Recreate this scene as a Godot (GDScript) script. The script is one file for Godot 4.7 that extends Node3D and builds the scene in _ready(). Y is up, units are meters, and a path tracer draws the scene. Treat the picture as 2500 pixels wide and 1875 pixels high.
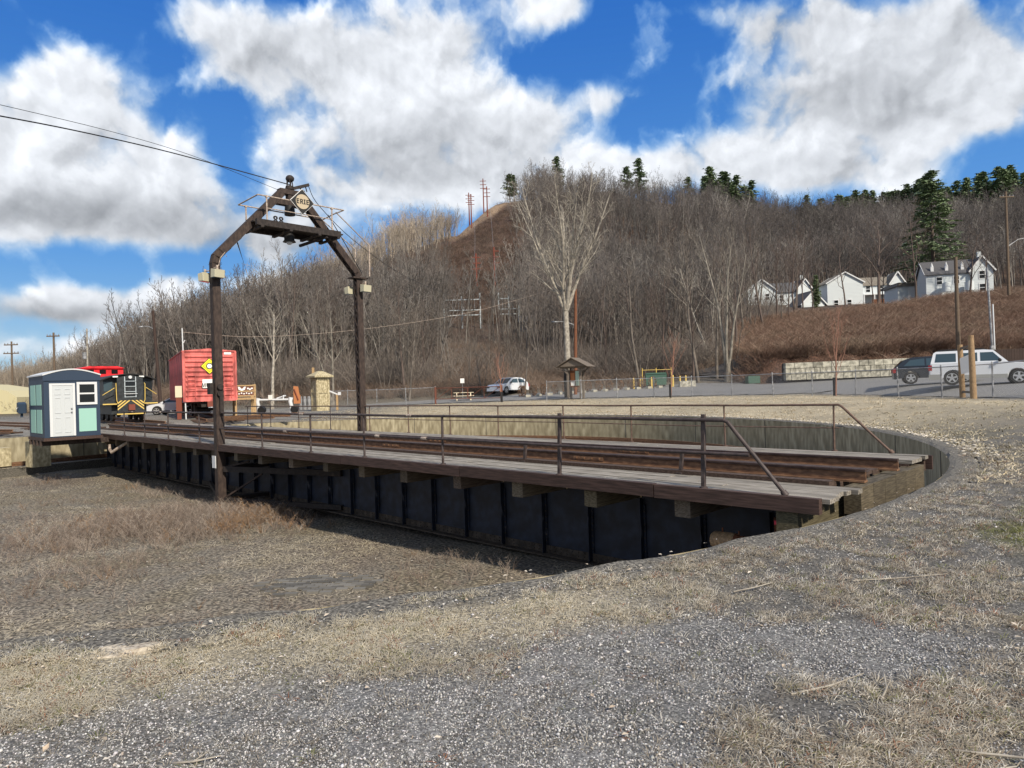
extends Node3D

var M := {}
var T := {}
var used := {}
var rng := RandomNumberGenerator.new()
var noise_a := FastNoiseLite.new()
var noise_b := FastNoiseLite.new()
const CX := -7.06
const CD := 22.23
const YAW := -0.7758
const PIT_R := 17.9

# ---------------------------------------------------------------- mesh helpers
class Geo:
	var v := PackedVector3Array()
	var n := PackedVector3Array()
	var c := PackedColorArray()
	var col := Color(1, 1, 1)
	func tri(p: Vector3, q: Vector3, r: Vector3, np: Vector3, nq: Vector3, nr: Vector3) -> void:
		v.append(p); n.append(np)
		if (r - p).cross(q - p).dot(np + nq + nr) < 0.0:
			v.append(r); v.append(q); n.append(nr); n.append(nq)
		else:
			v.append(q); v.append(r); n.append(nq); n.append(nr)
		c.append(col); c.append(col); c.append(col)
	func flat(p: Vector3, q: Vector3, r: Vector3, out := Vector3.ZERO) -> void:
		var f := (r - p).cross(q - p).normalized()
		if out != Vector3.ZERO and f.dot(out) < 0.0:
			f = -f
		tri(p, q, r, f, f, f)
	func quad(a: Vector3, b: Vector3, d: Vector3, e: Vector3, out := Vector3.ZERO) -> void:
		flat(a, b, d, out); flat(a, d, e, out)
	func box(at: Vector3, size: Vector3, bs := Basis()) -> void:
		var h := size * 0.5
		for k in 3:
			for s in [-1.0, 1.0]:
				var w := Vector3.ZERO; w[k] = s * h[k]
				var a := Vector3.ZERO; a[(k + 1) % 3] = h[(k + 1) % 3]
				var b := Vector3.ZERO; b[(k + 2) % 3] = h[(k + 2) % 3]
				quad(at + bs * (w - a - b), at + bs * (w + a - b), at + bs * (w + a + b), at + bs * (w - a + b), bs * w)
	func span(lo: Vector3, hi: Vector3) -> void:
		box((lo + hi) * 0.5, hi - lo)
	func bar(a: Vector3, b: Vector3, w: float, h: float, up := Vector3.UP) -> void:
		var d := (b - a).normalized()
		if absf(d.dot(up)) > 0.98:
			up = Vector3.RIGHT
		var s := d.cross(up).normalized()
		box((a + b) * 0.5, Vector3((b - a).length(), h, w), Basis(d, s.cross(d), s))
	func ring(at: Vector3, d: Vector3, r: float, k: int) -> PackedVector3Array:
		var s := d.cross(Vector3.UP if absf(d.y) < 0.9 else Vector3.RIGHT).normalized()
		var t := d.cross(s)
		var o := PackedVector3Array()
		for i in k:
			var a := TAU * i / k
			o.append(at + (s * cos(a) + t * sin(a)) * r)
		return o
	func tube(path: PackedVector3Array, radii: PackedFloat32Array, k := 8, caps := true) -> void:
		var last := PackedVector3Array()
		for i in path.size():
			var d := (path[mini(i + 1, path.size() - 1)] - path[maxi(i - 1, 0)]).normalized()
			var now := ring(path[i], d, radii[i], k)
			if i > 0:
				for j in k:
					var m := (j + 1) % k
					var nj := (last[j] - path[i - 1]).normalized()
					var nm := (last[m] - path[i - 1]).normalized()
					tri(last[j], last[m], now[m], nj, nm, nm)
					tri(last[j], now[m], now[j], nj, nm, nj)
			if caps and (i == 0 or i == path.size() - 1):
				for j in range(1, k - 1):
					flat(now[0], now[j], now[j + 1], -d if i == 0 else d)
			last = now
	func rod(a: Vector3, b: Vector3, r: float, k := 8) -> void:
		tube(PackedVector3Array([a, b]), PackedFloat32Array([r, r]), k)
	func cone(a: Vector3, b: Vector3, r0: float, r1: float, k := 8) -> void:
		tube(PackedVector3Array([a, b]), PackedFloat32Array([r0, r1]), k)
	func blob(at: Vector3, size: Vector3, rings := 6, k := 10, bs := Basis()) -> void:
		for i in rings:
			for j in k:
				var p := []
				for q in [[i, j], [i, j + 1], [i + 1, j + 1], [i + 1, j]]:
					var a: float = PI * q[0] / rings
					var b: float = TAU * q[1] / k
					p.append(Vector3(sin(a) * cos(b), cos(a), sin(a) * sin(b)))
				var w := []
				for q in p:
					w.append(at + bs * (q * size))
				if i > 0:
					tri(w[0], w[1], w[2], bs * p[0], bs * p[1], bs * p[2])
				if i < rings - 1:
					tri(w[0], w[2], w[3], bs * p[0], bs * p[2], bs * p[3])
				elif i == rings - 1:
					pass
	func prism(poly: PackedVector2Array, z0: float, z1: float, xf := Transform3D(), shrink := 0.0) -> void:
		var idx := Geometry2D.triangulate_polygon(poly)
		var mid := Vector2.ZERO
		for p in poly:
			mid += p / poly.size()
		var zc := (z0 + z1) * 0.5
		var ends := [[z0, z0 + shrink], [z1, z1 - shrink]]
		for e in ends:
			var out: Vector3 = xf.basis * Vector3(0, 0, signf(e[0] - zc))
			var pts := []
			for p in poly:
				var q: Vector2 = p - (p - mid).normalized() * shrink
				pts.append(xf * Vector3(q.x, q.y, e[0]))
			for i in range(0, idx.size(), 3):
				flat(pts[idx[i]], pts[idx[i + 1]], pts[idx[i + 2]], out)
			if shrink > 0.0:
				for i in poly.size():
					var j := (i + 1) % poly.size()
					var a: Vector3 = xf * Vector3(poly[i].x, poly[i].y, e[1])
					var b: Vector3 = xf * Vector3(poly[j].x, poly[j].y, e[1])
					var d2 := poly[j] - poly[i]
					var s2 := 1.0 if not Geometry2D.is_polygon_clockwise(poly) else -1.0
					quad(a, b, pts[j], pts[i], xf.basis * Vector3(d2.y * s2, -d2.x * s2, 0).normalized() + out * 0.5)
		var s := 1.0 if not Geometry2D.is_polygon_clockwise(poly) else -1.0
		for i in poly.size():
			var j := (i + 1) % poly.size()
			var d := poly[j] - poly[i]
			quad(xf * Vector3(poly[i].x, poly[i].y, ends[0][1]), xf * Vector3(poly[j].x, poly[j].y, ends[0][1]), xf * Vector3(poly[j].x, poly[j].y, ends[1][1]), xf * Vector3(poly[i].x, poly[i].y, ends[1][1]), xf.basis * Vector3(d.y * s, -d.x * s, 0))
	func mesh() -> ArrayMesh:
		var arr := []
		arr.resize(Mesh.ARRAY_MAX)
		arr[Mesh.ARRAY_VERTEX] = v
		arr[Mesh.ARRAY_NORMAL] = n
		arr[Mesh.ARRAY_COLOR] = c
		var m := ArrayMesh.new()
		m.add_surface_from_arrays(Mesh.PRIMITIVE_TRIANGLES, arr)
		return m

func numbered(called: String) -> String:
	if not used.has(called):
		used[called] = 0
		return called
	used[called] += 1
	return "%s_%03d" % [called, used[called]]

func tag(o: Node, label: String, category: String, group := "") -> Node:
	o.set_meta("label", label)
	o.set_meta("category", category)
	if group:
		o.set_meta("group", group)
	return o

func thing(called: String, label: String, category: String, at := Vector3.ZERO, turn := 0.0, group := "") -> Node3D:
	var o := Node3D.new()
	o.name = numbered(called)
	add_child(o)
	o.position = at
	o.rotation.y = turn
	tag(o, label, category, group)
	return o

func obj(called: String, g: Variant, m: String, parent: Node = null, label := "") -> MeshInstance3D:
	var o := MeshInstance3D.new()
	o.mesh = g.mesh() if g is Geo else g
	o.material_override = M[m]
	if parent == null:
		o.name = numbered(called)
		add_child(o)
	else:
		o.name = called
		parent.add_child(o, true)
		if parent.get_child_count() > 1 and str(o.name) != called:
			var k := 1
			while parent.has_node("%s_%03d" % [called, k]):
				k += 1
			o.name = "%s_%03d" % [called, k]
	if label:
		o.set_meta("label", label)
	return o

func struct(o: MeshInstance3D, label := "", category := "") -> MeshInstance3D:
	o.set_meta("kind", "structure")
	if label:
		tag(o, label, category)
	return o

func dup(root: Node3D, at: Vector3, turn: float, size: Vector3, label: String, group := "") -> Node3D:
	var r: Node3D = root.duplicate()
	r.name = numbered(str(root.name).rstrip("0123456789").rstrip("_"))
	add_child(r)
	r.position = at
	r.rotation = Vector3(0, turn, 0)
	r.scale = size
	r.set_meta("label", label)
	if group:
		r.set_meta("group", group)
	return r

func many(called: String, mesh: Mesh, m: String, xs: Array[Transform3D], cs: PackedColorArray, parent: Node = null) -> MultiMeshInstance3D:
	var mm := MultiMesh.new()
	mm.transform_format = MultiMesh.TRANSFORM_3D
	mm.use_colors = true
	mm.mesh = mesh
	mm.instance_count = xs.size()
	for i in xs.size():
		mm.set_instance_transform(i, xs[i])
		mm.set_instance_color(i, cs[i])
	var o := MultiMeshInstance3D.new()
	o.multimesh = mm
	o.material_override = M[m]
	o.set_meta("kind", "stuff")
	if parent:
		o.name = called
		parent.add_child(o, true)
	else:
		o.name = numbered(called)
		add_child(o)
	return o

func letters(words: String, size: float, m: String, parent: Node3D, xf: Transform3D, called := "lettering", deep := 0.01, font := "Droid Sans") -> MeshInstance3D:
	var t := TextMesh.new()
	var f := SystemFont.new()
	f.font_names = PackedStringArray([font])
	f.font_weight = 700
	t.font = f
	t.text = words
	t.font_size = 64
	t.pixel_size = size / 46.0
	t.depth = deep
	var o := obj(called, t, m, parent)
	o.transform = xf
	return o

# ---------------------------------------------------------------- materials
func noise_tex(key: String, kind: int, freq: float, octaves: int, lo: Color, hi: Color, mid := 0.5, size := 512, contrast := 0.5, warp := 0.0) -> void:
	var f := FastNoiseLite.new()
	f.noise_type = kind
	f.seed = key.hash() % 1000
	f.frequency = freq
	f.fractal_octaves = octaves
	if octaves < 2:
		f.fractal_type = FastNoiseLite.FRACTAL_NONE
	if kind == FastNoiseLite.TYPE_CELLULAR:
		f.cellular_return_type = FastNoiseLite.RETURN_CELL_VALUE if key.ends_with("cells") else FastNoiseLite.RETURN_DISTANCE
	if warp > 0.0:
		f.domain_warp_enabled = true
		f.domain_warp_amplitude = warp
		f.domain_warp_frequency = freq * 2.0
	var t := NoiseTexture2D.new()
	t.width = size
	t.height = size
	t.seamless = true
	t.generate_mipmaps = false
	t.noise = f
	var r := Gradient.new()
	r.offsets = PackedFloat32Array([clampf(mid - contrast * 0.5, 0, 1), clampf(mid + contrast * 0.5, 0, 1)])
	r.colors = PackedColorArray([lo, hi])
	t.color_ramp = r
	T[key] = t

func mat(key: String, col: Color, rough := 0.8, metal := 0.0, tex := "", scale := Vector3.ONE, bump := 0.0, world := false, btex := "") -> StandardMaterial3D:
	var m := StandardMaterial3D.new()
	m.resource_name = key
	m.albedo_color = col
	m.roughness = rough
	m.metallic = metal
	m.vertex_color_use_as_albedo = true
	if tex:
		m.albedo_texture = T[tex]
	if bump != 0.0:
		m.heightmap_enabled = true
		m.heightmap_texture = T[btex if btex else tex]
		m.heightmap_scale = bump
	if tex or bump != 0.0:
		m.uv1_triplanar = true
		m.uv1_world_triplanar = world
		m.uv1_scale = scale
	M[key] = m
	return m

func c8(r: int, g: int, b: int) -> Color:
	return Color8(r, g, b)

func lin(r: int, g: int, b: int) -> Color:
	return Color8(r, g, b).srgb_to_linear()

func make_materials() -> void:
	var S := FastNoiseLite.TYPE_SIMPLEX_SMOOTH
	noise_tex("soft", S, 0.006, 5, Color(0.7, 0.7, 0.7), Color(1, 1, 1))
	noise_tex("blotch", S, 0.012, 5, Color(0.66, 0.65, 0.65), Color(1, 1, 1), 0.5, 512, 0.6)
	noise_tex("fine", S, 0.06, 4, Color(0.62, 0.62, 0.62), Color(1, 1, 1), 0.5, 512, 0.5)
	noise_tex("rust", S, 0.014, 6, Color(0.66, 0.6, 0.58), Color(1.0, 0.95, 0.9), 0.5, 512, 0.7)
	noise_tex("streak", S, 0.014, 5, Color(0.62, 0.6, 0.56), Color(1, 1, 1), 0.48, 512, 0.9)
	noise_tex("wood", S, 0.02, 5, Color(0.64, 0.62, 0.6), Color(1, 1, 1), 0.48, 512, 0.7)
	noise_tex("grit", FastNoiseLite.TYPE_CELLULAR, 0.055, 2, Color(0.4, 0.4, 0.41), Color(1, 1, 0.99), 0.42, 1024, 0.7)
	noise_tex("gritcells", FastNoiseLite.TYPE_CELLULAR, 0.1, 1, Color(0.55, 0.55, 0.56), Color(1, 1, 1), 0.6, 1024, 0.9)
	noise_tex("litter", S, 0.05, 5, Color(0.35, 0.33, 0.32), Color(1, 1, 1), 0.5, 1024, 0.5, 20.0)
	noise_tex("soil", S, 0.02, 6, Color(0.4, 0.4, 0.4), Color(1, 1, 1), 0.5, 1024, 0.55)
	mat("ground", Color(1, 1, 1), 0.95, 0, "gritcells", Vector3(0.8, 0.8, 0.8), 0.35, true)
	mat("hillside", Color(1, 1, 1), 0.95, 0, "litter", Vector3(0.11, 0.11, 0.11), 0.0, true)
	mat("pit", Color(1, 1, 1), 0.95, 0, "soil", Vector3(0.5, 0.5, 0.5), 0.8, true, "soil")
	mat("asphalt", c8(150, 150, 150), 0.9, 0, "fine", Vector3(0.35, 0.35, 0.35), 0.0, true)
	mat("path", c8(96, 92, 90), 0.95, 0, "fine", Vector3(0.3, 0.3, 0.3), 0.0, true)
	mat("concrete", c8(186, 177, 150), 0.9, 0, "streak", Vector3(0.55, 0.14, 0.55), 0.0, true)
	mat("coping", c8(136, 132, 124), 0.95, 0, "soil", Vector3(1.1, 1.1, 1.1), 0.3, true, "soil")
	mat("slab", c8(206, 196, 178), 0.9, 0, "blotch", Vector3(4, 4, 4), 0.5)
	mat("rubble", c8(216, 208, 188), 0.9, 0, "soil", Vector3(1.5, 1.5, 1.5), 0.6, false)
	mat("deck_wood", c8(172, 167, 158), 0.8, 0, "wood", Vector3(0.2, 2.5, 2.5), 0.0)
	mat("fascia_wood", c8(86, 66, 60), 0.8, 0, "wood", Vector3(0.2, 2.5, 2.5), 0.0)
	mat("timber", c8(128, 118, 102), 0.85, 0, "wood", Vector3(1.5, 4.0, 0.3), 0.0)
	mat("tie", c8(88, 71, 62), 0.9, 0, "wood", Vector3(1.5, 3.0, 0.3), 0.0)
	mat("girder_dust", c8(88, 78, 68), 0.85, 0, "blotch", Vector3(0.5, 0.5, 0.5))
	mat("girder", c8(40, 50, 70), 0.6, 0, "blotch", Vector3(0.4, 0.4, 0.4), 0.0)
	mat("rail", c8(140, 112, 88), 0.7, 0.0, "rust", Vector3(0.6, 2, 2), 0.0)
	mat("rail_top", c8(92, 80, 78), 0.45, 0.5, "rust", Vector3(0.6, 2, 2))
	mat("arch", c8(70, 61, 58), 0.75, 0.0, "rust", Vector3(1.2, 0.5, 1.2), 0.0)
	mat("arch_dark", c8(54, 50, 50), 0.75, 0.0, "rust", Vector3(1.2, 0.8, 1.2))
	mat("pipe", c8(84, 78, 80), 0.6, 0.0, "rust", Vector3(1, 1, 1))
	mat("pipe_rust", c8(118, 102, 94), 0.7, 0.0, "rust", Vector3(1, 1, 1))
	mat("pipe_white", c8(200, 196, 190), 0.6, 0.0, "rust", Vector3(1.5, 1.5, 1.5))
	mat("galv", c8(176, 178, 182), 0.5, 0.4, "soft", Vector3(1, 1, 1))
	mat("wire", c8(150, 150, 150), 0.6, 0.3)
	mat("black", c8(26, 26, 28), 0.6)
	mat("rubber", c8(34, 34, 36), 0.85)
	mat("white", c8(214, 217, 220), 0.45)
	mat("door_white", c8(196, 202, 206), 0.5)
	mat("cream", c8(222, 210, 184), 0.6)
	mat("lamp_box", c8(188, 184, 160), 0.5)
	mat("glass_dark", c8(26, 30, 32), 0.08, 0.0)
	mat("glass_grey", c8(62, 78, 86), 0.06, 0.0)
	mat("navy", c8(40, 58, 80), 0.55)
	mat("mint", c8(152, 198, 186), 0.6)
	mat("red_paint", c8(226, 118, 112), 0.7, 0, "soft", Vector3(0.6, 0.25, 0.6))
	mat("red_bright", c8(238, 44, 56), 0.5, 0, "soft", Vector3(0.5, 0.3, 0.5))
	mat("loco_black", c8(52, 58, 62), 0.5, 0, "blotch", Vector3(0.7, 0.7, 0.7))
	mat("yellow", c8(222, 192, 104), 0.55)
	mat("yellow_bright", c8(248, 236, 40), 0.5)
	mat("pine_wood", c8(214, 182, 136), 0.8, 0, "wood", Vector3(2, 2, 2))
	mat("grey_wood", c8(140, 130, 120), 0.85, 0, "wood", Vector3(2, 2, 2))
	mat("pole_wood", c8(126, 110, 94), 0.85, 0, "wood", Vector3(4, 0.4, 4))
	mat("brown_wood", c8(140, 92, 66), 0.85, 0, "wood", Vector3(4, 0.4, 4))
	mat("dark_pole", c8(78, 62, 56), 0.85, 0, "wood", Vector3(4, 0.4, 4))
	mat("post_wood", c8(184, 156, 122), 0.85, 0, "wood", Vector3(5, 0.5, 5), 0.8)
	mat("stone", c8(208, 198, 166), 0.9, 0, "streak", Vector3(0.9, 0.5, 0.9))
	mat("block", c8(190, 187, 174), 0.9, 0, "soft", Vector3(0.7, 0.7, 0.7))
	mat("green_box", c8(64, 96, 84), 0.6)
	mat("rust_pole", c8(124, 66, 52), 0.8)
	mat("steel_blue", c8(190, 200, 206), 0.5, 0.2)
	mat("siding", c8(204, 212, 216), 0.6)
	mat("shingle", c8(104, 104, 108), 0.9, 0, "fine", Vector3(0.4, 0.4, 0.4), 0, true)
	mat("shingle_tan", c8(150, 142, 130), 0.9, 0, "fine", Vector3(0.4, 0.4, 0.4), 0, true)
	mat("shed_beige", c8(196, 188, 152), 0.7)
	mat("car_white", c8(214, 219, 226), 0.22)
	mat("car_grey", c8(150, 152, 150), 0.6)
	mat("car_dark", c8(46, 52, 60), 0.25, 0.2)
	mat("rim", c8(206, 208, 210), 0.3, 0.6)
	mat("tail", c8(150, 24, 28), 0.3)
	mat("orange", c8(178, 116, 74), 0.7)
	mat("joint", c8(92, 88, 78), 0.95)
	mat("bark_mid", c8(152, 146, 136), 0.9, 0, "soft", Vector3(0.7, 0.4, 0.7))
	mat("bark_pale", c8(186, 180, 168), 0.9, 0, "blotch", Vector3(0.7, 0.4, 0.7))
	mat("bark_grey", c8(122, 114, 106), 0.9, 0, "soft", Vector3(0.6, 0.3, 0.6))
	mat("bark_dark", c8(96, 84, 78), 0.9)
	mat("bark_red", c8(150, 112, 96), 0.9)
	mat("wood_stuff", c8(255, 255, 255), 0.95)
	mat("needle", c8(122, 140, 108), 0.9)
	mat("grass", c8(255, 255, 255), 0.9)
	mat("stone_bits", c8(255, 255, 255), 0.9)
	mat("sign_tan", c8(188, 174, 150), 0.6)
	mat("sign_white", c8(240, 240, 238), 0.5)
	mat("ink", c8(34, 34, 36), 0.6)
	mat("map_green", c8(176, 200, 186), 0.5)
	mat("roof_white", c8(206, 210, 214), 0.5)
	mat("motor_cream", c8(214, 190, 154), 0.6, 0, "rust", Vector3(3, 3, 3))
	mat("motor_rust", c8(160, 108, 80), 0.7, 0, "rust", Vector3(3, 3, 3))
	mat("pink", c8(226, 60, 84), 0.6)
	mat("fence_brown", c8(112, 68, 54), 0.7)
	mat("shrub_leaf", c8(120, 92, 70), 0.9)
	for k in ["grass"]:
		M[k].backlight_enabled = true
		M[k].backlight = Color(0.3, 0.3, 0.3)

# ---------------------------------------------------------------- lie of the land (d = metres ahead of the camera)
const HILL_Q := [-1.2, -0.75, -0.66, -0.57, -0.46, -0.366, -0.318, -0.276, -0.222, -0.15, -0.08, 0.0, 0.075, 0.15, 0.21, 0.27, 0.36, 0.45, 0.54, 0.66, 0.75, 1.2]
const HILL_72 := [0.3, 0.4, 0.5, 0.6, 0.8, 1.0, 1.0, 1.0, 1.0, 1.1, 1.2, 1.3, 1.3, 1.4, 1.5, 2.2, 4.6, 5.4, 5.4, 5.4, 5.4, 5.4]
const HILL_100 := [0.8, 1.0, 1.2, 2.0, 3.0, 4.0, 4.5, 4.5, 4.5, 4.5, 4.5, 4.5, 4.5, 4.5, 5.0, 6.0, 9.3, 10.3, 11.0, 12.2, 12.8, 13.0]
const HILL_150 := [1.2, 1.5, 2.5, 5.0, 8.0, 10.0, 13.0, 14.0, 15.0, 15.0, 14.5, 14.5, 15.0, 15.0, 15.0, 15.0, 17.0, 17.2, 17.5, 17.5, 17.5, 17.5]
const RIDGE_D := [260.0, 200.0, 185.0, 175.0, 175.0, 185.0, 205.0, 230.0, 250.0, 280.0, 310.0, 345.0, 360.0, 365.0, 368.0, 370.0, 370.0, 365.0, 360.0, 350.0, 345.0, 330.0]
const RIDGE_Y := [2.0, 2.0, 4.5, 8.0, 12.0, 15.0, 23.0, 32.0, 42.0, 58.0, 72.0, 95.0, 103.0, 103.0, 99.0, 95.0, 85.0, 80.0, 78.0, 77.0, 82.0, 80.0]

func beyond_fence(x: float, d: float) -> float:
	return maxf((x + 7.0) * 0.428 + (d - 61.8) * 0.904, x - 20.9 if d < 48.0 else -99.0)

func ridge_d(q: float) -> float:
	var i := clampi(HILL_Q.bsearch(q) - 1, 0, HILL_Q.size() - 2)
	return lerpf(RIDGE_D[i], RIDGE_D[i + 1], clampf((q - HILL_Q[i]) / (HILL_Q[i + 1] - HILL_Q[i]), 0, 1))

func low_land(x: float, d: float) -> float:
	var r := Vector2(x - CX, d - CD).length()
	var y := lerpf(0.04, 0.3, smoothstep(-14.0, 8.0, x))
	y = lerpf(-0.1, y, smoothstep(6.0, 18.0, d + maxf(x - 2.0, 0.0) * 1.3))
	y = lerpf(-0.175, y, smoothstep(18.4, 24.5, r))
	var b := clampf(beyond_fence(x, d), 0.0, 34.0)
	if d > 22.0:
		y += b * lerpf(0.03, 0.06, smoothstep(-10.0, 8.0, x))
		if d < 52.0:
			y += 0.3 * smoothstep(0.3, 2.6, x - 20.9) * smoothstep(52.0, 46.0, d)
	return y

func land(x: float, d: float) -> float:
	var low := low_land(x, d)
	if d < 60.0:
		return low
	var q := clampf(x / d, -1.2, 1.2)
	var i := clampi(HILL_Q.bsearch(q) - 1, 0, HILL_Q.size() - 2)
	var t := smoothstep(0.0, 1.0, clampf((q - HILL_Q[i]) / (HILL_Q[i + 1] - HILL_Q[i]), 0, 1))
	var bank := smoothstep(0.3, 0.385, q)
	var start := lerpf(66.0, 62.6, bank)
	var wide := lerpf(9.0, 1.0, bank)
	var h72 := lerpf(HILL_72[i], HILL_72[i + 1], t)
	var rd := lerpf(RIDGE_D[i], RIDGE_D[i + 1], t)
	var ry := lerpf(RIDGE_Y[i], RIDGE_Y[i + 1], t)
	var y: float
	if d < 72.0:
		y = lerpf(lerpf(h72 - 0.5, 2.9, bank), h72, (d - 60.0) / 12.0)
	elif d < 100.0:
		y = lerpf(h72, lerpf(HILL_100[i], HILL_100[i + 1], t), (d - 72.0) / 28.0)
	elif d < 150.0:
		y = lerpf(lerpf(HILL_100[i], HILL_100[i + 1], t), lerpf(HILL_150[i], HILL_150[i + 1], t), (d - 100.0) / 50.0)
	elif d < rd:
		var u := (d - 150.0) / (rd - 150.0)
		y = lerpf(lerpf(HILL_150[i], HILL_150[i + 1], t), ry, lerpf(u, smoothstep(0.0, 1.0, u), 0.45))
	else:
		y = ry - minf((d - rd) * 0.22, ry * 0.8)
	if d > 76.0:
		y += noise_a.get_noise_2d(x * 0.35, d * 0.35) * lerpf(0.5, 3.0, smoothstep(140.0, 260.0, d))
	return lerpf(low, y, smoothstep(start, start + wide, d))

func on_land(x: float, d: float, up := 0.0) -> Vector3:
	return Vector3(x, land(x, d) + up, -d)

# a place in the turntable's own axes (x along the bridge, z towards the near side)
func bl(x: float, y: float, z: float) -> Vector3:
	return Vector3(CX, 0, -CD) + Basis(Vector3.UP, YAW) * Vector3(x, y, z)

# ---------------------------------------------------------------- sky: air and clouds
const CLOUDS := [[110, 240, 120, 90, 0.8], [150, 350, 240, 170, 1.0], [380, 430, 170, 130, 0.9], [0, 390, 170, 190, 0.9], [250, 520, 330, 60, 0.7], [570, 560, 200, 70, 0.8], [700, 560, 130, 80, 0.6],
	[120, 745, 280, 44, 0.9], [330, 735, 140, 36, 0.8], [440, 690, 80, 34, 0.6], [60, 850, 320, 50, 0.75], [620, 690, 130, 30, 0.55],
	[640, 150, 150, 100, 0.8], [820, 190, 220, 140, 1.0], [1050, 210, 190, 150, 1.0], [1040, 340, 320, 130, 1.0], [900, 440, 190, 80, 0.9], [1290, 310, 180, 80, 0.8], [1480, 240, 130, 48, 0.62], [1250, 420, 260, 60, 0.9], [1100, 110, 130, 55, 0.8], [1460, 420, 180, 46, 0.85], [700, 300, 90, 70, 0.6],
	[1350, 10, 150, 66, 0.8], [1700, 30, 170, 40, 0.5], [1230, -60, 240, 50, 0.5], [200, 60, 220, 60, -0.3], [520, 210, 60, 90, -0.2],
	[2100, 150, 260, 160, 1.0], [2350, 150, 240, 160, 1.0], [1960, 300, 190, 100, 0.9], [2200, 290, 180, 110, 1.0], [1800, 370, 150, 66, 0.75], [2050, 420, 250, 60, 0.95], [2490, 200, 120, 90, 0.8], [1960, 70, 150, 80, 0.75], [1680, 420, 100, 50, 0.6],
	[400, 60, 170, 50, 0.36], [530, 40, 120, 60, 0.3], [1560, 110, 190, 120, -0.5], [1590, 330, 120, 60, -0.35], [560, 330, 60, 110, -0.3], [2430, 400, 130, 70, -0.4], [300, 640, 330, 40, -0.45], [720, 440, 60, 60, -0.2]]
const DARKS := [[2120, 230, 270, 100, 0.2], [2330, 60, 240, 90, 0.12], [200, 520, 320, 60, 0.34], [620, 600, 220, 46, 0.3], [1050, 340, 260, 70, 0.12], [120, 770, 300, 30, 0.3], [1990, 390, 220, 40, 0.1], [640, 130, 180, 70, 0.14], [900, 420, 150, 60, 0.12], [1130, 430, 160, 46, 0.16], [1900, 60, 160, 60, 0.14]]

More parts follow.
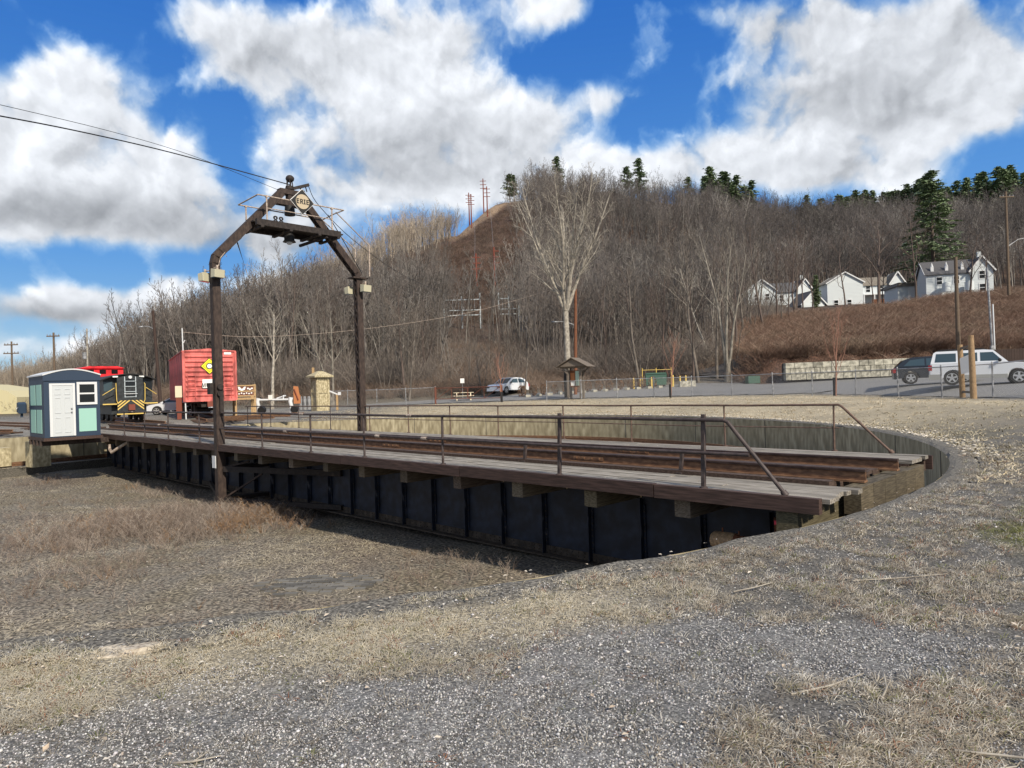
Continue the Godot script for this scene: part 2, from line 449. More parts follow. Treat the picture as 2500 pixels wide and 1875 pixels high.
func make_sky() -> Texture2D:
	var w := 4096
	var h := 1024
	var f := FastNoiseLite.new()
	f.noise_type = FastNoiseLite.TYPE_SIMPLEX_SMOOTH
	f.seed = 11
	f.frequency = 0.011
	f.fractal_octaves = 6
	f.fractal_gain = 0.5
	f.domain_warp_enabled = true
	f.domain_warp_amplitude = 34.0
	f.domain_warp_frequency = 0.012
	var noise := f.get_seamless_image(w, h, false, false, 0.1, true)
	noise.convert(Image.FORMAT_L8)
	var big := FastNoiseLite.new()
	big.seed = 5
	big.frequency = 1.9
	big.fractal_octaves = 3
	var sw := 512
	var sh := 128
	var dens := PackedByteArray()
	var dark := PackedByteArray()
	dens.resize(sw * sh)
	dark.resize(sw * sh)
	for j in sh:
		var el := PI * 0.5 * (1.0 - (j + 0.5) / sh)
		for i in sw:
			var az := (i + 0.5) / sw * TAU
			var dir := Vector3(sin(az) * cos(el), sin(el), cos(az) * cos(el))
			var away := 0.62 + 0.85 * big.get_noise_3d(dir.x, dir.y * 2.2, dir.z) - 0.1 * smoothstep(0.4, 1.0, dir.y)
			var d := away
			var k := 0.12 + 0.25 * (0.5 + 0.5 * big.get_noise_3d(dir.x * 1.7 + 9.0, dir.y * 3.0, dir.z * 1.7))
			if dir.z > 0.15:
				var uu := 1667.0 * dir.x / dir.z
				var vv := -1667.0 * dir.y / dir.z + 7.0
				var x := 1250.0 + uu + vv * 0.0294
				var y := 937.5 + vv - uu * 0.0294
				var inside := (1.0 - smoothstep(1350.0, 1800.0, absf(x - 1250.0))) * smoothstep(-500.0, -100.0, y)
				if inside > 0.0:
					var s := 0.0
					var clear := 1.0
					for c in CLOUDS:
						var e: float = pow((x - c[0]) / c[2], 2.0) + pow((y - c[1]) / c[3], 2.0)
						if e < 8.0:
							if c[4] > 0.0:
								clear *= 1.0 - minf(c[4] * exp(-e), 0.97)
							else:
								s += c[4] * exp(-e)
					s += 1.0 - clear
					var t := 0.04
					for c in DARKS:
						var e: float = pow((x - c[0]) / c[2], 2.0) + pow((y - c[1]) / c[3], 2.0)
						if e < 8.0:
							t += c[4] * exp(-e)
					d = lerpf(d, minf(s, 1.25) * 0.92 + 0.04, inside)
					k = lerpf(k, t, inside)
			dens[j * sw + i] = int(clampf(d * 128.0, 0, 255))
			dark[j * sw + i] = int(clampf(k * 400.0, 0, 255))
	var di := Image.create_from_data(sw, sh, false, Image.FORMAT_L8, dens)
	var ki := Image.create_from_data(sw, sh, false, Image.FORMAT_L8, dark)
	di.resize(w, h, Image.INTERPOLATE_CUBIC)
	ki.resize(w, h, Image.INTERPOLATE_CUBIC)
	var a := di.get_data()
	var b := ki.get_data()
	var n := noise.get_data()
	var out := PackedByteArray()
	out.resize(w * h * 2 * 3)
	out.fill(96)
	var alpha := PackedFloat32Array()
	for i in 512:
		var v := (i - 128) / 128.0
		alpha.append(smoothstep(0.09, 0.68, v) * 0.98)
	var up := 9 * w + 5
	for j in h:
		var el := 90.0 * (1.0 - (j + 0.5) / h)
		var t := smoothstep(0.0, 34.0, el)
		var t2 := smoothstep(0.0, 12.0, el)
		var cr := lerpf(lerpf(166, 104, t2), 44, t)
		var cg := lerpf(lerpf(194, 158, t2), 100, t)
		var cb := lerpf(lerpf(208, 212, t2), 178, t)
		var o := j * w
		for i in w:
			var p := o + i
			var base: int = a[p]
			var nn: int = n[p]
			var av := alpha[clampi(128 + base + (nn - 128) * 9 / 16, 0, 511)]
			var q := p * 3
			if av <= 0.0:
				out[q] = int(cr); out[q + 1] = int(cg); out[q + 2] = int(cb)
				continue
			var above := p - up if p >= up else p
			var s := 226.0 - b[p] * 0.46 + (nn - n[above]) * 0.3 + (1.0 - av) * 8.0 + (nn - 128) * 0.08
			s = clampf(s, 110.0, 244.0)
			out[q] = int(lerpf(cr, s - 3.0, av))
			out[q + 1] = int(lerpf(cg, s, av))
			out[q + 2] = int(lerpf(cb, minf(s + 5.0, 252.0), av))
	var im := Image.create_from_data(w, h * 2, false, Image.FORMAT_RGB8, out)
	return ImageTexture.create_from_image(im)

func make_view() -> void:
	var cam := Camera3D.new()
	cam.name = "camera"
	cam.fov = 58.71
	cam.near = 0.05
	cam.far = 3000.0
	cam.position = Vector3(0, 1.449, 0)
	cam.basis = Basis(Vector3.RIGHT, 0.0043) * Basis(Vector3(0, 0, 1), -0.0294)
	add_child(cam)
	cam.current = true
	var sky := Sky.new()
	var pm := PanoramaSkyMaterial.new()
	pm.panorama = make_sky()
	sky.sky_material = pm
	var e := Environment.new()
	e.background_mode = Environment.BG_SKY
	e.sky = sky
	e.background_energy_multiplier = 1.0
	e.tonemap_mode = Environment.TONE_MAPPER_LINEAR
	e.tonemap_exposure = 1.25
	e.sdfgi_enabled = true
	e.ssao_enabled = true
	e.ssil_enabled = true
	var we := WorldEnvironment.new()
	we.name = "world"
	we.environment = e
	add_child(we)
	var sun := DirectionalLight3D.new()
	sun.name = "sun"
	sun.light_energy = 1.3
	sun.light_color = Color(1.0, 0.95, 0.87)
	sun.light_angular_distance = 2.0
	sun.shadow_enabled = true
	add_child(sun)
	# the sun stands behind the camera to the right
	sun.look_at_from_position(Vector3(0.55, 0.78, 0.83), Vector3.ZERO)

# ---------------------------------------------------------------- ground and pit
func grassy(x: float, d: float) -> float:
	# how far dead grass has taken over the gravel (0 bare, 1 grown over)
	var r := Vector2(x - CX, d - CD).length()
	var wob := noise_b.get_noise_2d(x * 1.2, d * 1.2) * 0.5
	var g := smoothstep(-0.15, 0.25, (x - 0.1) * 0.52 + 2.75 - d + wob * 0.9) * smoothstep(-0.3, 0.4, x)
	g = maxf(g, smoothstep(-0.15, 0.3, d - 5.0 + (x - 0.75) * 0.5 + wob * 0.9) * smoothstep(0.4, 1.2, x))
	g = maxf(g, smoothstep(19.5, 18.9, r + wob * 1.6))
	g = maxf(g, smoothstep(2.0, 2.9, x + wob * 0.9))
	if d > 10.0:
		g = maxf(g, 0.9)
	if x < -10.0 and d > 16.0:
		g *= smoothstep(-18.0, -11.0, x) * 0.6 + 0.12
	return clampf(g + wob * 0.25, 0.0, 1.0)

func ground_colour(x: float, d: float) -> Color:
	var r := Vector2(x - CX, d - CD).length()
	var n1 := noise_b.get_noise_2d(x * 0.6 + 40.0, d * 0.6)
	var n2 := noise_b.get_noise_2d(x * 3.0, d * 3.0 + 70.0)
	var gravel := Color(0.27, 0.268, 0.262) * (1.0 + 0.16 * n2 + 0.1 * n1)
	var soil := Color(0.165, 0.152, 0.13) * (1.0 + 0.25 * n2)
	var straw := Color(0.56, 0.49, 0.35) * (1.0 + 0.2 * n2)
	var g := grassy(x, d)
	var c := gravel.lerp(soil, g * (0.75 + 0.25 * n2))
	# pale straw along the outside of the coping
	var rim := smoothstep(19.5, 18.7, r + n1 * 0.5) * smoothstep(18.2, 18.5, r)
	c = c.lerp(straw, rim * 0.85 * smoothstep(2.2, 0.0, x))
	# the far lawn is bleached
	if d > 12.0:
		var far := smoothstep(14.0, 26.0, d) * smoothstep(-13.0, -6.0, x)
		c = c.lerp(Color(0.72, 0.62, 0.43) * (1.0 + 0.3 * n1 + 0.15 * n2), far * 0.85 * smoothstep(0.5, -1.5, beyond_fence(x, d)))
	# moss and olive grass on the hump to the right
	c = c.lerp(Color(0.16, 0.155, 0.045), mossy(x, d) * 0.85)
	c = c.lerp(Color(0.15, 0.14, 0.09), smoothstep(8.0, 12.0, x) * smoothstep(26.0, 16.0, d) * smoothstep(-0.2, 0.4, n1) * 0.6)
	if beyond_fence(x, d) > 0.2 and d > 20.0:
		c = c.lerp(Color(0.36, 0.355, 0.345) * (1.0 + 0.15 * n1), 0.85)
	if x < -9.0 and d > 24.0:
		var yard := smoothstep(-9.0, -15.0, x)
		c = c.lerp(Color(0.34, 0.325, 0.29) * (1.0 + 0.3 * n1 + 0.2 * n2), yard * 0.9)
	return c

func mossy(x: float, d: float) -> float:
	var r := Vector2(x - CX, d - CD).length()
	return smoothstep(2.8, 4.0, x + (d - 7.8) * 0.4) * smoothstep(19.0, 19.6, r) * smoothstep(11.5, 9.0, d) * smoothstep(5.4, 6.6, d) * smoothstep(-0.4, 0.0, noise_b.get_noise_2d(x * 1.3 + 40.0, d * 1.6))

func hill_colour(x: float, d: float) -> Color:
	var q := x / d
	var n1 := noise_b.get_noise_2d(x * 0.12, d * 0.12)
	var n2 := noise_b.get_noise_2d(x * 0.5, d * 0.5)
	var c := Color(0.17, 0.108, 0.072) * (1.0 + 0.3 * n1 + 0.3 * n2)
	c = c.lerp(Color(0.20, 0.17, 0.12), clampf(n1 * 0.8 + 0.1, 0, 1))
	var bank := smoothstep(0.3, 0.38, q) * smoothstep(112.0, 100.0, d)
	c = c.lerp(Color(0.15, 0.082, 0.056) * (1.0 + 0.3 * n2), bank)
	var cut := cut_line(x, d)
	c = c.lerp(Color(0.21, 0.125, 0.09) * (1.0 + 0.35 * n1), cut * smoothstep(150.0, 170.0, d))
	# bare rock and dry grass on the edge of the summit
	var rd := ridge_d(q)
	var crest := smoothstep(rd - 46.0, rd - 24.0, d + n1 * 24.0) * smoothstep(-0.085, -0.07, q) * smoothstep(0.02, -0.005, q)
	c = c.lerp(Color(0.72, 0.52, 0.34) * (1.0 + 0.35 * n2), crest)
	var ledge := smoothstep(rd - 34.0, rd - 22.0, d + n1 * 8.0) * smoothstep(0.05, 0.09, q) * smoothstep(0.25, 0.2, q)
	c = c.lerp(Color(0.6, 0.57, 0.52) * (1.0 + 0.4 * n2), ledge * smoothstep(-0.3, 0.1, n2 + n1))
	if d < 80.0:
		c = c.lerp(Color(0.24, 0.215, 0.165), smoothstep(80.0, 66.0, d) * (1.0 - smoothstep(0.28, 0.34, q)))
	return c

func cut_line(x: float, d: float) -> float:
	# the strip cleared for the power line, climbing the hill
	var q := x / d
	var mid := lerpf(-0.035, -0.04, clampf((d - 160.0) / 150.0, 0, 1))
	return smoothstep(0.066, 0.05, absf(q - mid)) * smoothstep(150.0, 175.0, d)

func grid(rows: int, cols: int, place: Callable, colour: Callable, wrap := false) -> ArrayMesh:
	var v := PackedVector3Array()
	var c := PackedColorArray()
	var n := PackedVector3Array()
	v.resize(rows * cols); c.resize(rows * cols); n.resize(rows * cols)
	for j in rows:
		for i in cols:
			var p: Vector3 = place.call(j, i)
			v[j * cols + i] = p
			c[j * cols + i] = colour.call(p.x, -p.z)
	for j in rows:
		for i in cols:
			var il := (i + cols - 1) % cols if wrap else maxi(i - 1, 0)
			var ir := (i + 1) % cols if wrap else mini(i + 1, cols - 1)
			var a := v[j * cols + ir] - v[j * cols + il]
			var b := v[mini(j + 1, rows - 1) * cols + i] - v[maxi(j - 1, 0) * cols + i]
			var k := a.cross(b).normalized()
			n[j * cols + i] = k if k.y >= 0.0 else -k
	var idx := PackedInt32Array()
	for j in rows - 1:
		for i in (cols if wrap else cols - 1):
			var p := j * cols + i
			var q := j * cols + (i + 1) % cols
			var r := p + cols
			var s := q + cols
			if (v[r] - v[p]).cross(v[q] - v[p]).y > 0.0:
				idx.append_array([p, q, r, q, s, r])
			else:
				idx.append_array([p, r, q, q, r, s])
	var arr := []
	arr.resize(Mesh.ARRAY_MAX)
	arr[Mesh.ARRAY_VERTEX] = v
	arr[Mesh.ARRAY_NORMAL] = n
	arr[Mesh.ARRAY_COLOR] = c
	arr[Mesh.ARRAY_INDEX] = idx
	var m := ArrayMesh.new()
	m.add_surface_from_arrays(Mesh.PRIMITIVE_TRIANGLES, arr)
	return m

func pit_floor_y(x: float, d: float) -> float:
	var r := Vector2(x - CX, d - CD).length()
	return lerpf(-2.02, -1.78, smoothstep(4.0, 16.2, r)) + noise_b.get_noise_2d(x * 1.5, d * 1.5) * 0.05

func pit_colour(x: float, d: float) -> Color:
	var n1 := noise_b.get_noise_2d(x * 0.45 + 11.0, d * 0.45)
	var n2 := noise_b.get_noise_2d(x * 2.2, d * 2.2)
	var c := Color(0.35, 0.315, 0.255) * (1.0 + 0.25 * n2)
	c = c.lerp(Color(0.27, 0.215, 0.165), clampf(0.4 + n1 * 1.6, 0, 1) * 0.75)
	c = c.lerp(Color(0.30, 0.25, 0.165), smoothstep(0.05, 0.5, n2 * 0.6 - n1) * 0.8)
	return c * weeds_dark(x, d)

func weeds_dark(_x: float, _d: float) -> float:
	return 1.0

func make_ground() -> void:
	var ang := PackedFloat32Array()
	var a := 0.0
	while a < 359.9:
		ang.append(deg_to_rad(a))
		a += 0.27 if a > 262.0 or a < 8.0 else 0.85
	var rad := PackedFloat32Array()
	var r := 18.36
	while r < 27.0:
		rad.append(r)
		r += 0.13
	var near_rows := 0
	while r < 960.0:
		rad.append(r)
		if r < 47.0:
			near_rows = rad.size()
		r *= 1.042
	var place := func(j: int, i: int) -> Vector3:
		var x: float = CX + cos(ang[i]) * rad[j]
		var d: float = CD + sin(ang[i]) * rad[j]
		var y := land(x, d)
		if rad[j] < 30.0:
			y += noise_b.get_noise_2d(x * 2.0, d * 2.0) * 0.025 + noise_b.get_noise_2d(x * 8.0, d * 8.0) * 0.008
		return Vector3(x, y, -d)
	struct(obj("ground", grid(near_rows, ang.size(), place, ground_colour, true), "ground"), "grey gravel and dead grass round the turntable pit", "ground")
	var off := near_rows - 1
	var far_place := func(j: int, i: int) -> Vector3:
		return place.call(j + off, i)
	var far_colour := func(x: float, d: float) -> Color:
		if d < 58.0:
			return ground_colour(x, d)
		var bk := smoothstep(0.31, 0.36, x / d)
		return ground_colour(x, d).lerp(hill_colour(x, d), smoothstep(lerpf(60.0, 60.8, bk), lerpf(70.0, 62.4, bk), d))
	struct(obj("hills", grid(rad.size() - off, ang.size(), far_place, far_colour, true), "hillside"), "brown wooded hill with a cleared strip up its face", "hill")
	# pit floor, ledge, wall, coping
	var seg := 300
	var prof_floor := PackedFloat32Array()
	var k := 0.02
	while k < 16.25:
		prof_floor.append(k)
		k += 0.32
	prof_floor.append(16.25)
	var fp := func(j: int, i: int) -> Vector3:
		var t := TAU * i / seg
		var x: float = CX + cos(t) * prof_floor[j]
		var d: float = CD + sin(t) * prof_floor[j]
		return Vector3(x, pit_floor_y(x, d), -d)
	struct(obj("pit_floor", grid(prof_floor.size(), seg, fp, pit_colour, true), "pit"), "brown weedy floor of the turntable pit", "pit floor")
	var band := func(rs: Array, ys: Array, mk: String, wob: float) -> Geo:
		var g := Geo.new()
		for s in seg:
			var pts := []
			for q in [s, s + 1]:
				var t: float = TAU * (q % seg) / seg
				for m in rs.size():
					var rr: float = rs[m] + wob * noise_b.get_noise_2d(cos(t) * 60.0 + m * 31.0, sin(t) * 60.0) * (1.0 if m > 0 else 0.0)
					pts.append(Vector3(CX + cos(t) * rr, ys[m] + wob * 0.2 * noise_b.get_noise_2d(cos(t) * 90.0, sin(t) * 90.0 + m * 17.0), -CD - sin(t) * rr))
			var z := rs.size()
			for m in z - 1:
				var mid: Vector3 = Vector3(CX, 40.0 if absf(ys[m + 1] - ys[m]) < 0.3 else ys[m], -CD) - pts[m]
				g.quad(pts[m], pts[m + 1], pts[z + m + 1], pts[z + m], mid)
		return g
	var wall := thing("pit_wall", "round grey concrete wall of the turntable pit, stained and streaked", "wall", Vector3.ZERO)
	obj("wall_face", band.call([17.9, 17.9], [-1.42, -0.19], "concrete", 0.0), "concrete", wall)
	obj("coping", band.call([17.9, 18.0, 18.3, 18.62], [-0.19, -0.155, -0.165, -0.32], "coping", 0.12), "coping", wall)
	for s in 26:
		var jt := Geo.new()
		var ja := TAU * s / 26.0 + 0.05
		var jm := Vector3(CX + cos(ja) * 17.893, -0.8, -CD - sin(ja) * 17.893)
		jt.box(jm, Vector3(0.012, 1.2, 0.03), Basis(Vector3.UP, ja))
		obj("joint", jt, "joint", wall)
	obj("ledge", band.call([16.25, 16.25, 17.92], [-2.0, -1.42, -1.4], "coping", 0.0), "coping", wall)
	var rr := Geo.new()
	for s in 180:
		var t0 := TAU * s / 180.0
		var t1 := TAU * (s + 1) / 180.0
		for e in [[16.97, 17.03, -1.28, 0.11], [16.985, 17.015, -1.34, 0.12], [16.93, 17.07, -1.39, 0.03]]:
			var mid: float = (e[0] + e[1]) * 0.5
			rr.bar(Vector3(CX + cos(t0) * mid, e[2], -CD - sin(t0) * mid), Vector3(CX + cos(t1) * mid, e[2], -CD - sin(t1) * mid), e[1] - e[0], e[3])
	tag(obj("ring_rail", rr, "rail"), "rusty circular rail on the ledge at the foot of the pit wall", "rail")

# ---------------------------------------------------------------- small growth on the ground
func tuft(blades: int, tall: float, wide: float, lean: float, seed_at: int) -> ArrayMesh:
	var k := RandomNumberGenerator.new()
	k.seed = seed_at
	var g := Geo.new()
	for i in blades:
		var az := k.randf() * TAU
		var out := Vector3(cos(az), 0, sin(az))
		var side := Vector3(-out.z, 0, out.x) * wide * k.randf_range(0.6, 1.2)
		var base := out * k.randf() * tall * 0.35
		var l := tall * k.randf_range(0.5, 1.15)
		var b := lean * k.randf_range(0.4, 1.3)
		var turn := Vector3(-out.z, 0, out.x) * k.randf_range(-0.35, 0.35) * l
		var m := base + Vector3.UP * l * 0.55 * cos(b) + out * l * 0.5 * sin(b)
		var t := m + Vector3.UP * l * 0.45 * cos(b * 1.9) + out * l * 0.5 * sin(b * 1.9) + turn
		var sh := k.randf_range(0.75, 1.15)
		g.col = Color(sh, sh, sh)
		var n := (Vector3.UP + out * 0.4).normalized()
		g.tri(base - side, base + side, m + side * 0.8, n, n, n)
		g.tri(base - side, m + side * 0.8, m - side * 0.8, n, n, n)
		g.tri(m - side * 0.8, m + side * 0.8, t, n, n, n)
	return g.mesh()

func stems(count: int, tall: float, thick: float, spread: float, seed_at: int, twigs := 3) -> ArrayMesh:
	var k := RandomNumberGenerator.new()
	k.seed = seed_at
	var g := Geo.new()
	for i in count:
		var az := k.randf() * TAU
		var out := Vector3(cos(az), 0, sin(az))
		var l := tall * k.randf_range(0.5, 1.1)
		var p := out * k.randf() * tall * 0.3
		var dir := (Vector3.UP + out * spread * k.randf_range(0.2, 1.4)).normalized()
		var sh := k.randf_range(0.7, 1.25)
		g.col = Color(sh, sh, sh)
		var path := PackedVector3Array([p])
		for s in 3:
			p += dir * l / 3.0
			path.append(p)
			dir = (dir + out * spread * 0.35 + Vector3(k.randf_range(-0.3, 0.3), -0.05, k.randf_range(-0.3, 0.3))).normalized()
		g.tube(path, PackedFloat32Array([thick, thick * 0.8, thick * 0.6, thick * 0.3]), 3, false)
		for s in twigs:
			var at := path[1].lerp(path[3], k.randf())
			var az2 := k.randf() * TAU
			g.cone(at, at + Vector3(cos(az2), k.randf_range(0.2, 1.2), sin(az2)) * l * 0.22, thick * 0.5, thick * 0.2, 3)
	return g.mesh()

func ground_at(x: float, d: float, r: float, up: float) -> Vector3:
	if r < 18.5:
		return Vector3(x, -0.162 + up, -d)
	return on_land(x, d, noise_b.get_noise_2d(x * 2.0, d * 2.0) * 0.025 + up)

func make_growth() -> void:
	rng.seed = 21
	# loose stones in front of the camera
	var g := Geo.new()
	g.blob(Vector3.ZERO, Vector3(1, 0.6, 0.75), 2, 4)
	g.blob(Vector3(0.1, 0.05, 0.1), Vector3(0.85, 0.6, 0.8), 2, 5)
	var pebble := g.mesh()
	var xs: Array[Transform3D] = []
	var cs := PackedColorArray()
	for i in 230000:
		var d := 2.2 + 8.5 * pow(rng.randf(), 1.75)
		var x := rng.randf_range(-0.85, 0.85) * d
		var r := Vector2(x - CX, d - CD).length()
		if r < 18.02:
			continue
		if rng.randf() < grassy(x, d) * 0.75:
			continue
		var s := rng.randf_range(0.0028, 0.0062) * (1.0 + 0.09 * d)
		if rng.randf() < 0.02:
			s *= 1.9
		xs.append(Transform3D(Basis(Vector3(rng.randf() - 0.5, 1, rng.randf() - 0.5).normalized(), rng.randf() * TAU) * Basis().scaled(Vector3(s, s, s)), ground_at(x, d, r, s * 0.2)))
		var t := rng.randf()
		var l := 0.1 + 0.5 * pow(rng.randf(), 2.2)
		if t > 0.95:
			l = rng.randf_range(0.45, 0.75)
		cs.append(Color(l * rng.randf_range(0.97, 1.06), l, l * rng.randf_range(0.95, 1.05)))
	tag(many("gravel", pebble, "stone_bits", xs, cs), "loose grey gravel in the foreground", "gravel")
	# short dead grass near by
	var small := tuft(9, 0.07, 0.0021, 1.15, 3)
	var xs2: Array[Transform3D] = []
	var cs2 := PackedColorArray()
	for i in 120000:
		var d := 2.2 + 13.0 * pow(rng.randf(), 1.7)
		var x := rng.randf_range(-0.85, 0.95) * d
		var r := Vector2(x - CX, d - CD).length()
		if r < 18.1 or d < 2.2:
			continue
		var gr := grassy(x, d)
		var clump := noise_b.get_noise_2d(x * 4.0 + 9.0, d * 4.0)
		if rng.randf() > gr * smoothstep(-0.42, 0.3, clump) * 0.95 + 0.014:
			continue
		var s := rng.randf_range(0.6, 1.25) * (1.0 + 0.03 * d)
		xs2.append(Transform3D(Basis(Vector3.UP, rng.randf() * TAU).scaled(Vector3(s, s * rng.randf_range(0.45, 0.9), s)), ground_at(x, d, r, -0.004)))
		var c := Color(0.5, 0.44, 0.34).lerp(Color(0.22, 0.175, 0.13), pow(rng.randf(), 1.3))
		if rng.randf() < 0.2:
			c = Color(0.76, 0.71, 0.61)
		var rim := smoothstep(19.7, 19.0, r)
		c = c.lerp(Color(0.74, 0.66, 0.49), rim * 0.8 * smoothstep(2.2, 0.0, x))
		if rng.randf() < 0.05 + mossy(x, d) * 0.7:
			c = Color(0.22, 0.23, 0.07)
		elif rng.randf() < 0.04:
			c = Color(0.34, 0.15, 0.08)
		cs2.append(c * rng.randf_range(0.75, 1.15))
	tag(many("dead_grass", small, "grass", xs2, cs2), "short dead straw coloured grass over the gravel", "grass")
	# the far lawn between the pit and the chain link fence, and the edge of the coping
	var lawn := tuft(12, 0.16, 0.008, 1.2, 8)
	var xs3: Array[Transform3D] = []
	var cs3 := PackedColorArray()
	for i in 42000:
		var t := rng.randf() * TAU
		var r := 18.4 + 24.0 * pow(rng.randf(), 1.5)
		var x := CX + cos(t) * r
		var d := CD + sin(t) * r
		if d < 10.0 or absf(x / d) > 0.95 or beyond_fence(x, d) > 0.3 or (x < -13.0 and d > 10.0):
			continue
		var n1 := noise_b.get_noise_2d(x * 0.6 + 40.0, d * 0.6)
		if rng.randf() < smoothstep(0.1, 0.5, -n1) * 0.6:
			continue
		var s := rng.randf_range(0.6, 1.5)
		xs3.append(Transform3D(Basis(Vector3.UP, rng.randf() * TAU).scaled(Vector3(s, s * 0.6, s)), on_land(x, d, -0.01)))
		var c := Color(0.8, 0.69, 0.48).lerp(Color(0.52, 0.43, 0.29), rng.randf() * 0.8)
		if x > 9.0 and d < 27.0:
			c = c.lerp(Color(0.22, 0.2, 0.11), 0.6 * rng.randf())
		cs3.append(c * rng.randf_range(0.8, 1.15))
	tag(many("dry_lawn", lawn, "grass", xs3, cs3), "bleached dry lawn between the pit and the chain link fence", "grass")
	# weeds on the pit floor
	var weed := stems(7, 0.42, 0.006, 0.6, 4, 5)
	var mats := tuft(12, 0.19, 0.0075, 1.3, 12)
	var xs4: Array[Transform3D] = []
	var cs4 := PackedColorArray()
	var xs5: Array[Transform3D] = []
	var cs5 := PackedColorArray()
	for i in 90000:
		var t := rng.randf() * TAU
		var r := 17.6 * sqrt(rng.randf())
		var x := CX + cos(t) * r
		var d := CD + sin(t) * r
		var lz := (Basis(Vector3.UP, -YAW) * (Vector3(x, 0, -d) - Vector3(CX, 0, -CD))).z
		if absf(lz) < 1.4 or d > 30.0:
			continue
		var y := pit_floor_y(x, d) if r < 16.2 else -1.41
		var dense := noise_b.get_noise_2d(x * 0.5 + 3.0, d * 0.5)
		var heap := exp(-pow((x + 9.6) / 3.2, 2.0) - pow((d - 18.0) / 3.6, 2.0)) + 0.8 * exp(-pow((x + 7.2) / 1.8, 2.0) - pow((d - 18.6) / 1.6, 2.0))
		if rng.randf() < heap * heap * 0.62 * smoothstep(-0.5, 0.1, noise_b.get_noise_2d(x * 1.6, d * 1.6)) + smoothstep(0.1, 0.5, dense) * 0.14:
			var s := rng.randf_range(0.5, 1.1) * (0.7 + 0.5 * minf(heap, 1.0))
			xs4.append(Transform3D(Basis(Vector3.UP, rng.randf() * TAU).scaled(Vector3(s, s, s)), Vector3(x, y - 0.02, -d)))
			var c := Color(0.24, 0.18, 0.145).lerp(Color(0.54, 0.47, 0.4), pow(rng.randf(), 1.5))
			if rng.randf() < 0.06 or (x > -7.8 and d > 17.0 and rng.randf() < 0.4):
				c = Color(0.42, 0.26, 0.14)
			cs4.append(c * rng.randf_range(0.7, 1.1))
		elif rng.randf() < 0.2 + smoothstep(-0.2, 0.4, -dense) * 0.5:
			var s := rng.randf_range(0.6, 1.4)
			xs5.append(Transform3D(Basis(Vector3.UP, rng.randf() * TAU).scaled(Vector3(s, s * 0.4, s)), Vector3(x, y - 0.01, -d)))
			var c := Color(0.56, 0.49, 0.36).lerp(Color(0.27, 0.21, 0.165), smoothstep(0.2, 0.8, rng.randf() * 0.5 + 0.25 + dense * 0.7))
			if rng.randf() < 0.12:
				c = Color(0.55, 0.48, 0.38)
			cs5.append(c * rng.randf_range(0.7, 1.15))
	tag(many("weeds", weed, "grass", xs4, cs4), "dead brown weeds standing on the pit floor", "weeds")
	tag(many("matted_grass", mats, "grass", xs5, cs5), "flat matted dead grass on the pit floor", "grass")
	# dry leaves and pale chips
	var lf := Geo.new()
	lf.flat(Vector3(-0.5, 0, 0), Vector3(0, 0.12, 0.3), Vector3(0.5, 0.05, 0), Vector3.UP)
	lf.flat(Vector3(-0.5, 0, 0), Vector3(0.5, 0.05, 0), Vector3(0, 0.16, -0.28), Vector3.UP)
	var leaf := lf.mesh()
	var xs6: Array[Transform3D] = []
	var cs6 := PackedColorArray()
	for i in 3600:
		var d := 2.3 + 16.0 * pow(rng.randf(), 1.3)
		var x := rng.randf_range(-0.9, 0.9) * d
		var r := Vector2(x - CX, d - CD).length()
		var y := land(x, d) + 0.012
		if r < 18.4:
			if r < 17.8:
				y = (pit_floor_y(x, d) if r < 16.2 else -1.4) + 0.02
			else:
				y = -0.14
			if rng.randf() < 0.3:
				continue
		elif rng.randf() < 0.86:
			continue
		var s := rng.randf_range(0.022, 0.052)
		xs6.append(Transform3D(Basis(Vector3(rng.randf() - 0.5, 2, rng.randf() - 0.5).normalized(), rng.randf() * TAU).scaled(Vector3(s, s, s)), Vector3(x, y, -d)))
		cs6.append(Color(0.5, 0.4, 0.3).lerp(Color(0.66, 0.62, 0.55), rng.randf()) * rng.randf_range(0.6, 1.1))
	tag(many("dry_leaves", leaf, "grass", xs6, cs6), "scattered dry pale leaves on the ground", "leaves")
	# sticks lying on the gravel and grass
	var i := 0
	for s in [[Vector3(1.36, -0.10, -3.45), 0.5, 0.35, "curved pale stick in the grass in the middle of the right foreground"], [Vector3(1.81, -0.10, -2.87), 0.45, -0.3, "pale stick near the lower right corner of the foreground"], [Vector3(1.61, -0.10, -2.72), 0.35, -0.05, "pale straight stick at the bottom edge on the right"], [Vector3(2.64, -0.10, -5.39), 0.8, 0.05, "long thin pale stick on the mossy slope right of the pit"], [Vector3(1.64, -0.10, -5.21), 0.4, 0.4, "short pale stick in the dead grass outside the pit wall"], [Vector3(1.76, -0.10, -3.35), 0.3, 1.0, "bent grey twig beside the moss in the right foreground"], [Vector3(-1.53, -0.10, -2.99), 0.2, 0.1, "thin pale twig on the gravel in the left foreground"]]:
		var p: Vector3 = s[0]
		p.y = land(p.x, -p.z) + 0.012
		var dir: Vector3 = Vector3(cos(s[2]), 0, -sin(s[2])) * s[1]
		var q: Vector3 = p + dir * 0.5 + Vector3(0, 0.015, 0.03)
		var e: Vector3 = p + dir + Vector3(0, 0.01, -0.05 * s[1])
		var tg := Geo.new()
		tg.tube(PackedVector3Array([p, q, e]), PackedFloat32Array([0.006, 0.0055, 0.003]), 5)
		tg.cone(q, q + Vector3(0.05, 0.02, -0.05), 0.003, 0.0015, 4)
		tag(obj("stick", tg, "bark_pale"), s[3], "stick")
		i += 1
	# broken slab at the left and rubble along the coping on the right
	var sg := Geo.new()
	var base := Vector3(-2.59, -0.20, -4.39)
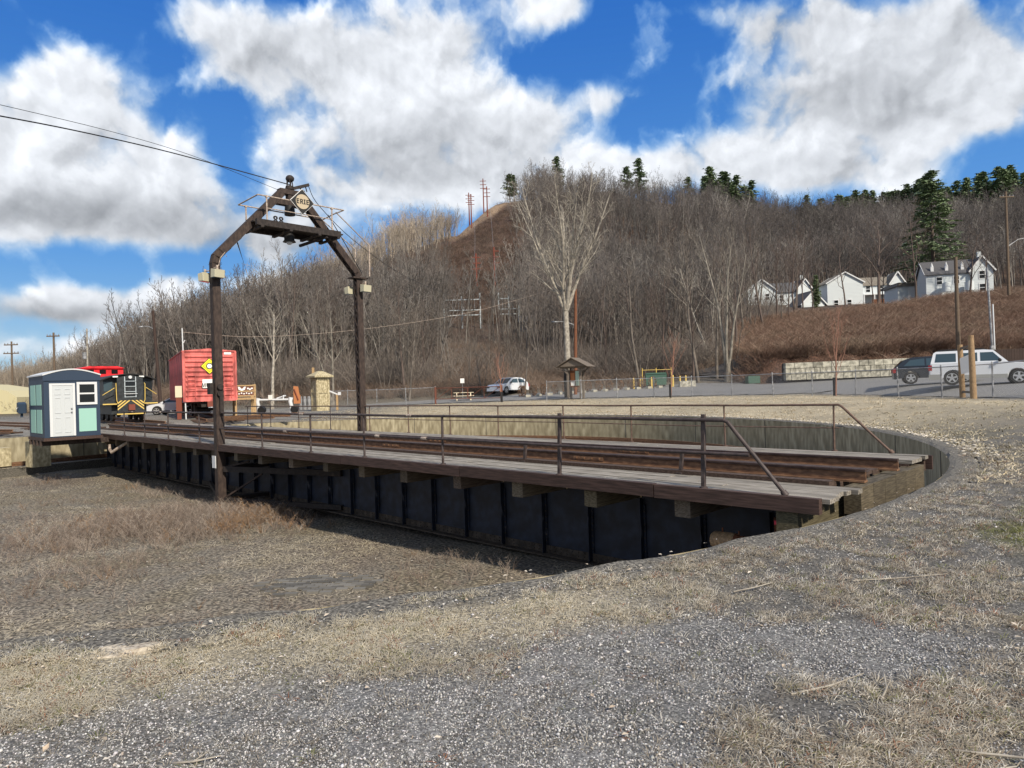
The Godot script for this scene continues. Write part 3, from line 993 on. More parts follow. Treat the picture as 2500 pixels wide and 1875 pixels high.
	sg.prism(PackedVector2Array([Vector2(-0.2, -0.06), Vector2(-0.13, 0.09), Vector2(0.06, 0.13), Vector2(0.2, 0.08), Vector2(0.22, -0.05), Vector2(0.02, -0.11)]), -0.06, 0.05, Transform3D(Basis(Vector3.UP, 0.25) * Basis(Vector3.RIGHT, -PI / 2 + 0.1), base + Vector3(0, -0.015, 0)), 0.025)
	sg.prism(PackedVector2Array([Vector2(0.05, -0.08), Vector2(0.2, -0.03), Vector2(0.26, 0.06), Vector2(0.12, 0.1), Vector2(0.03, 0.02)]), -0.06, 0.045, Transform3D(Basis(Vector3.UP, 0.1) * Basis(Vector3.RIGHT, -PI / 2 - 0.05), base + Vector3(0.02, 0.005, 0)), 0.02)
	tag(obj("stone_slab", sg, "slab"), "pale broken stone slab lying by the pit edge in the left foreground", "stone")
	var xs7: Array[Transform3D] = []
	var cs7 := PackedColorArray()
	for n in 2000:
		var t := deg_to_rad(rng.randf_range(-68.0, 95.0))
		var r := 18.2 + absf(rng.randfn(0.0, 0.42)) if t > deg_to_rad(-28.0) else 18.55 + rng.randfn(0.0, 0.16)
		var x := CX + cos(t) * r
		var d := CD + sin(t) * r
		var s := rng.randf_range(0.012, 0.05) * (1.3 if t > -0.5 else 0.4)
		xs7.append(Transform3D(Basis(Vector3(rng.randf() - 0.5, 1, rng.randf() - 0.5).normalized(), rng.randf() * TAU).scaled(Vector3(s, s * 0.6, s)), Vector3(x, (land(x, d) if r > 18.5 else -0.165) + s * 0.2, -d)))
		cs7.append(Color(0.62, 0.57, 0.49) * rng.randf_range(0.5, 1.1))
	tag(many("rubble", pebble, "stone_bits", xs7, cs7), "pale crumbled concrete along the coping of the pit", "rubble")
	# paving blocks showing through the dirt of the pit floor
	var xs8: Array[Transform3D] = []
	var cs8 := PackedColorArray()
	var bx := Geo.new()
	bx.box(Vector3.ZERO, Vector3(0.2, 0.06, 0.1))
	for row in 14:
		for c2 in 11:
			var lx := (c2 + 0.5 * (row % 2)) * 0.212 - 1.15
			var ld := row * 0.112 - 0.9
			if pow(lx / 1.2, 2.0) + pow(ld / 0.85, 2.0) + rng.randf() * 0.9 > 1.0:
				continue
			var x := -3.4 + lx
			var d := 11.85 + ld
			xs8.append(Transform3D(Basis(Vector3.UP, rng.randf_range(-0.03, 0.03)), Vector3(x, pit_floor_y(x, d) + rng.randf_range(-0.005, 0.012), -d)))
			cs8.append(Color(0.12, 0.115, 0.105) * rng.randf_range(0.6, 1.6))
	tag(many("paving_blocks", bx.mesh(), "stone_bits", xs8, cs8), "dark paving blocks showing through the dirt of the pit floor", "paving")

# ---------------------------------------------------------------- the turntable
func make_bridge() -> void:
	rng.seed = 5
	var t := thing("turntable_bridge", "long dark steel railway turntable bridge with plank walkways across the pit", "turntable", Vector3(CX, 0, -CD), YAW)
	# girders
	for side in [1.0, -1.0]:
		var g := Geo.new()
		var z: float = side * 1.0
		g.span(Vector3(-17.0, -1.78, z - 0.012), Vector3(16.6, -0.46, z + 0.012))
		g.span(Vector3(-17.0, -0.49, z - 0.2), Vector3(16.6, -0.455, z + 0.2))
		g.span(Vector3(-17.0, -0.62, z + side * 0.014), Vector3(16.6, -0.492, z + side * 0.03))
		var girder := obj("near_girder" if side > 0 else "far_girder", g, "girder", t)
		g = Geo.new()
		g.span(Vector3(-17.0, -1.815, z - 0.2), Vector3(16.6, -1.785, z + 0.2))
		g.span(Vector3(-17.0, -1.786, z + side * 0.014), Vector3(16.6, -1.64, z + side * 0.03))
		obj("bottom_flange", g, "girder_dust", girder)
		if side > 0:
			for k in 30:
				var s := Geo.new()
				var x := -16.55 + 1.13 * k
				s.span(Vector3(x - 0.006, -1.78, z + 0.014), Vector3(x + 0.006, -0.495, z + 0.13))
				s.span(Vector3(x - 0.05, -1.63, z + 0.0305), Vector3(x + 0.05, -0.63, z + 0.042))
				obj("stiffener", s, "girder", girder)
			var rv := Geo.new()
			rv.blob(Vector3.ZERO, Vector3(0.018, 0.018, 0.012), 3, 5)
			var xs: Array[Transform3D] = []
			var cs := PackedColorArray()
			for k in 240:
				for y in [-1.67, -1.745]:
					xs.append(Transform3D(Basis(), Vector3(-16.9 + k * 0.14, y, z + 0.032)))
					cs.append(Color.WHITE)
			for k in 30:
				for y in 8:
					for e in [-0.03, 0.03]:
						xs.append(Transform3D(Basis(), Vector3(-16.55 + 1.13 * k + e, -1.55 + 0.115 * y, z + 0.044)))
						cs.append(Color.WHITE)
			many("rivets", rv.mesh(), "girder_dust", xs, cs, girder)
		# cross frames between the girders
	for k in 13:
		var g := Geo.new()
		var x := -15.6 + 2.6 * k
		g.bar(Vector3(x, -1.7, -0.95), Vector3(x, -0.6, 0.95), 0.06, 0.08)
		g.bar(Vector3(x + 0.07, -0.6, -0.95), Vector3(x + 0.07, -1.7, 0.95), 0.06, 0.08)
		obj("cross_frame", g, "girder", t)
	# cross timbers that carry the walkways
	for k in 19:
		var g := Geo.new()
		var x := 15.6 - 1.62 * k + rng.randf_range(-0.03, 0.03)
		var tone := rng.randf_range(0.55, 1.15)
		g.col = Color(tone, tone * rng.randf_range(0.9, 1.0), tone * rng.randf_range(0.82, 0.98))
		g.box(Vector3(x, -0.33 + rng.randf_range(-0.01, 0.01), 0.0), Vector3(0.23 + rng.randf_range(-0.02, 0.03), 0.25, 4.86 + rng.randf_range(-0.12, 0.1)), Basis(Vector3.UP, rng.randf_range(-0.015, 0.015)))
		obj("cross_timber", g, "timber", t)
	# ties under the rails
	for k in 62:
		var g := Geo.new()
		var x := -16.9 + 0.555 * k + rng.randf_range(-0.03, 0.03)
		var tone := rng.randf_range(0.75, 1.25)
		g.col = Color(tone, tone, tone)
		g.box(Vector3(x, -0.115, 0), Vector3(0.24, 0.18, 2.72), Basis(Vector3.UP, rng.randf_range(-0.02, 0.02)))
		obj("tie", g, "tie", t)
	for z in [-0.42, -0.14, 0.14, 0.42]:
		for k in 7:
			var g := Geo.new()
			var x := -17.2 + 4.92 * k
			var tone := rng.randf_range(0.75, 1.2)
			g.col = Color(tone, tone, tone)
			g.span(Vector3(x + 0.02, -0.022, z - 0.13), Vector3(x + 4.9, 0.018 + rng.randf_range(0, 0.012), z + 0.13))
			obj("track_plank", g, "tie", t)
	# rails
	for z in [0.755, -0.755]:
		var g := Geo.new()
		g.span(Vector3(-17.45, -0.018, z - 0.07), Vector3(17.45, 0.008, z + 0.07))
		g.span(Vector3(-17.45, 0.008, z - 0.012), Vector3(17.45, 0.125, z + 0.012))
		var rail := obj("rail", g, "rail", t)
		var hd := Geo.new()
		hd.prism(PackedVector2Array([Vector2(-0.036, 0.125), Vector2(0.036, 0.125), Vector2(0.038, 0.155), Vector2(0.028, 0.168), Vector2(-0.028, 0.168), Vector2(-0.038, 0.155)]), -17.45, 17.45, Transform3D(Basis(Vector3(0, 0, 1), Vector3(0, 1, 0), Vector3(-1, 0, 0)), Vector3(0, 0, z)))
		obj("rail_head", hd, "rail_top", rail)
		for x in [-9.5, -1.6, 6.3, 12.6]:
			var jb := Geo.new()
			jb.span(Vector3(x - 0.35, 0.03, z - 0.03), Vector3(x + 0.35, 0.1, z + 0.03))
			for b in 4:
				jb.box(Vector3(x - 0.27 + 0.18 * b, 0.066, z), Vector3(0.03, 0.03, 0.1))
			obj("joint_bar", jb, "rail", rail)
	for z in [1.3, -1.3]:
		for k in 5:
			var g := Geo.new()
			var x := -17.3 + 6.9 * k
			var tone := rng.randf_range(0.8, 1.2)
			g.col = Color(tone, tone, tone)
			g.span(Vector3(x, -0.02, z - 0.09), Vector3(x + 6.88, 0.05, z + 0.09))
			obj("guard_timber", g, "tie", t)
	# walkways
	for row in 6:
		var z := 1.49 + 0.184 * row
		var x := -17.3 + rng.randf_range(-3.0, 0.0)
		while x < 17.4:
			var l := rng.randf_range(4.2, 5.6)
			var a := maxf(x, -17.3)
			var b := minf(x + l - 0.012, 17.5 + rng.randf_range(-0.12, 0.12))
			if b > a + 0.3:
				var g := Geo.new()
				var tone := rng.randf_range(0.72, 1.08)
				g.col = Color(tone, tone * 0.995, tone * 0.985)
				var lift := rng.randf_range(-0.008, 0.008)
				g.box(Vector3((a + b) / 2, -0.035 + lift, z + 0.0), Vector3(b - a, 0.055, 0.168), Basis(Vector3.RIGHT, rng.randf_range(-0.03, 0.03)))
				obj("plank", g, "deck_wood", t)
			x += l
	for row in 5:
		var z := -1.6 - 0.2 * row
		var x := -17.3 + rng.randf_range(-3.0, 0.0)
		while x < 17.3:
			var l := rng.randf_range(4.2, 5.6)
			var a := maxf(x, -17.3)
			var b := minf(x + l - 0.012, 17.45)
			if b > a + 0.3:
				var g := Geo.new()
				var tone := rng.randf_range(0.75, 1.1)
				g.col = Color(tone, tone, tone)
				g.box(Vector3((a + b) / 2, 0.03 + rng.randf_range(-0.006, 0.006), z), Vector3(b - a, 0.06, 0.185))
				obj("plank", g, "deck_wood", t)
			x += l
	var st := Geo.new()
	for z in [-1.54, -2.46]:
		st.span(Vector3(-17.2, -0.2, z - 0.05), Vector3(17.4, -0.002, z + 0.05))
	st.span(Vector3(-17.2, -0.085, 1.42), Vector3(17.2, -0.07, 2.49))  # added sheet under the planks, keeps sun from striping through the gaps
	st.span(Vector3(-17.2, -0.02, -2.5), Vector3(17.2, -0.006, -1.6))  # the same added sun block under the far walkway
	obj("stringer_and_sun_block", st, "tie", t)
	# edge boards along the near walkway
	var cut := [-17.3, -12.4, -7.6, -3.0, 2.1, 6.9, 11.0, 15.2, 17.5]
	for k in 8:
		var g := Geo.new()
		var tone := rng.randf_range(0.75, 1.2)
		g.col = Color(tone, tone * 0.97, tone * 0.97)
		var y := rng.randf_range(-0.012, 0.012)
		g.span(Vector3(cut[k] + 0.008, -0.185 + y, 2.5), Vector3(cut[k + 1] - 0.008, 0.002 + y, 2.6))
		obj("edge_board", g, "fascia_wood", t)
		var f := Geo.new()
		f.span(Vector3(cut[k] + 0.01, -0.19, -2.62), Vector3(cut[k + 1] - 0.01, 0.05, -2.56))
		obj("edge_board", f, "fascia_wood", t)
	# end timbers at the right end
	var ge := Geo.new()
	ge.col = Color(0.62, 0.64, 0.5)
	ge.span(Vector3(16.95, -0.56, -2.4), Vector3(17.22, -0.13, 2.56))
	obj("end_timber", ge, "timber", t)
	for k in 6:
		var g := Geo.new()
		var tone := rng.randf_range(0.5, 0.75)
		g.col = Color(tone, tone * 0.99, tone * 0.88)
		g.span(Vector3(17.3, -0.4, 1.2 - 0.52 * k - 0.51), Vector3(17.52, -0.03 + rng.randf_range(-0.01, 0.01), 1.2 - 0.52 * k))
		obj("end_plank", g, "timber", t)
	for z in [1.0, -1.0]:
		var g := Geo.new()
		g.span(Vector3(16.3, -1.3, z - 0.15), Vector3(16.9, -0.57, z + 0.15))
		g.tube(PackedVector3Array([Vector3(16.97, -0.98, z - 0.36), Vector3(16.97, -0.98, z + 0.36)]), PackedFloat32Array([0.36, 0.36]), 20)
		obj("end_wheel", g, "motor_rust", t)
	# drive motor beside the end wheel
	var mo := Geo.new()
	mo.tube(PackedVector3Array([Vector3(15.63, -0.87, 1.75), Vector3(15.64, -0.87, 1.75), Vector3(15.68, -0.87, 1.75), Vector3(15.98, -0.86, 1.75), Vector3(16.0, -0.86, 1.75)]), PackedFloat32Array([0.02, 0.1, 0.125, 0.125, 0.1]), 16)
	var motor := obj("motor", mo, "motor_cream", t)
	var mg := Geo.new()
	mg.tube(PackedVector3Array([Vector3(16.0, -0.86, 1.75), Vector3(16.05, -0.86, 1.75), Vector3(16.45, -0.83, 1.75)]), PackedFloat32Array([0.12, 0.09, 0.08]), 14)
	mg.tube(PackedVector3Array([Vector3(16.05, -0.76, 1.75), Vector3(16.05, -0.7, 1.75)]), PackedFloat32Array([0.012, 0.012]), 6)
	mg.tube(PackedVector3Array([Vector3(15.8, -0.74, 1.75), Vector3(15.8, -0.68, 1.75)]), PackedFloat32Array([0.012, 0.012]), 6)
	obj("gear_housing", mg, "motor_rust", motor)
	var hd := Geo.new()
	hd.bar(Vector3(16.9, -0.36, 2.38), Vector3(16.9, -0.62, 2.38), 0.02, 0.02)
	hd.box(Vector3(16.88, -0.38, 2.38), Vector3(0.06, 0.05, 0.03))
	obj("handle", hd, "pink", t)
	# centre pier and bracket for the arch
	var pv := Geo.new()
	pv.tube(PackedVector3Array([Vector3(0, -2.1, 0), Vector3(0, -1.83, 0)]), PackedFloat32Array([1.3, 1.2]), 24)
	obj("pivot", pv, "coping", t)
	for e in [[-0.74, 0.07, 0.16], [-1.66, 0.07, 0.13]]:
		var g := Geo.new()
		g.bar(Vector3(0.2, e[0], 2.45), Vector3(4.4, e[0], 1.06), 0.1, e[2])
		g.bar(Vector3(-0.2, e[0], 2.45), Vector3(-4.4, e[0], 1.06), 0.1, e[2])
		g.bar(Vector3(0.0, e[0], 2.3), Vector3(0.0, e[0], 1.04), 0.2, e[2] - 0.02)
		obj("bracket", g, "arch_dark", t)
	var bd := Geo.new()
	bd.bar(Vector3(0.15, -1.6, 2.42), Vector3(1.6, -0.84, 1.95), 0.05, 0.05)
	bd.bar(Vector3(0.15, -0.7, 2.42), Vector3(1.1, -0.5, 2.1), 0.05, 0.05)
	bd.bar(Vector3(-0.15, -1.6, 2.42), Vector3(-1.6, -0.84, 1.95), 0.05, 0.05)
	obj("brace", bd, "arch", t)
	railing(t, "near_railing", 2.5, 0.0, [-8.97, -6.6, -4.21, -1.5, 2.82, 5.42, 7.73, 10.43, 13.36, 15.93], -9.3, 16.25)
	railing(t, "far_railing", -2.55, 0.06, [-9.2, -7.0, -4.6, -2.2, 0.4, 2.62, 4.7, 6.8, 9.2, 11.3, 13.66, 15.89], -9.4, 15.98)

func railing(t: Node3D, called: String, z: float, y: float, xs: Array, x0: float, x1: float) -> void:
	var near := z > 0
	var root := Node3D.new()
	root.name = called
	t.add_child(root)
	var top := Geo.new()
	var path := PackedVector3Array()
	var rad := PackedFloat32Array()
	var n := 14
	var rr := 0.026 if near else 0.022
	for k in n + 1:
		var x := lerpf(x0, x1, float(k) / n)
		path.append(Vector3(x, 0.93 + rng.randf_range(-0.008, 0.008), z + rng.randf_range(-0.006, 0.006)))
		rad.append(rr)
	top.tube(path, rad, 10)
	var foot := Vector3(17.06 if near else 16.88, y, z)
	top.tube(PackedVector3Array([path[n], Vector3(x1 + 0.06, 0.9, z), foot]), PackedFloat32Array([rr, rr * 1.05, rr]), 10)
	top.tube(PackedVector3Array([foot + Vector3(-0.04, 0.05, 0), foot + Vector3(0.0, -0.005, 0)]), PackedFloat32Array([0.038, 0.045]), 10)
	obj("top_rail", top, "pipe" if near else "pipe_rust", root)
	var mid := Geo.new()
	path = PackedVector3Array()
	for k in n + 1:
		path.append(Vector3(lerpf(x0, x1 + (0.36 if near else 0.0), float(k) / n), 0.485 + rng.randf_range(-0.015, 0.015), z + (0.03 if near else 0.0)))
	var rad2 := PackedFloat32Array()
	for k in n + 1:
		rad2.append(0.024 if near else 0.012)
	mid.tube(path, rad2, 10)
	obj("mid_rail", mid, "pipe" if near else "pipe_rust", root)
	for k in xs.size():
		var g := Geo.new()
		var x: float = xs[k]
		var tilt := rng.randf_range(-0.012, 0.012)
		if near and x > 13.0:
			g.bar(Vector3(x - 0.02 - tilt, y, z - 0.035), Vector3(x + 0.01, 1.0, z - 0.035), 0.05, 0.05)
		elif near:
			g.rod(Vector3(x - tilt, y, z), Vector3(x, 0.93, z), 0.024, 10)
		else:
			g.rod(Vector3(x - tilt, y, z), Vector3(x, 0.93, z), 0.018, 8)
		g.tube(PackedVector3Array([Vector3(x - tilt, y, z), Vector3(x - tilt, y + 0.02, z)]), PackedFloat32Array([0.06, 0.05]), 10)
		obj("post", g, "pipe" if near or k < 4 else "pipe_rust", root)
	if near:
		for s in [[-4.9, 0.93], [-0.4, 0.93], [-0.3, 0.485], [-5.0, 0.485], [5.0, 0.93], [4.2, 0.485], [9.4, 0.93], [8.3, 0.485], [9.9, 0.485], [-7.9, 0.93]]:
			var g := Geo.new()
			g.rod(Vector3(s[0] - 0.08, s[1], z + (0.03 if s[1] < 0.7 else 0.0)), Vector3(s[0] + 0.08, s[1], z + (0.03 if s[1] < 0.7 else 0.0)), 0.031, 10)
			obj("coupling", g, "pipe_white", root)
		for x in [11.52, 14.92]:
			var g := Geo.new()
			g.bar(Vector3(x + 0.03, 0.34, z - 1.13), Vector3(x - 0.02, 0.01, z - 1.15), 0.05, 0.05)
			g.box(Vector3(x - 0.02, 0.01, z - 1.15), Vector3(0.1, 0.02, 0.12))
			obj("brace", g, "pipe", root)

func make_arch() -> void:
	rng.seed = 9
	var t := thing("arch_gantry", "tall rusty steel arch gantry standing over the middle of the turntable", "gantry", Vector3(CX, 0, -CD), YAW)
	var near_p := [Vector2(2.49, -1.78), Vector2(2.49, 5.42), Vector2(2.44, 5.62), Vector2(2.3, 5.78), Vector2(0.3, 7.93)]
	var far_p := [Vector2(-2.49, 0.03), Vector2(-2.49, 5.42)]
	var far_q := [Vector2(-2.45, 5.46), Vector2(-2.4, 5.62), Vector2(-0.33, 7.93)]
	for part in [["near_column", near_p, 1.0], ["far_column", far_p, -1.0], ["far_rafter", far_q, -1.0]]:
		var g := Geo.new()
		var pts: Array = part[1]
		for k in pts.size() - 1:
			var a: Vector2 = pts[k]
			var b: Vector2 = pts[k + 1]
			var dir := (b - a).normalized()
			var nrm := Vector2(-dir.y, dir.x)
			if nrm.x * part[2] < 0 and absf(nrm.x) > 0.1:
				nrm = -nrm
			a -= dir * 0.04 * (1.0 if k > 0 else 0.0)
			for s in [-1.0, 1.0]:
				# a channel on each face: web and two lips
				g.bar(Vector3(s * 0.11, a.y, a.x), Vector3(s * 0.11, b.y, b.x), 0.026, 0.22, Vector3(0, nrm.y, nrm.x))
				var o := nrm * 0.099
				g.bar(Vector3(s * 0.075, a.y + o.y, a.x + o.x), Vector3(s * 0.075, b.y + o.y, b.x + o.x), 0.06, 0.022, Vector3(0, nrm.y, nrm.x))
				g.bar(Vector3(s * 0.075, a.y - o.y, a.x - o.x), Vector3(s * 0.075, b.y - o.y, b.x - o.x), 0.06, 0.022, Vector3(0, nrm.y, nrm.x))
			var c := nrm * 0.117
			if part[2] > 0:
				g.bar(Vector3(0, a.y + c.y, a.x + c.x), Vector3(0, b.y + c.y, b.x + c.x), 0.22, 0.012, Vector3(0, nrm.y, nrm.x))
		var col := obj(part[0], g, "arch", t)
		var lace := Geo.new()
		for k in pts.size() - 1:
			var a: Vector2 = pts[k]
			var b: Vector2 = pts[k + 1]
			var l := (b - a).length()
			if l < 0.6:
				continue
			var dir := (b - a) / l
			var nrm := Vector2(-dir.y, dir.x)
			if nrm.x * part[2] < 0 and absf(nrm.x) > 0.1:
				nrm = -nrm
			var m := int(l / 0.24)
			for j in m:
				var p := a + dir * (l * j / m) - nrm * 0.116
				var q := a + dir * (l * (j + 1) / m) - nrm * 0.116
				var s := 1.0 if j % 2 == 0 else -1.0
				if part[2] < 0:
					var o2 := nrm * 0.232
					lace.bar(Vector3(0.09 * s, p.y + o2.y, p.x + o2.x), Vector3(-0.09 * s, q.y + o2.y, q.x + o2.x), 0.05, 0.012, Vector3(0, nrm.y, nrm.x))
				lace.bar(Vector3(-0.09 * s, p.y, p.x), Vector3(0.09 * s, q.y, q.x), 0.05, 0.012, Vector3(0, nrm.y, nrm.x))
		obj("lacing", lace, "arch", col)
		if part[2] > 0:
			var pl := Geo.new()
			for y in [1.55, 1.75]:
				pl.tube(PackedVector3Array([Vector3(0.17, y - 0.05, 2.5), Vector3(0.21, y - 0.05, 2.5)]), PackedFloat32Array([0.1 - 0.02 * (y - 1.5), 0.08]), 14)
			pl.box(Vector3(-0.05, 1.66, 2.7), Vector3(0.22, 0.34, 0.1))
			pl.box(Vector3(0.19, 1.2, 2.48), Vector3(0.06, 0.6, 0.1))
			obj("pulley", pl, "arch_dark", col)
			var wb := Geo.new()
			wb.box(Vector3(0.0, -0.52, 2.67), Vector3(0.24, 0.36, 0.02))
			obj("white_plate", wb, "white", col)
	var ap := Geo.new()
	ap.span(Vector3(-0.125, 7.9, -0.42), Vector3(0.125, 8.06, 0.38))
	ap.span(Vector3(-0.11, 7.54, -0.66), Vector3(0.11, 7.7, 0.56))
	ap.span(Vector3(-0.1, 7.72, -0.08), Vector3(0.1, 7.9, 0.1))
	ap.span(Vector3(-0.2, 5.4, -2.78), Vector3(0.2, 5.45, -2.2))
	obj("crown", ap, "arch", t)
	# collector on top
	var ins := Geo.new()
	ins.blob(Vector3(0, 8.45, -0.02), Vector3(0.14, 0.12, 0.14), 6, 12)
	for k in 5:
		var a := TAU * k / 5.0
		ins.rod(Vector3(cos(a) * 0.12, 8.08, sin(a) * 0.12), Vector3(cos(a + 0.5) * 0.08, 8.4, sin(a + 0.5) * 0.08), 0.02, 6)
	ins.tube(PackedVector3Array([Vector3(0, 8.08, 0), Vector3(0, 8.2, 0)]), PackedFloat32Array([0.15, 0.12]), 12)
	ins.bar(Vector3(0, 8.14, -0.1), Vector3(0.05, 8.36, -0.66), 0.1, 0.09)
	ins.bar(Vector3(0.06, 8.2, -0.3), Vector3(0.06, 8.1, -0.5), 0.03, 0.03)
	ins.bar(Vector3(0.03, 8.3, -0.55), Vector3(0.03, 8.12, -0.6), 0.025, 0.025)
	obj("collector", ins, "arch_dark", t)
	# platform
	var pf := Geo.new()
	pf.span(Vector3(0.48, 6.64, -1.5), Vector3(0.6, 6.83, 1.42))
	pf.span(Vector3(-0.6, 6.64, -1.45), Vector3(-0.48, 6.8, 1.42))
	for k in 3:
		pf.span(Vector3(-0.47 + 0.27 * k, 6.79, -1.75), Vector3(-0.22 + 0.27 * k, 6.83, 1.4))
	for z in [1.25, 0.3, -0.7, -1.4]:
		pf.span(Vector3(-0.62, 6.58, z - 0.05), Vector3(0.62, 6.64, z + 0.05))
	pf.bar(Vector3(0.55, 6.6, -1.0), Vector3(-0.55, 6.42, -0.6), 0.08, 0.08)
	obj("platform", pf, "arch_dark", t)
	var pr := Geo.new()
	var r := 0.022
	var loop := PackedVector3Array([Vector3(0.55, 7.58, -1.66), Vector3(0.55, 7.57, 1.1), Vector3(0.55, 7.57, 1.35), Vector3(-0.55, 7.46, 1.47), Vector3(-0.55, 7.46, 1.2), Vector3(-0.55, 7.45, -1.5), Vector3(0.2, 7.5, -1.5), Vector3(0.55, 7.58, -1.66)])
	for k in loop.size() - 1:
		pr.rod(loop[k], loop[k + 1], r, 8)
	pr.rod(Vector3(0.55, 7.2, -1.2), Vector3(0.55, 7.2, 1.07), 0.016, 6)
	# handrails down the far rafter and their posts
	for e in [[0.42, -1.43, 7.5, -2.72, 6.55, 5.46], [-0.3, -1.35, 7.35, -2.62, 6.5, 6.0]]:
		pr.rod(Vector3(e[0], e[2], e[1]), Vector3(e[0], e[4], e[3]), 0.018, 6)
		pr.rod(Vector3(e[0], e[5], e[3] + 0.02), Vector3(e[0], e[4], e[3]), 0.026, 8)
	obj("platform_rail", pr, "pipe_white", t)
	for e in [[0.55, 1.07], [0.55, -1.2], [-0.55, 1.23], [-0.55, -1.2]]:
		var g := Geo.new()
		g.rod(Vector3(e[0], 6.8, e[1]), Vector3(e[0], 7.57 if e[0] > 0 else 7.46, e[1]), 0.025, 8)
		g.box(Vector3(e[0], 7.56 if e[0] > 0 else 7.45, e[1]), Vector3(0.07, 0.06, 0.07))
		obj("rail_post", g, "pipe_white", t)
	var le := letters("88", 0.26, "pipe_white", t, Transform3D(Basis(Vector3.UP, -PI / 2), Vector3(-0.6, 7.18, 0.12)), "numerals", 0.02)
	# lamp bell and bucket
	var bl2 := Geo.new()
	bl2.tube(PackedVector3Array([Vector3(0, 6.84, 0.06), Vector3(0, 6.8, 0.06), Vector3(0, 6.62, 0.06), Vector3(0, 6.58, 0.06), Vector3(0, 6.44, 0.06), Vector3(0, 6.37, 0.06)]), PackedFloat32Array([0.08, 0.12, 0.13, 0.17, 0.16, 0.21]), 18)
	var bell := obj("lamp_bell", bl2, "black", t)
	var bulb := Geo.new()
	bulb.blob(Vector3(0, 6.36, 0.06), Vector3(0.1, 0.08, 0.1), 8, 12)
	obj("bulb", bulb, "white", bell)
	var bu := Geo.new()
	bu.tube(PackedVector3Array([Vector3(0.1, 7.22, 0.07), Vector3(0.1, 7.52, 0.07)]), PackedFloat32Array([0.17, 0.15]), 16)
	obj("bucket", bu, "black", t)
	# diamond sign
	var sg := Node3D.new()
	sg.name = "diamond_sign"
	t.add_child(sg)
	sg.transform = Transform3D(Basis(Vector3.UP, PI / 2), Vector3(0.62, 7.58, -0.1))
	var edge := Geo.new()
	edge.prism(PackedVector2Array([Vector2(0, 0.42), Vector2(0.42, 0), Vector2(0, -0.42), Vector2(-0.42, 0)]), -0.02, 0.0)
	obj("border", edge, "sign_white", sg)
	var face := Geo.new()
	face.prism(PackedVector2Array([Vector2(0, 0.4), Vector2(0.4, 0), Vector2(0, -0.4), Vector2(-0.4, 0)]), 0.001, 0.012)
	obj("face", face, "ink", sg)
	var disc := Geo.new()
	var ds := PackedVector2Array()
	for k in 36:
		ds.append(Vector2(cos(TAU * k / 36.0), sin(TAU * k / 36.0)) * 0.235)
	disc.prism(ds, 0.013, 0.02)
	obj("disc", disc, "sign_tan", sg)
	letters("ERIE", 0.155, "ink", sg, Transform3D(Basis(), Vector3(0, 0.0, 0.024)), "lettering", 0.006)
	# floodlights
	for e in [[0.3, 5.07, 2.54, 0.2], [-0.3, 5.02, 2.66, 3.5], [0.3, 5.05, -2.6, 0.1], [-0.3, 5.02, -2.36, 3.3]]:
		var fl := Node3D.new()
		fl.name = "floodlight" if not t.has_node("floodlight") else "floodlight_%03d" % (int(e[0] < 0) + (2 if e[2] < 0 else 0))
		t.add_child(fl)
		fl.transform = Transform3D(Basis(Vector3.UP, e[3]), Vector3(e[0], e[1], e[2]))
		var g := Geo.new()
		g.prism(PackedVector2Array([Vector2(-0.1, -0.13), Vector2(0.11, -0.13), Vector2(0.13, 0.1), Vector2(-0.08, 0.13)]), -0.165, 0.165, Transform3D(), 0.012)
		obj("housing", g, "lamp_box", fl)
		var le2 := Geo.new()
		le2.box(Vector3(0.0, -0.134, 0), Vector3(0.16, 0.01, 0.32))
		obj("lens", le2, "glass_grey", fl)
		var br := Geo.new()
		br.rod(Vector3(0, 0.1, 0), Vector3(0, 0.24, 0), 0.035, 8)
		br.rod(Vector3(0, 0.18, 0), Vector3(-0.16, 0.18, 0), 0.02, 6)
		obj("bracket", br, "pipe_white", fl)
	var cd := Geo.new()
	cd.tube(PackedVector3Array([Vector3(0.3, 5.3, 2.5), Vector3(0.26, 5.55, 2.42), Vector3(0.2, 5.75, 2.25), Vector3(0.17, 5.62, 2.2)]), PackedFloat32Array([0.012, 0.012, 0.012, 0.012]), 6)
	obj("conduit", cd, "pipe_white", t)
	var hw := Geo.new()
	hw.tube(PackedVector3Array([Vector3(0, 6.4, 1.8), Vector3(0, 6.15, 1.78), Vector3(0, 6.12, 1.78), Vector3(0, 5.6, 1.62), Vector3(0, 5.2, 1.5)]), PackedFloat32Array([0.004, 0.004, 0.022, 0.004, 0.004]), 5)
	obj("hanging_wire", hw, "black", t)

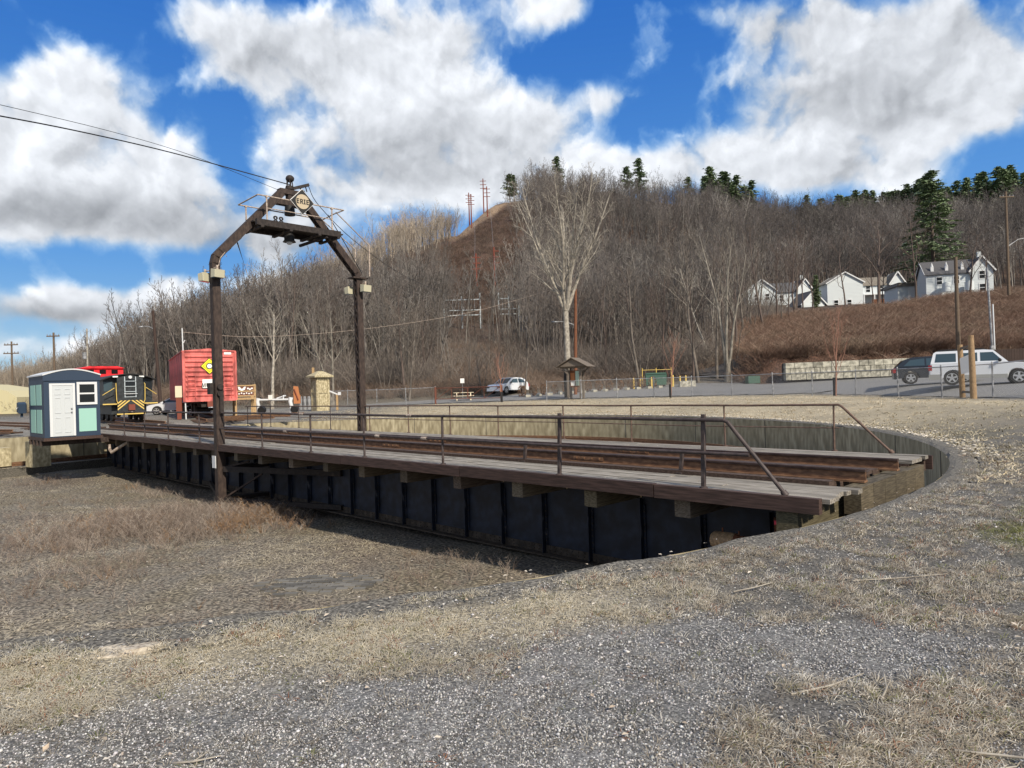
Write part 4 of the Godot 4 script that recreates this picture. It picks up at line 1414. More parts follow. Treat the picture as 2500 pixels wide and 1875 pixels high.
func make_hut() -> void:
	var t := thing("control_hut", "navy hut with white door and arched roof at the left end of the bridge", "hut", bl(-11.6, 0, 3.92), YAW)
	# own axes: +x is the door side, z towards the near side; 2.6 by 1.9 metres
	var w := Geo.new()
	var arc := PackedVector2Array()
	for k in 13:
		var a := float(k) / 12.0
		arc.append(Vector2(-0.98 + 1.96 * a, 2.45 + 0.22 * sin(a * PI)))
	var body := PackedVector2Array([Vector2(-0.94, 0.02), Vector2(0.94, 0.02)])
	for k in range(12, -1, -1):
		body.append(Vector2(arc[k].x * 0.959, arc[k].y - 0.03))
	var side := Transform3D(Basis(Vector3(0, 0, 1), Vector3(0, 1, 0), Vector3(-1, 0, 0)), Vector3.ZERO)
	w.prism(body, -1.3, 1.3, side)
	obj("walls", w, "navy", t)
	var fl := Geo.new()
	fl.span(Vector3(-1.34, -0.1, -0.99), Vector3(1.4, 0.015, 0.99))
	obj("floor", fl, "fascia_wood", t)
	var bm := Geo.new()
	for x in [-1.0, -0.4, 0.2, 0.8]:
		bm.span(Vector3(x - 0.06, -0.3, -2.2), Vector3(x + 0.06, -0.105, 1.02))
	obj("floor_beam", bm, "arch", t)
	var rf := Geo.new()
	for k in 12:
		var p := arc[k]
		var q := arc[k + 1]
		var up := Vector3(0, q.x - p.x, -(q.y - p.y)).normalized()
		for e in [[0.0, 1.0], [-0.05, -1.0]]:
			rf.quad(Vector3(-1.42, p.y + e[0], p.x), Vector3(1.36, p.y + e[0], p.x), Vector3(1.36, q.y + e[0], q.x), Vector3(-1.42, q.y + e[0], q.x), up * e[1])
		for x in [1.36, -1.42]:
			rf.quad(Vector3(x, p.y, p.x), Vector3(x, q.y, q.x), Vector3(x, q.y - 0.05, q.x), Vector3(x, p.y - 0.05, p.x), Vector3(x, 0, 0))
	for s in [0, 12]:
		var p := arc[s]
		rf.quad(Vector3(-1.42, p.y, p.x), Vector3(1.36, p.y, p.x), Vector3(1.36, p.y - 0.05, p.x), Vector3(-1.42, p.y - 0.05, p.x), Vector3(0, 0, p.x))
	obj("roof", rf, "roof_white", t)
	var fa := Geo.new()
	var fp := PackedVector2Array([Vector2(-0.97, 2.2), Vector2(0.97, 2.2)])
	for k in range(12, -1, -1):
		fp.append(Vector2(arc[k].x * 0.99, arc[k].y - 0.052))
	fa.prism(fp, -1.335, -1.302, side)
	obj("fascia", fa, "navy", t)
	# door (z runs to the viewer's left): 3.84 .. 4.67 on the bridge axis
	var fr := Geo.new()
	fr.span(Vector3(1.302, 0.06, 0.68), Vector3(1.34, 2.1, 0.77))
	fr.span(Vector3(1.302, 0.06, -0.08), Vector3(1.34, 2.1, 0.0))
	fr.span(Vector3(1.302, 2.02, 0.002), Vector3(1.338, 2.1, 0.678))
	obj("door_frame", fr, "white", t)
	var dr := Geo.new()
	dr.span(Vector3(1.303, 0.06, 0.002), Vector3(1.322, 2.018, 0.678))
	var door := obj("door", dr, "door_white", t)
	for e in [[0.2, 0.78], [0.95, 1.55], [1.66, 1.88]]:
		for z in [0.18, 0.5]:
			var g := Geo.new()
			for f in [[e[0], e[0] + 0.02, -0.1, 0.1], [e[1] - 0.02, e[1], -0.1, 0.1], [e[0] + 0.021, e[1] - 0.021, -0.1, -0.08], [e[0] + 0.021, e[1] - 0.021, 0.08, 0.1]]:
				g.span(Vector3(1.3225, f[0], z + f[2]), Vector3(1.336, f[1], z + f[3]))
			obj("door_panel", g, "door_white", door)
	for y in [0.98, 1.12]:
		var g := Geo.new()
		g.blob(Vector3(1.36, y, 0.05), Vector3(0.035, 0.03, 0.03), 6, 10)
		obj("knob", g, "galv", door)
	# window
	var wf := Geo.new()
	wf.span(Vector3(1.302, 1.25, -0.84), Vector3(1.345, 1.34, -0.14))
	wf.span(Vector3(1.302, 2.05, -0.84), Vector3(1.345, 2.14, -0.14))
	wf.span(Vector3(1.302, 1.342, -0.84), Vector3(1.345, 2.048, -0.75))
	wf.span(Vector3(1.302, 1.342, -0.23), Vector3(1.345, 2.048, -0.14))
	wf.span(Vector3(1.302, 1.66, -0.748), Vector3(1.343, 1.72, -0.232))
	var win := obj("window", wf, "white", t)
	for e in [[1.342, 1.658], [1.722, 2.048]]:
		var g := Geo.new()
		g.span(Vector3(1.303, e[0], -0.748), Vector3(1.316, e[1], -0.232))
		obj("pane", g, "glass_dark", win)
	var pp := Geo.new()
	pp.span(Vector3(1.302, 0.2, -0.8), Vector3(1.312, 1.1, -0.2))
	obj("panel", pp, "mint", t)
	for e in [[0.07, 0.9], [-0.97, -0.12]]:
		for y in [[0.18, 1.1], [1.27, 2.07]]:
			var g := Geo.new()
			g.span(Vector3(e[0], y[0], 0.942), Vector3(e[1] - 0.0, y[1], 0.952))
			obj("panel", g, "mint", t)
	# concrete supports and rubble under this end
	for e in [[-15.0, -0.85, 4.2, 0.7, 1.1, "square concrete pier under the left corner of the navy hut"], [-16.3, -0.95, 5.6, 1.0, 0.8, "low concrete block at the left edge under the hut"]]:
		var g := Geo.new()
		g.box(Vector3.ZERO, Vector3(e[3], e[4], e[3]), Basis(Vector3.UP, 0.2))
		var o := obj("concrete_pier", g, "stone")
		o.position = bl(e[0], e[1], e[2])
		o.rotation.y = YAW
		tag(o, e[5], "pier")
	var hs := Geo.new()
	hs.tube(PackedVector3Array([bl(-9.6, -0.3, 2.2), bl(-9.9, -0.55, 2.5), bl(-10.3, -0.72, 2.6), bl(-10.6, -0.6, 2.6), bl(-10.65, -0.42, 2.6)]), PackedFloat32Array([0.06, 0.06, 0.06, 0.06, 0.06]), 10)
	tag(obj("hose", hs, "pipe_white"), "bent grey hose hanging between the hut and the bridge", "hose")
	var mb := Geo.new()
	mb.prism(PackedVector2Array([Vector2(-0.2, -0.2), Vector2(0.18, -0.24), Vector2(0.22, 0.14), Vector2(0.05, 0.22), Vector2(-0.16, 0.2)]), -0.14, 0.14, Transform3D(), 0.03)
	mb.box(Vector3(0, -0.25, 0), Vector3(0.08, 0.3, 0.08))
	var face := thing("mailbox", "small dark box with a white smile beside the left wall of the navy hut", "box", bl(-13.0, 1.2, 5.1), YAW)
	obj("shell", mb, "navy", face)
	var sm := Geo.new()
	sm.tube(PackedVector3Array([Vector3(0.02, 0.0, 0.175), Vector3(0.08, -0.06, 0.165), Vector3(0.15, 0.04, 0.13)]), PackedFloat32Array([0.005, 0.03, 0.005]), 6)
	obj("smile", sm, "white", face)

# ---------------------------------------------------------------- yard on the left
func toward_table(at: Vector3) -> float:
	# turn that points +x of a thing at the middle of the turntable
	return atan2(at.z + CD, CX - at.x)

func circle(r: float, k: int, at := Vector2.ZERO) -> PackedVector2Array:
	var o := PackedVector2Array()
	for i in k:
		o.append(at + Vector2(cos(TAU * i / k), sin(TAU * i / k)) * r)
	return o

func track(angle: float, r0: float, r1: float, label: String) -> void:
	var dir := Vector3(cos(angle), 0, -sin(angle))
	var base := Vector3(CX, 0, -CD)
	var t := thing("railway_track", label, "track", base + dir * r0 + Vector3(0, 0.02, 0), angle, "tracks that fan out from the turntable")
	var l := r1 - r0
	for z in [0.755, -0.755]:
		var g := Geo.new()
		g.span(Vector3(0, 0.0, z - 0.07), Vector3(l, 0.02, z + 0.07))
		g.span(Vector3(0, 0.02, z - 0.012), Vector3(l, 0.1, z + 0.012))
		g.span(Vector3(0, 0.1, z - 0.036), Vector3(l, 0.14, z + 0.036))
		obj("rail", g, "rail", t)
	var k := 0
	while k * 0.6 < minf(l, 24.0):
		var g := Geo.new()
		g.box(Vector3(0.2 + k * 0.6, -0.03, 0), Vector3(0.23, 0.08, 2.5), Basis(Vector3.UP, rng.randf_range(-0.02, 0.02)))
		obj("tie", g, "tie", t)
		k += 1

func wheelset(parent: Node3D, x: float, r: float) -> void:
	var g := Geo.new()
	for z in [-0.74, 0.74]:
		g.tube(PackedVector3Array([Vector3(x, r, z - 0.07), Vector3(x, r, z + 0.07)]), PackedFloat32Array([r, r]), 20)
	g.rod(Vector3(x, r, -0.7), Vector3(x, r, 0.7), 0.08, 8)
	obj("wheelset", g, "arch_dark", parent)

func make_yard() -> void:
	rng.seed = 31
	for e in [[131.0, 18.7, 60.0, "rusty track leading from the turntable to the black locomotive"], [120.0, 18.7, 60.0, "rusty track leading from the turntable to the red boxcar"], [141.0, 18.7, 58.0, "rusty track curving behind the navy hut towards the caboose"], [152.0, 18.7, 58.0, "rusty track at the far left beyond the navy hut"]]:
		track(deg_to_rad(e[0]), e[1], e[2], e[3])
	# black locomotive, +x is its front
	var at := Vector3(-21.8, 0.15, -39.0)
	var t := thing("locomotive", "small black switching locomotive with yellow chevrons on its nose", "locomotive", at, toward_table(at))
	var g := Geo.new()
	g.span(Vector3(-6.0, 0.95, -1.35), Vector3(-0.1, 1.1, 1.35))
	g.span(Vector3(-4.6, 0.4, -0.9), Vector3(-0.4, 0.95, 0.9))
	obj("frame", g, "loco_black", t)
	g = Geo.new()
	var roof := PackedVector2Array()
	for k in 11:
		var a := -1.0 + 0.2 * k
		roof.append(Vector2(a * 1.38, 2.72 - 0.32 * a * a))
	for k in 11:
		var a := 1.0 - 0.2 * k
		roof.append(Vector2(a * 1.38, 2.66 - 0.32 * a * a))
	var facing := Transform3D(Basis(Vector3(0, 0, -1), Vector3(0, 1, 0), Vector3(1, 0, 0)), Vector3.ZERO)
	g.prism(roof, -5.2, -0.15, facing)
	obj("cab_roof", g, "black", t)
	g = Geo.new()
	var cab := PackedVector2Array([Vector2(-1.25, 1.1), Vector2(1.25, 1.1), Vector2(1.25, 2.36), Vector2(0.7, 2.57), Vector2(0, 2.65), Vector2(-0.7, 2.57), Vector2(-1.25, 2.36)])
	g.prism(cab, -5.0, -0.5, facing)
	obj("cab", g, "loco_black", t)
	for z in [-1.02, 1.02]:
		g = Geo.new()
		g.span(Vector3(-0.5, 1.72, z - 0.22), Vector3(-0.485, 2.26, z + 0.22))
		obj("window", g, "glass_dark" if z < 0 else "glass_grey", t)
	g = Geo.new()
	g.prism(PackedVector2Array([Vector2(-0.66, 1.0), Vector2(0.66, 1.0), Vector2(0.66, 2.5), Vector2(0, 2.62), Vector2(-0.66, 2.5)]), -0.5, -0.02, facing)
	var hood := obj("hood", g, "loco_black", t)
	g = Geo.new()
	g.span(Vector3(-0.015, 1.95, -0.24), Vector3(0.0, 2.38, 0.24))
	obj("window", g, "glass_dark", hood)
	for k in 4:
		g = Geo.new()
		for z in [-0.28, 0.28]:
			g.span(Vector3(-0.018, 1.35 + 0.3 * k, z - 0.02), Vector3(0.015, 1.63 + 0.3 * k, z + 0.02))
		g.span(Vector3(-0.018, 1.36 + 0.3 * k, -0.26), Vector3(0.013, 1.39 + 0.3 * k, 0.26))
		obj("grille", g, "steel_blue", hood)
	g = Geo.new()
	g.tube(PackedVector3Array([Vector3(-0.02, 2.5, 0), Vector3(0.06, 2.5, 0)]), PackedFloat32Array([0.09, 0.09]), 14)
	obj("headlight", g, "white", t)
	for z in [-0.62, 0.72]:
		g = Geo.new()
		g.span(Vector3(-0.145, 2.5, z - 0.13), Vector3(-0.12, 2.58, z + 0.13))
		obj("number_board", g, "sign_white", t)
	g = Geo.new()
	g.span(Vector3(-0.02, 0.42, -0.68), Vector3(0.05, 1.18, 0.68))
	obj("pilot", g, "loco_black", t)
	for s in [-1.0, 1.0]:
		for k in 3:
			g = Geo.new()
			var x0 := 0.02 + 0.2 * k
			g.prism(PackedVector2Array([Vector2(x0 * s, 1.18), Vector2((x0 + 0.1) * s, 1.18), Vector2(0.67 * s, 1.18 - (0.57 - x0) * 0.85), Vector2(0.67 * s, 1.18 - (0.67 - x0) * 0.85)]), 0.052, 0.06, facing)
			obj("chevron", g, "yellow", t)
	g = Geo.new()
	g.span(Vector3(0.06, 0.62, -0.16), Vector3(0.3, 0.95, 0.16))
	obj("coupler", g, "rust_pole", t)
	g = Geo.new()
	g.span(Vector3(0.0, 0.38, -0.72), Vector3(0.1, 0.44, 0.72))
	g.span(Vector3(0.0, 0.96, -1.4), Vector3(0.05, 1.02, -0.7))
	g.span(Vector3(0.0, 0.96, 0.7), Vector3(0.05, 1.02, 1.4))
	obj("step", g, "yellow", t)
	for s in [-1.0, 1.0]:
		g = Geo.new()
		g.tube(PackedVector3Array([Vector3(0.08, 1.0, 0.66 * s), Vector3(0.1, 1.2, 0.72 * s), Vector3(0.1, 2.1, 0.74 * s), Vector3(0.02, 2.16, 0.72 * s)]), PackedFloat32Array([0.022, 0.022, 0.022, 0.022]), 6)
		g.rod(Vector3(0.02, 1.9, 0.8 * s), Vector3(-0.1, 1.5, 1.38 * s), 0.02, 6)
		obj("handrail", g, "yellow", t)
	g = Geo.new()
	g.rod(Vector3(0.08, 1.55, -0.34), Vector3(0.08, 1.55, 0.34), 0.018, 6)
	obj("grab_bar", g, "white", t)
	for x in [-0.95, -2.2, -3.6]:
		wheelset(t, x, 0.42)
	# red boxcar
	at = Vector3(-18.8, 0.16, -42.5)
	t = thing("boxcar", "faded red boxcar with ribbed end, yellow diamond emblem and white sign", "boxcar", at, toward_table(at))
	g = Geo.new()
	g.span(Vector3(-12.3, 1.05, -1.5), Vector3(-0.06, 4.05, 1.5))
	var body := obj("body", g, "red_paint", t)
	g = Geo.new()
	var top := PackedVector2Array([Vector2(-1.56, 4.05), Vector2(1.56, 4.05), Vector2(1.56, 4.1), Vector2(0, 4.24), Vector2(-1.56, 4.1)])
	g.prism(top, -12.35, 0.02, facing)
	obj("roof", g, "red_paint", t)
	for k in 9:
		g = Geo.new()
		var y := 1.35 + 0.3 * k
		g.prism(PackedVector2Array([Vector2(-0.06, y - 0.1), Vector2(0.0, y - 0.06), Vector2(0.02, y + 0.0), Vector2(0.0, y + 0.07), Vector2(-0.06, y + 0.1)]), -1.36, 1.36)
		obj("end_rib", g, "red_paint", body)
	for z in [-1.5, 1.5]:
		g = Geo.new()
		g.span(Vector3(-0.06, 1.0, z - 0.09), Vector3(0.03, 4.05, z + 0.03))
		obj("corner_post", g, "red_paint", body)
		for k in 10:
			var s := Geo.new()
			var x := -0.6 - 1.15 * k
			s.span(Vector3(x - 0.05, 1.1, z - 0.02 if z < 0 else z), Vector3(x + 0.05, 4.04, z if z < 0 else z + 0.02))
			obj("side_rib", s, "red_paint", body)
	g = Geo.new()
	g.span(Vector3(-0.06, 0.95, -1.52), Vector3(0.02, 1.12, 1.52))
	obj("end_sill", g, "red_paint", t)
	for e in [[-1.25, -0.82], [0.82, 1.25]]:
		g = Geo.new()
		for z in e:
			g.rod(Vector3(0.05, 1.1, z), Vector3(0.05, 2.62, z), 0.02, 6)
		for k in 6:
			g.rod(Vector3(0.05, 1.2 + 0.27 * k, e[0]), Vector3(0.05, 1.2 + 0.27 * k, e[1]), 0.014, 6)
		obj("ladder", g, "red_paint", t)
	var dia := Node3D.new()
	dia.name = "diamond_emblem"
	t.add_child(dia)
	dia.transform = Transform3D(Basis(Vector3.UP, PI / 2), Vector3(0.03, 3.14, 0.0))
	for e in [[0.52, 0.0, "ink"], [0.47, 0.006, "yellow_bright"], [0.37, 0.012, "ink"], [0.34, 0.018, "yellow_bright"]]:
		g = Geo.new()
		g.prism(PackedVector2Array([Vector2(0, e[0]), Vector2(e[0], 0), Vector2(0, -e[0]), Vector2(-e[0], 0)]), e[1], e[1] + 0.005)
		obj("emblem_layer", g, e[2], dia)
	g = Geo.new()
	g.prism(circle(0.2, 24), 0.024, 0.028)
	obj("disc", g, "ink", dia)
	g = Geo.new()
	g.prism(circle(0.14, 24), 0.029, 0.033)
	obj("disc", g, "sign_white", dia)
	var sn := Node3D.new()
	sn.name = "white_sign"
	t.add_child(sn)
	sn.transform = Transform3D(Basis(Vector3.UP, PI / 2), Vector3(0.07, 2.05, -0.12))
	g = Geo.new()
	g.span(Vector3(-0.55, -0.27, 0), Vector3(0.55, 0.27, 0.02))
	obj("board", g, "sign_white", sn)
	letters("MUSEUM", 0.22, "ink", sn, Transform3D(Basis().scaled(Vector3(0.95, 1.15, 1)), Vector3(0.02, -0.1, 0.024)), "lettering", 0.006)
	g = Geo.new()
	g.span(Vector3(0.0, 3.86, -1.28), Vector3(0.025, 4.0, -0.86))
	obj("number_plate", g, "sign_white", t)
	g = Geo.new()
	g.span(Vector3(0.0, 0.62, -0.2), Vector3(0.4, 0.95, 0.2))
	obj("coupler", g, "rust_pole", t)
	g = Geo.new()
	g.span(Vector3(-12.1, 0.6, -0.5), Vector3(-0.2, 1.0, 0.5))
	obj("underframe", g, "arch_dark", t)
	for x in [-1.4, -3.1, -9.2, -10.9]:
		wheelset(t, x, 0.42)
	# red caboose
	at = Vector3(-27.2, 0.15, -46.5)
	t = thing("caboose", "bright red caboose with raised cupola standing behind the navy hut", "caboose", at, toward_table(at) + 0.1)
	g = Geo.new()
	g.span(Vector3(-9.0, 1.0, -1.45), Vector3(-0.6, 2.75, 1.45))
	g.prism(PackedVector2Array([Vector2(-1.55, 2.752), Vector2(1.55, 2.752), Vector2(0.8, 2.95), Vector2(-0.8, 2.95)]), -9.2, 0.2, facing)
	var cb := obj("body", g, "red_bright", t)
	g = Geo.new()
	g.span(Vector3(-6.0, 2.952, -1.3), Vector3(-2.2, 3.45, 1.3))
	g.prism(PackedVector2Array([Vector2(-1.4, 3.452), Vector2(1.4, 3.452), Vector2(0.9, 3.6), Vector2(-0.9, 3.6)]), -6.15, -2.05, facing)
	var cup := obj("cupola", g, "red_bright", t)
	for z in [-0.75, 0.0, 0.75]:
		g = Geo.new()
		g.span(Vector3(-2.2, 3.06, z - 0.2), Vector3(-2.18, 3.36, z + 0.2))
		obj("window", g, "glass_dark", cup)
	for x in [-3.0, -4.2, -5.2]:
		for z in [-1.3, 1.3]:
			g = Geo.new()
			g.span(Vector3(x - 0.3, 3.06, z - 0.02), Vector3(x + 0.3, 3.36, z + 0.02))
			obj("window", g, "glass_dark", cup)
	for z in [-0.85, 0.85]:
		g = Geo.new()
		g.span(Vector3(-0.6, 1.6, z - 0.25), Vector3(-0.58, 2.3, z + 0.25))
		obj("window", g, "glass_dark", cb)
	g = Geo.new()
	g.span(Vector3(-9.0, 0.75, -1.4), Vector3(0.3, 0.98, 1.4))
	for z in [-1.35, 1.35]:
		g.rod(Vector3(0.2, 0.9, z), Vector3(0.2, 2.75, z), 0.03, 6)
	obj("platform", g, "red_paint", t)
	for x in [-1.5, -2.8, -6.8, -8.1]:
		wheelset(t, x, 0.42)
	# deck with banner beside the boxcar
	at = Vector3(-17.2, 0.02, -44.0)
	t = thing("wooden_deck", "light pine deck with a printed banner on its rail beside the boxcar", "deck", at, toward_table(at))
	g = Geo.new()
	g.span(Vector3(-3.0, 1.12, -0.62), Vector3(0.05, 1.24, 0.62))
	obj("floor", g, "pine_wood", t)
	for z in [-0.58, 0.58]:
		for x in [0.0, -1.4, -2.8]:
			g = Geo.new()
			g.span(Vector3(x - 0.06, 0.0, z - 0.06), Vector3(x + 0.06, 2.1, z + 0.06))
			obj("post", g, "pine_wood", t)
	for y in [2.02, 1.66, 1.36]:
		g = Geo.new()
		g.span(Vector3(0.065, y - 0.04, -0.6), Vector3(0.1, y + 0.04, 0.6))
		obj("rail", g, "pine_wood", t)
	g = Geo.new()
	g.span(Vector3(0.02, 1.4, -0.5), Vector3(0.06, 1.98, 0.5))
	var bn := obj("banner", g, "fence_brown", t)
	g = Geo.new()
	g.prism(PackedVector2Array([Vector2(-0.44, 1.95), Vector2(-0.4, 1.76), Vector2(-0.2, 1.68), Vector2(-0.02, 1.76), Vector2(0.04, 1.95), Vector2(-0.06, 1.95), Vector2(-0.2, 1.8), Vector2(-0.34, 1.95)]), 0.102, 0.106, facing)
	for k in 6:
		g.prism(circle(0.05, 8, Vector2(-0.38 + 0.15 * k, 1.5 + 0.04 * (k % 2))), 0.102, 0.106, facing)
	for k in 3:
		g.prism(circle(0.06, 8, Vector2(0.16 + 0.12 * k, 1.83 - 0.05 * (k % 2))), 0.102, 0.106, facing)
	obj("print", g, "sign_white", bn)
	# electric cabinet and white pole at the boxcar corner
	t = thing("utility_cabinet", "cream metal cabinet on brown legs at the left corner of the boxcar", "cabinet", Vector3(-20.5, 0.05, -42.0), 0.3)
	g = Geo.new()
	g.span(Vector3(-0.19, 1.36, -0.12), Vector3(0.19, 2.06, 0.12))
	obj("box", g, "cream", t)
	g = Geo.new()
	g.span(Vector3(-0.16, 0.5, -0.1), Vector3(0.16, 1.358, 0.1))
	g.span(Vector3(-0.12, 0.0, -0.05), Vector3(0.12, 0.5, 0.05))
	obj("stand", g, "rust_pole", t)
	t = thing("white_pole", "slender white pole at the left corner of the red boxcar", "pole", Vector3(-20.15, 0.05, -41.9), 0.0)
	g = Geo.new()
	g.cone(Vector3(0.1, 0, 0), Vector3(0, 5.6, 0), 0.045, 0.035, 8)
	obj("shaft", g, "white", t)
	g = Geo.new()
	g.rod(Vector3(0.06, 4.7, 0), Vector3(0.16, 4.86, 0.0), 0.03, 6)
	obj("hook", g, "white", t)
	# octagonal looking stone booth
	at = Vector3(-14.9, 0.0, -53.0)
	t = thing("stone_booth", "weathered cream concrete booth with pyramid roof beyond the pit", "booth", at, 0.72)
	g = Geo.new()
	g.span(Vector3(-0.5, -0.1, -0.5), Vector3(0.5, 2.6, 0.5))
	obj("shaft", g, "stone", t)
	for s in 4:
		var bs := Basis(Vector3.UP, PI / 2 * s)
		g = Geo.new()
		for f in [[-0.5, -0.36, 0.0, 2.6], [0.36, 0.5, 0.0, 2.6], [-0.36, 0.36, 2.42, 2.6], [-0.36, 0.36, 0.0, 0.35], [-0.36, 0.36, 1.4, 1.5]]:
			g.box(bs * Vector3((f[0] + f[1]) / 2, (f[2] + f[3]) / 2, 0.525), Vector3(f[1] - f[0], f[3] - f[2], 0.048), bs)
		obj("panel_frame", g, "stone", t)
	g = Geo.new()
	var e4 := [Vector3(-0.78, 2.62, -0.78), Vector3(0.78, 2.62, -0.78), Vector3(0.78, 2.62, 0.78), Vector3(-0.78, 2.62, 0.78)]
	for k in 4:
		var p: Vector3 = e4[k]
		var q: Vector3 = e4[(k + 1) % 4]
		var up := Vector3(0, 0.12, 0)
		g.quad(p, q, q + up, p + up, (p + q) * Vector3(1, 0, 1))
		g.quad(p + up, q + up, Vector3(q.x * 0.2, 3.12, q.z * 0.2), Vector3(p.x * 0.2, 3.12, p.z * 0.2), (p + q) * Vector3(1, 0, 1) + Vector3.UP)
	g.quad(e4[0], e4[1], e4[2], e4[3], Vector3.DOWN)
	g.quad(e4[0] * 0.2 + Vector3(0, 2.596, 0), e4[1] * 0.2 + Vector3(0, 2.596, 0), e4[2] * 0.2 + Vector3(0, 2.596, 0), e4[3] * 0.2 + Vector3(0, 2.596, 0), Vector3.UP)
	obj("roof", g, "stone", t)
	g = Geo.new()
	g.span(Vector3(-0.08, 0, -0.08), Vector3(0.08, 3.45, 0.08))
	var o := obj("timber_post", g, "pine_wood")
	o.position = Vector3(-15.75, 0, -54.2)
	tag(o, "new pine post standing behind the stone booth", "post")
	t = thing("lever_stand", "pine post with a slanting white arm right of the stone booth", "post", Vector3(-13.6, 0.05, -53.0), 0.0)
	g = Geo.new()
	g.span(Vector3(-0.07, 0, -0.07), Vector3(0.07, 1.2, 0.07))
	obj("post", g, "pine_wood", t)
	g = Geo.new()
	g.bar(Vector3(-0.7, 1.55, 0.0), Vector3(0.1, 1.2, 0.0), 0.08, 0.1)
	g.box(Vector3(0.2, 1.28, 0.05), Vector3(0.22, 0.24, 0.1))
	obj("arm", g, "white", t)
	# white pipe barrier
	t = thing("pipe_barrier", "white pipe barrier with a small square sign left of the stone booth", "barrier", Vector3(-16.7, 0.05, -48.0), -0.05)
	g = Geo.new()
	g.rod(Vector3(-1.2, 1.0, 0), Vector3(1.2, 0.98, 0), 0.075, 10)
	obj("bar", g, "white", t)
	for x in [-1.2, 1.15]:
		g = Geo.new()
		g.tube(PackedVector3Array([Vector3(x, 0, 0), Vector3(x + 0.03, 0.5, 0), Vector3(x - 0.06, 0.85, 0), Vector3(x, 1.12, 0)]), PackedFloat32Array([0.12, 0.13, 0.14, 0.16]), 10)
		obj("leg", g, "white", t)
		var wt := Geo.new()
		wt.tube(PackedVector3Array([Vector3(x + 0.26, 0.3, -0.2), Vector3(x + 0.26, 0.3, 0.2)]), PackedFloat32Array([0.24, 0.24]), 14)
		obj("weight", wt, "black", t)
	g = Geo.new()
	g.box(Vector3(-0.28, 1.16, 0.09), Vector3(0.3, 0.34, 0.02))
	obj("square_sign", g, "sign_white", t)
	g = Geo.new()
	g.rod(Vector3(0.1, 1.08, -0.1), Vector3(0.75, 1.26, -0.1), 0.05, 8)
	g.rod(Vector3(0.6, 0.98, 0), Vector3(0.62, 1.3, 0), 0.05, 8)
	obj("arm", g, "white", t)
	# rusty machine and grey drums farther back
	t = thing("rusty_machine", "orange rusty machine part standing left of the stone booth", "machine", Vector3(-17.8, 0.6, -56.5), 0.2)
	g = Geo.new()
	g.span(Vector3(-0.26, 0, -0.2), Vector3(0.26, 0.7, 0.2))
	g.prism(PackedVector2Array([Vector2(-0.28, 0.7), Vector2(0.2, 0.7), Vector2(0.1, 1.4), Vector2(-0.26, 1.45)]), -0.16, 0.16)
	obj("housing", g, "orange", t)
	g = Geo.new()
	g.rod(Vector3(0.1, 0.3, 0.25), Vector3(-0.2, 1.2, 0.22), 0.05, 6)
	obj("lever", g, "rust_pole", t)
	for k in 3:
		t = thing("grey_drum", ["left one of three grey drums on end behind the stone booth", "middle one of three grey drums on end behind the stone booth", "right one of three grey drums on end behind the stone booth"][k], "drum", on_land(-18.0 + 0.36 * k, 58.0, -0.02), 0.0)
		g = Geo.new()
		g.tube(PackedVector3Array([Vector3(0, 0, 0), Vector3(0, 0.4, 0), Vector3(0, 0.42, 0), Vector3(0, 0.9, 0), Vector3(0, 1.15, 0)]), PackedFloat32Array([0.17, 0.17, 0.18, 0.17, 0.1]), 12)
		obj("shell", g, "galv", t)
	# pile of old rails at the pit edge
	for k in 5:
		g = Geo.new()
		var a := Vector3(-16.4 - 0.3 * k, 0.1 + 0.05 * (k % 2), -38.0 - 0.8 * k)
		g.bar(a, a + Vector3(3.8 + 0.3 * k, 0.12, 2.0 - 0.5 * k), 0.1, 0.13)
		tag(obj("old_rail", g, "rail"), "rusty old rail lying in the heap at the pit edge before the boxcar", "rail").set_meta("group", "old rails in the heap before the boxcar")
	# beige shed at the far left
	t = thing("metal_shed", "beige ribbed metal shed at the far left edge", "shed", Vector3(-52.5, 0.2, -70.0), 0.1)
	g = Geo.new()
	g.prism(PackedVector2Array([Vector2(-7.0, 0), Vector2(1.6, 0), Vector2(1.6, 1.7), Vector2(0.6, 2.4), Vector2(-4, 3.2), Vector2(-7, 2.6)]), -8.0, 0.0)
	obj("wall", g, "shed_beige", t)
	for k in 14:
		g = Geo.new()
		g.span(Vector3(-3.9 + 0.4 * k - 0.02, 0, 0.001), Vector3(-3.9 + 0.4 * k + 0.02, minf(2.9, 3.15 - 0.17 * k) if k < 12 else 1.75, 0.025))
		obj("rib", g, "shed_beige", t)
	# poles on the left
	pole("utility_pole", Vector3(-30.9, 0.5, -60.0), 8.6, 0.16, "dark_pole", "dark leaning wooden pole between the locomotive and the boxcar", [[7.2, -1.0]], -0.055, "lamp")
	pole("utility_pole", Vector3(-52.2, 0.2, -66.0), 5.6, 0.12, "pole_wood", "grey utility pole with cross arms before the beige shed", [[5.2, 0.6], [4.4, 0.9]], 0.0, "arms")
	pole("utility_pole", Vector3(-58.5, 0.5, -80.0), 8.0, 0.13, "pole_wood", "more distant grey utility pole with cross arms above the beige shed", [[7.6, 0.8], [6.6, 0.9]], 0.0, "arms")
	pole("utility_pole", Vector3(-50.2, 0.5, -75.0), 8.4, 0.14, "pole_wood", "plain tall grey pole rising left behind the navy hut", [[8.0, 0.7]], 0.0, "arms")
	pole("utility_pole", Vector3(-43.5, 0.5, -70.0), 8.2, 0.1, "bark_pale", "thin pale pole with a grey can behind the navy hut roof", [], 0.01, "can")
	pole("white_mast", Vector3(-40.8, 0.1, -52.0), 4.4, 0.06, "white", "thin white mast at the left side of the navy hut", [], 0.02, "")

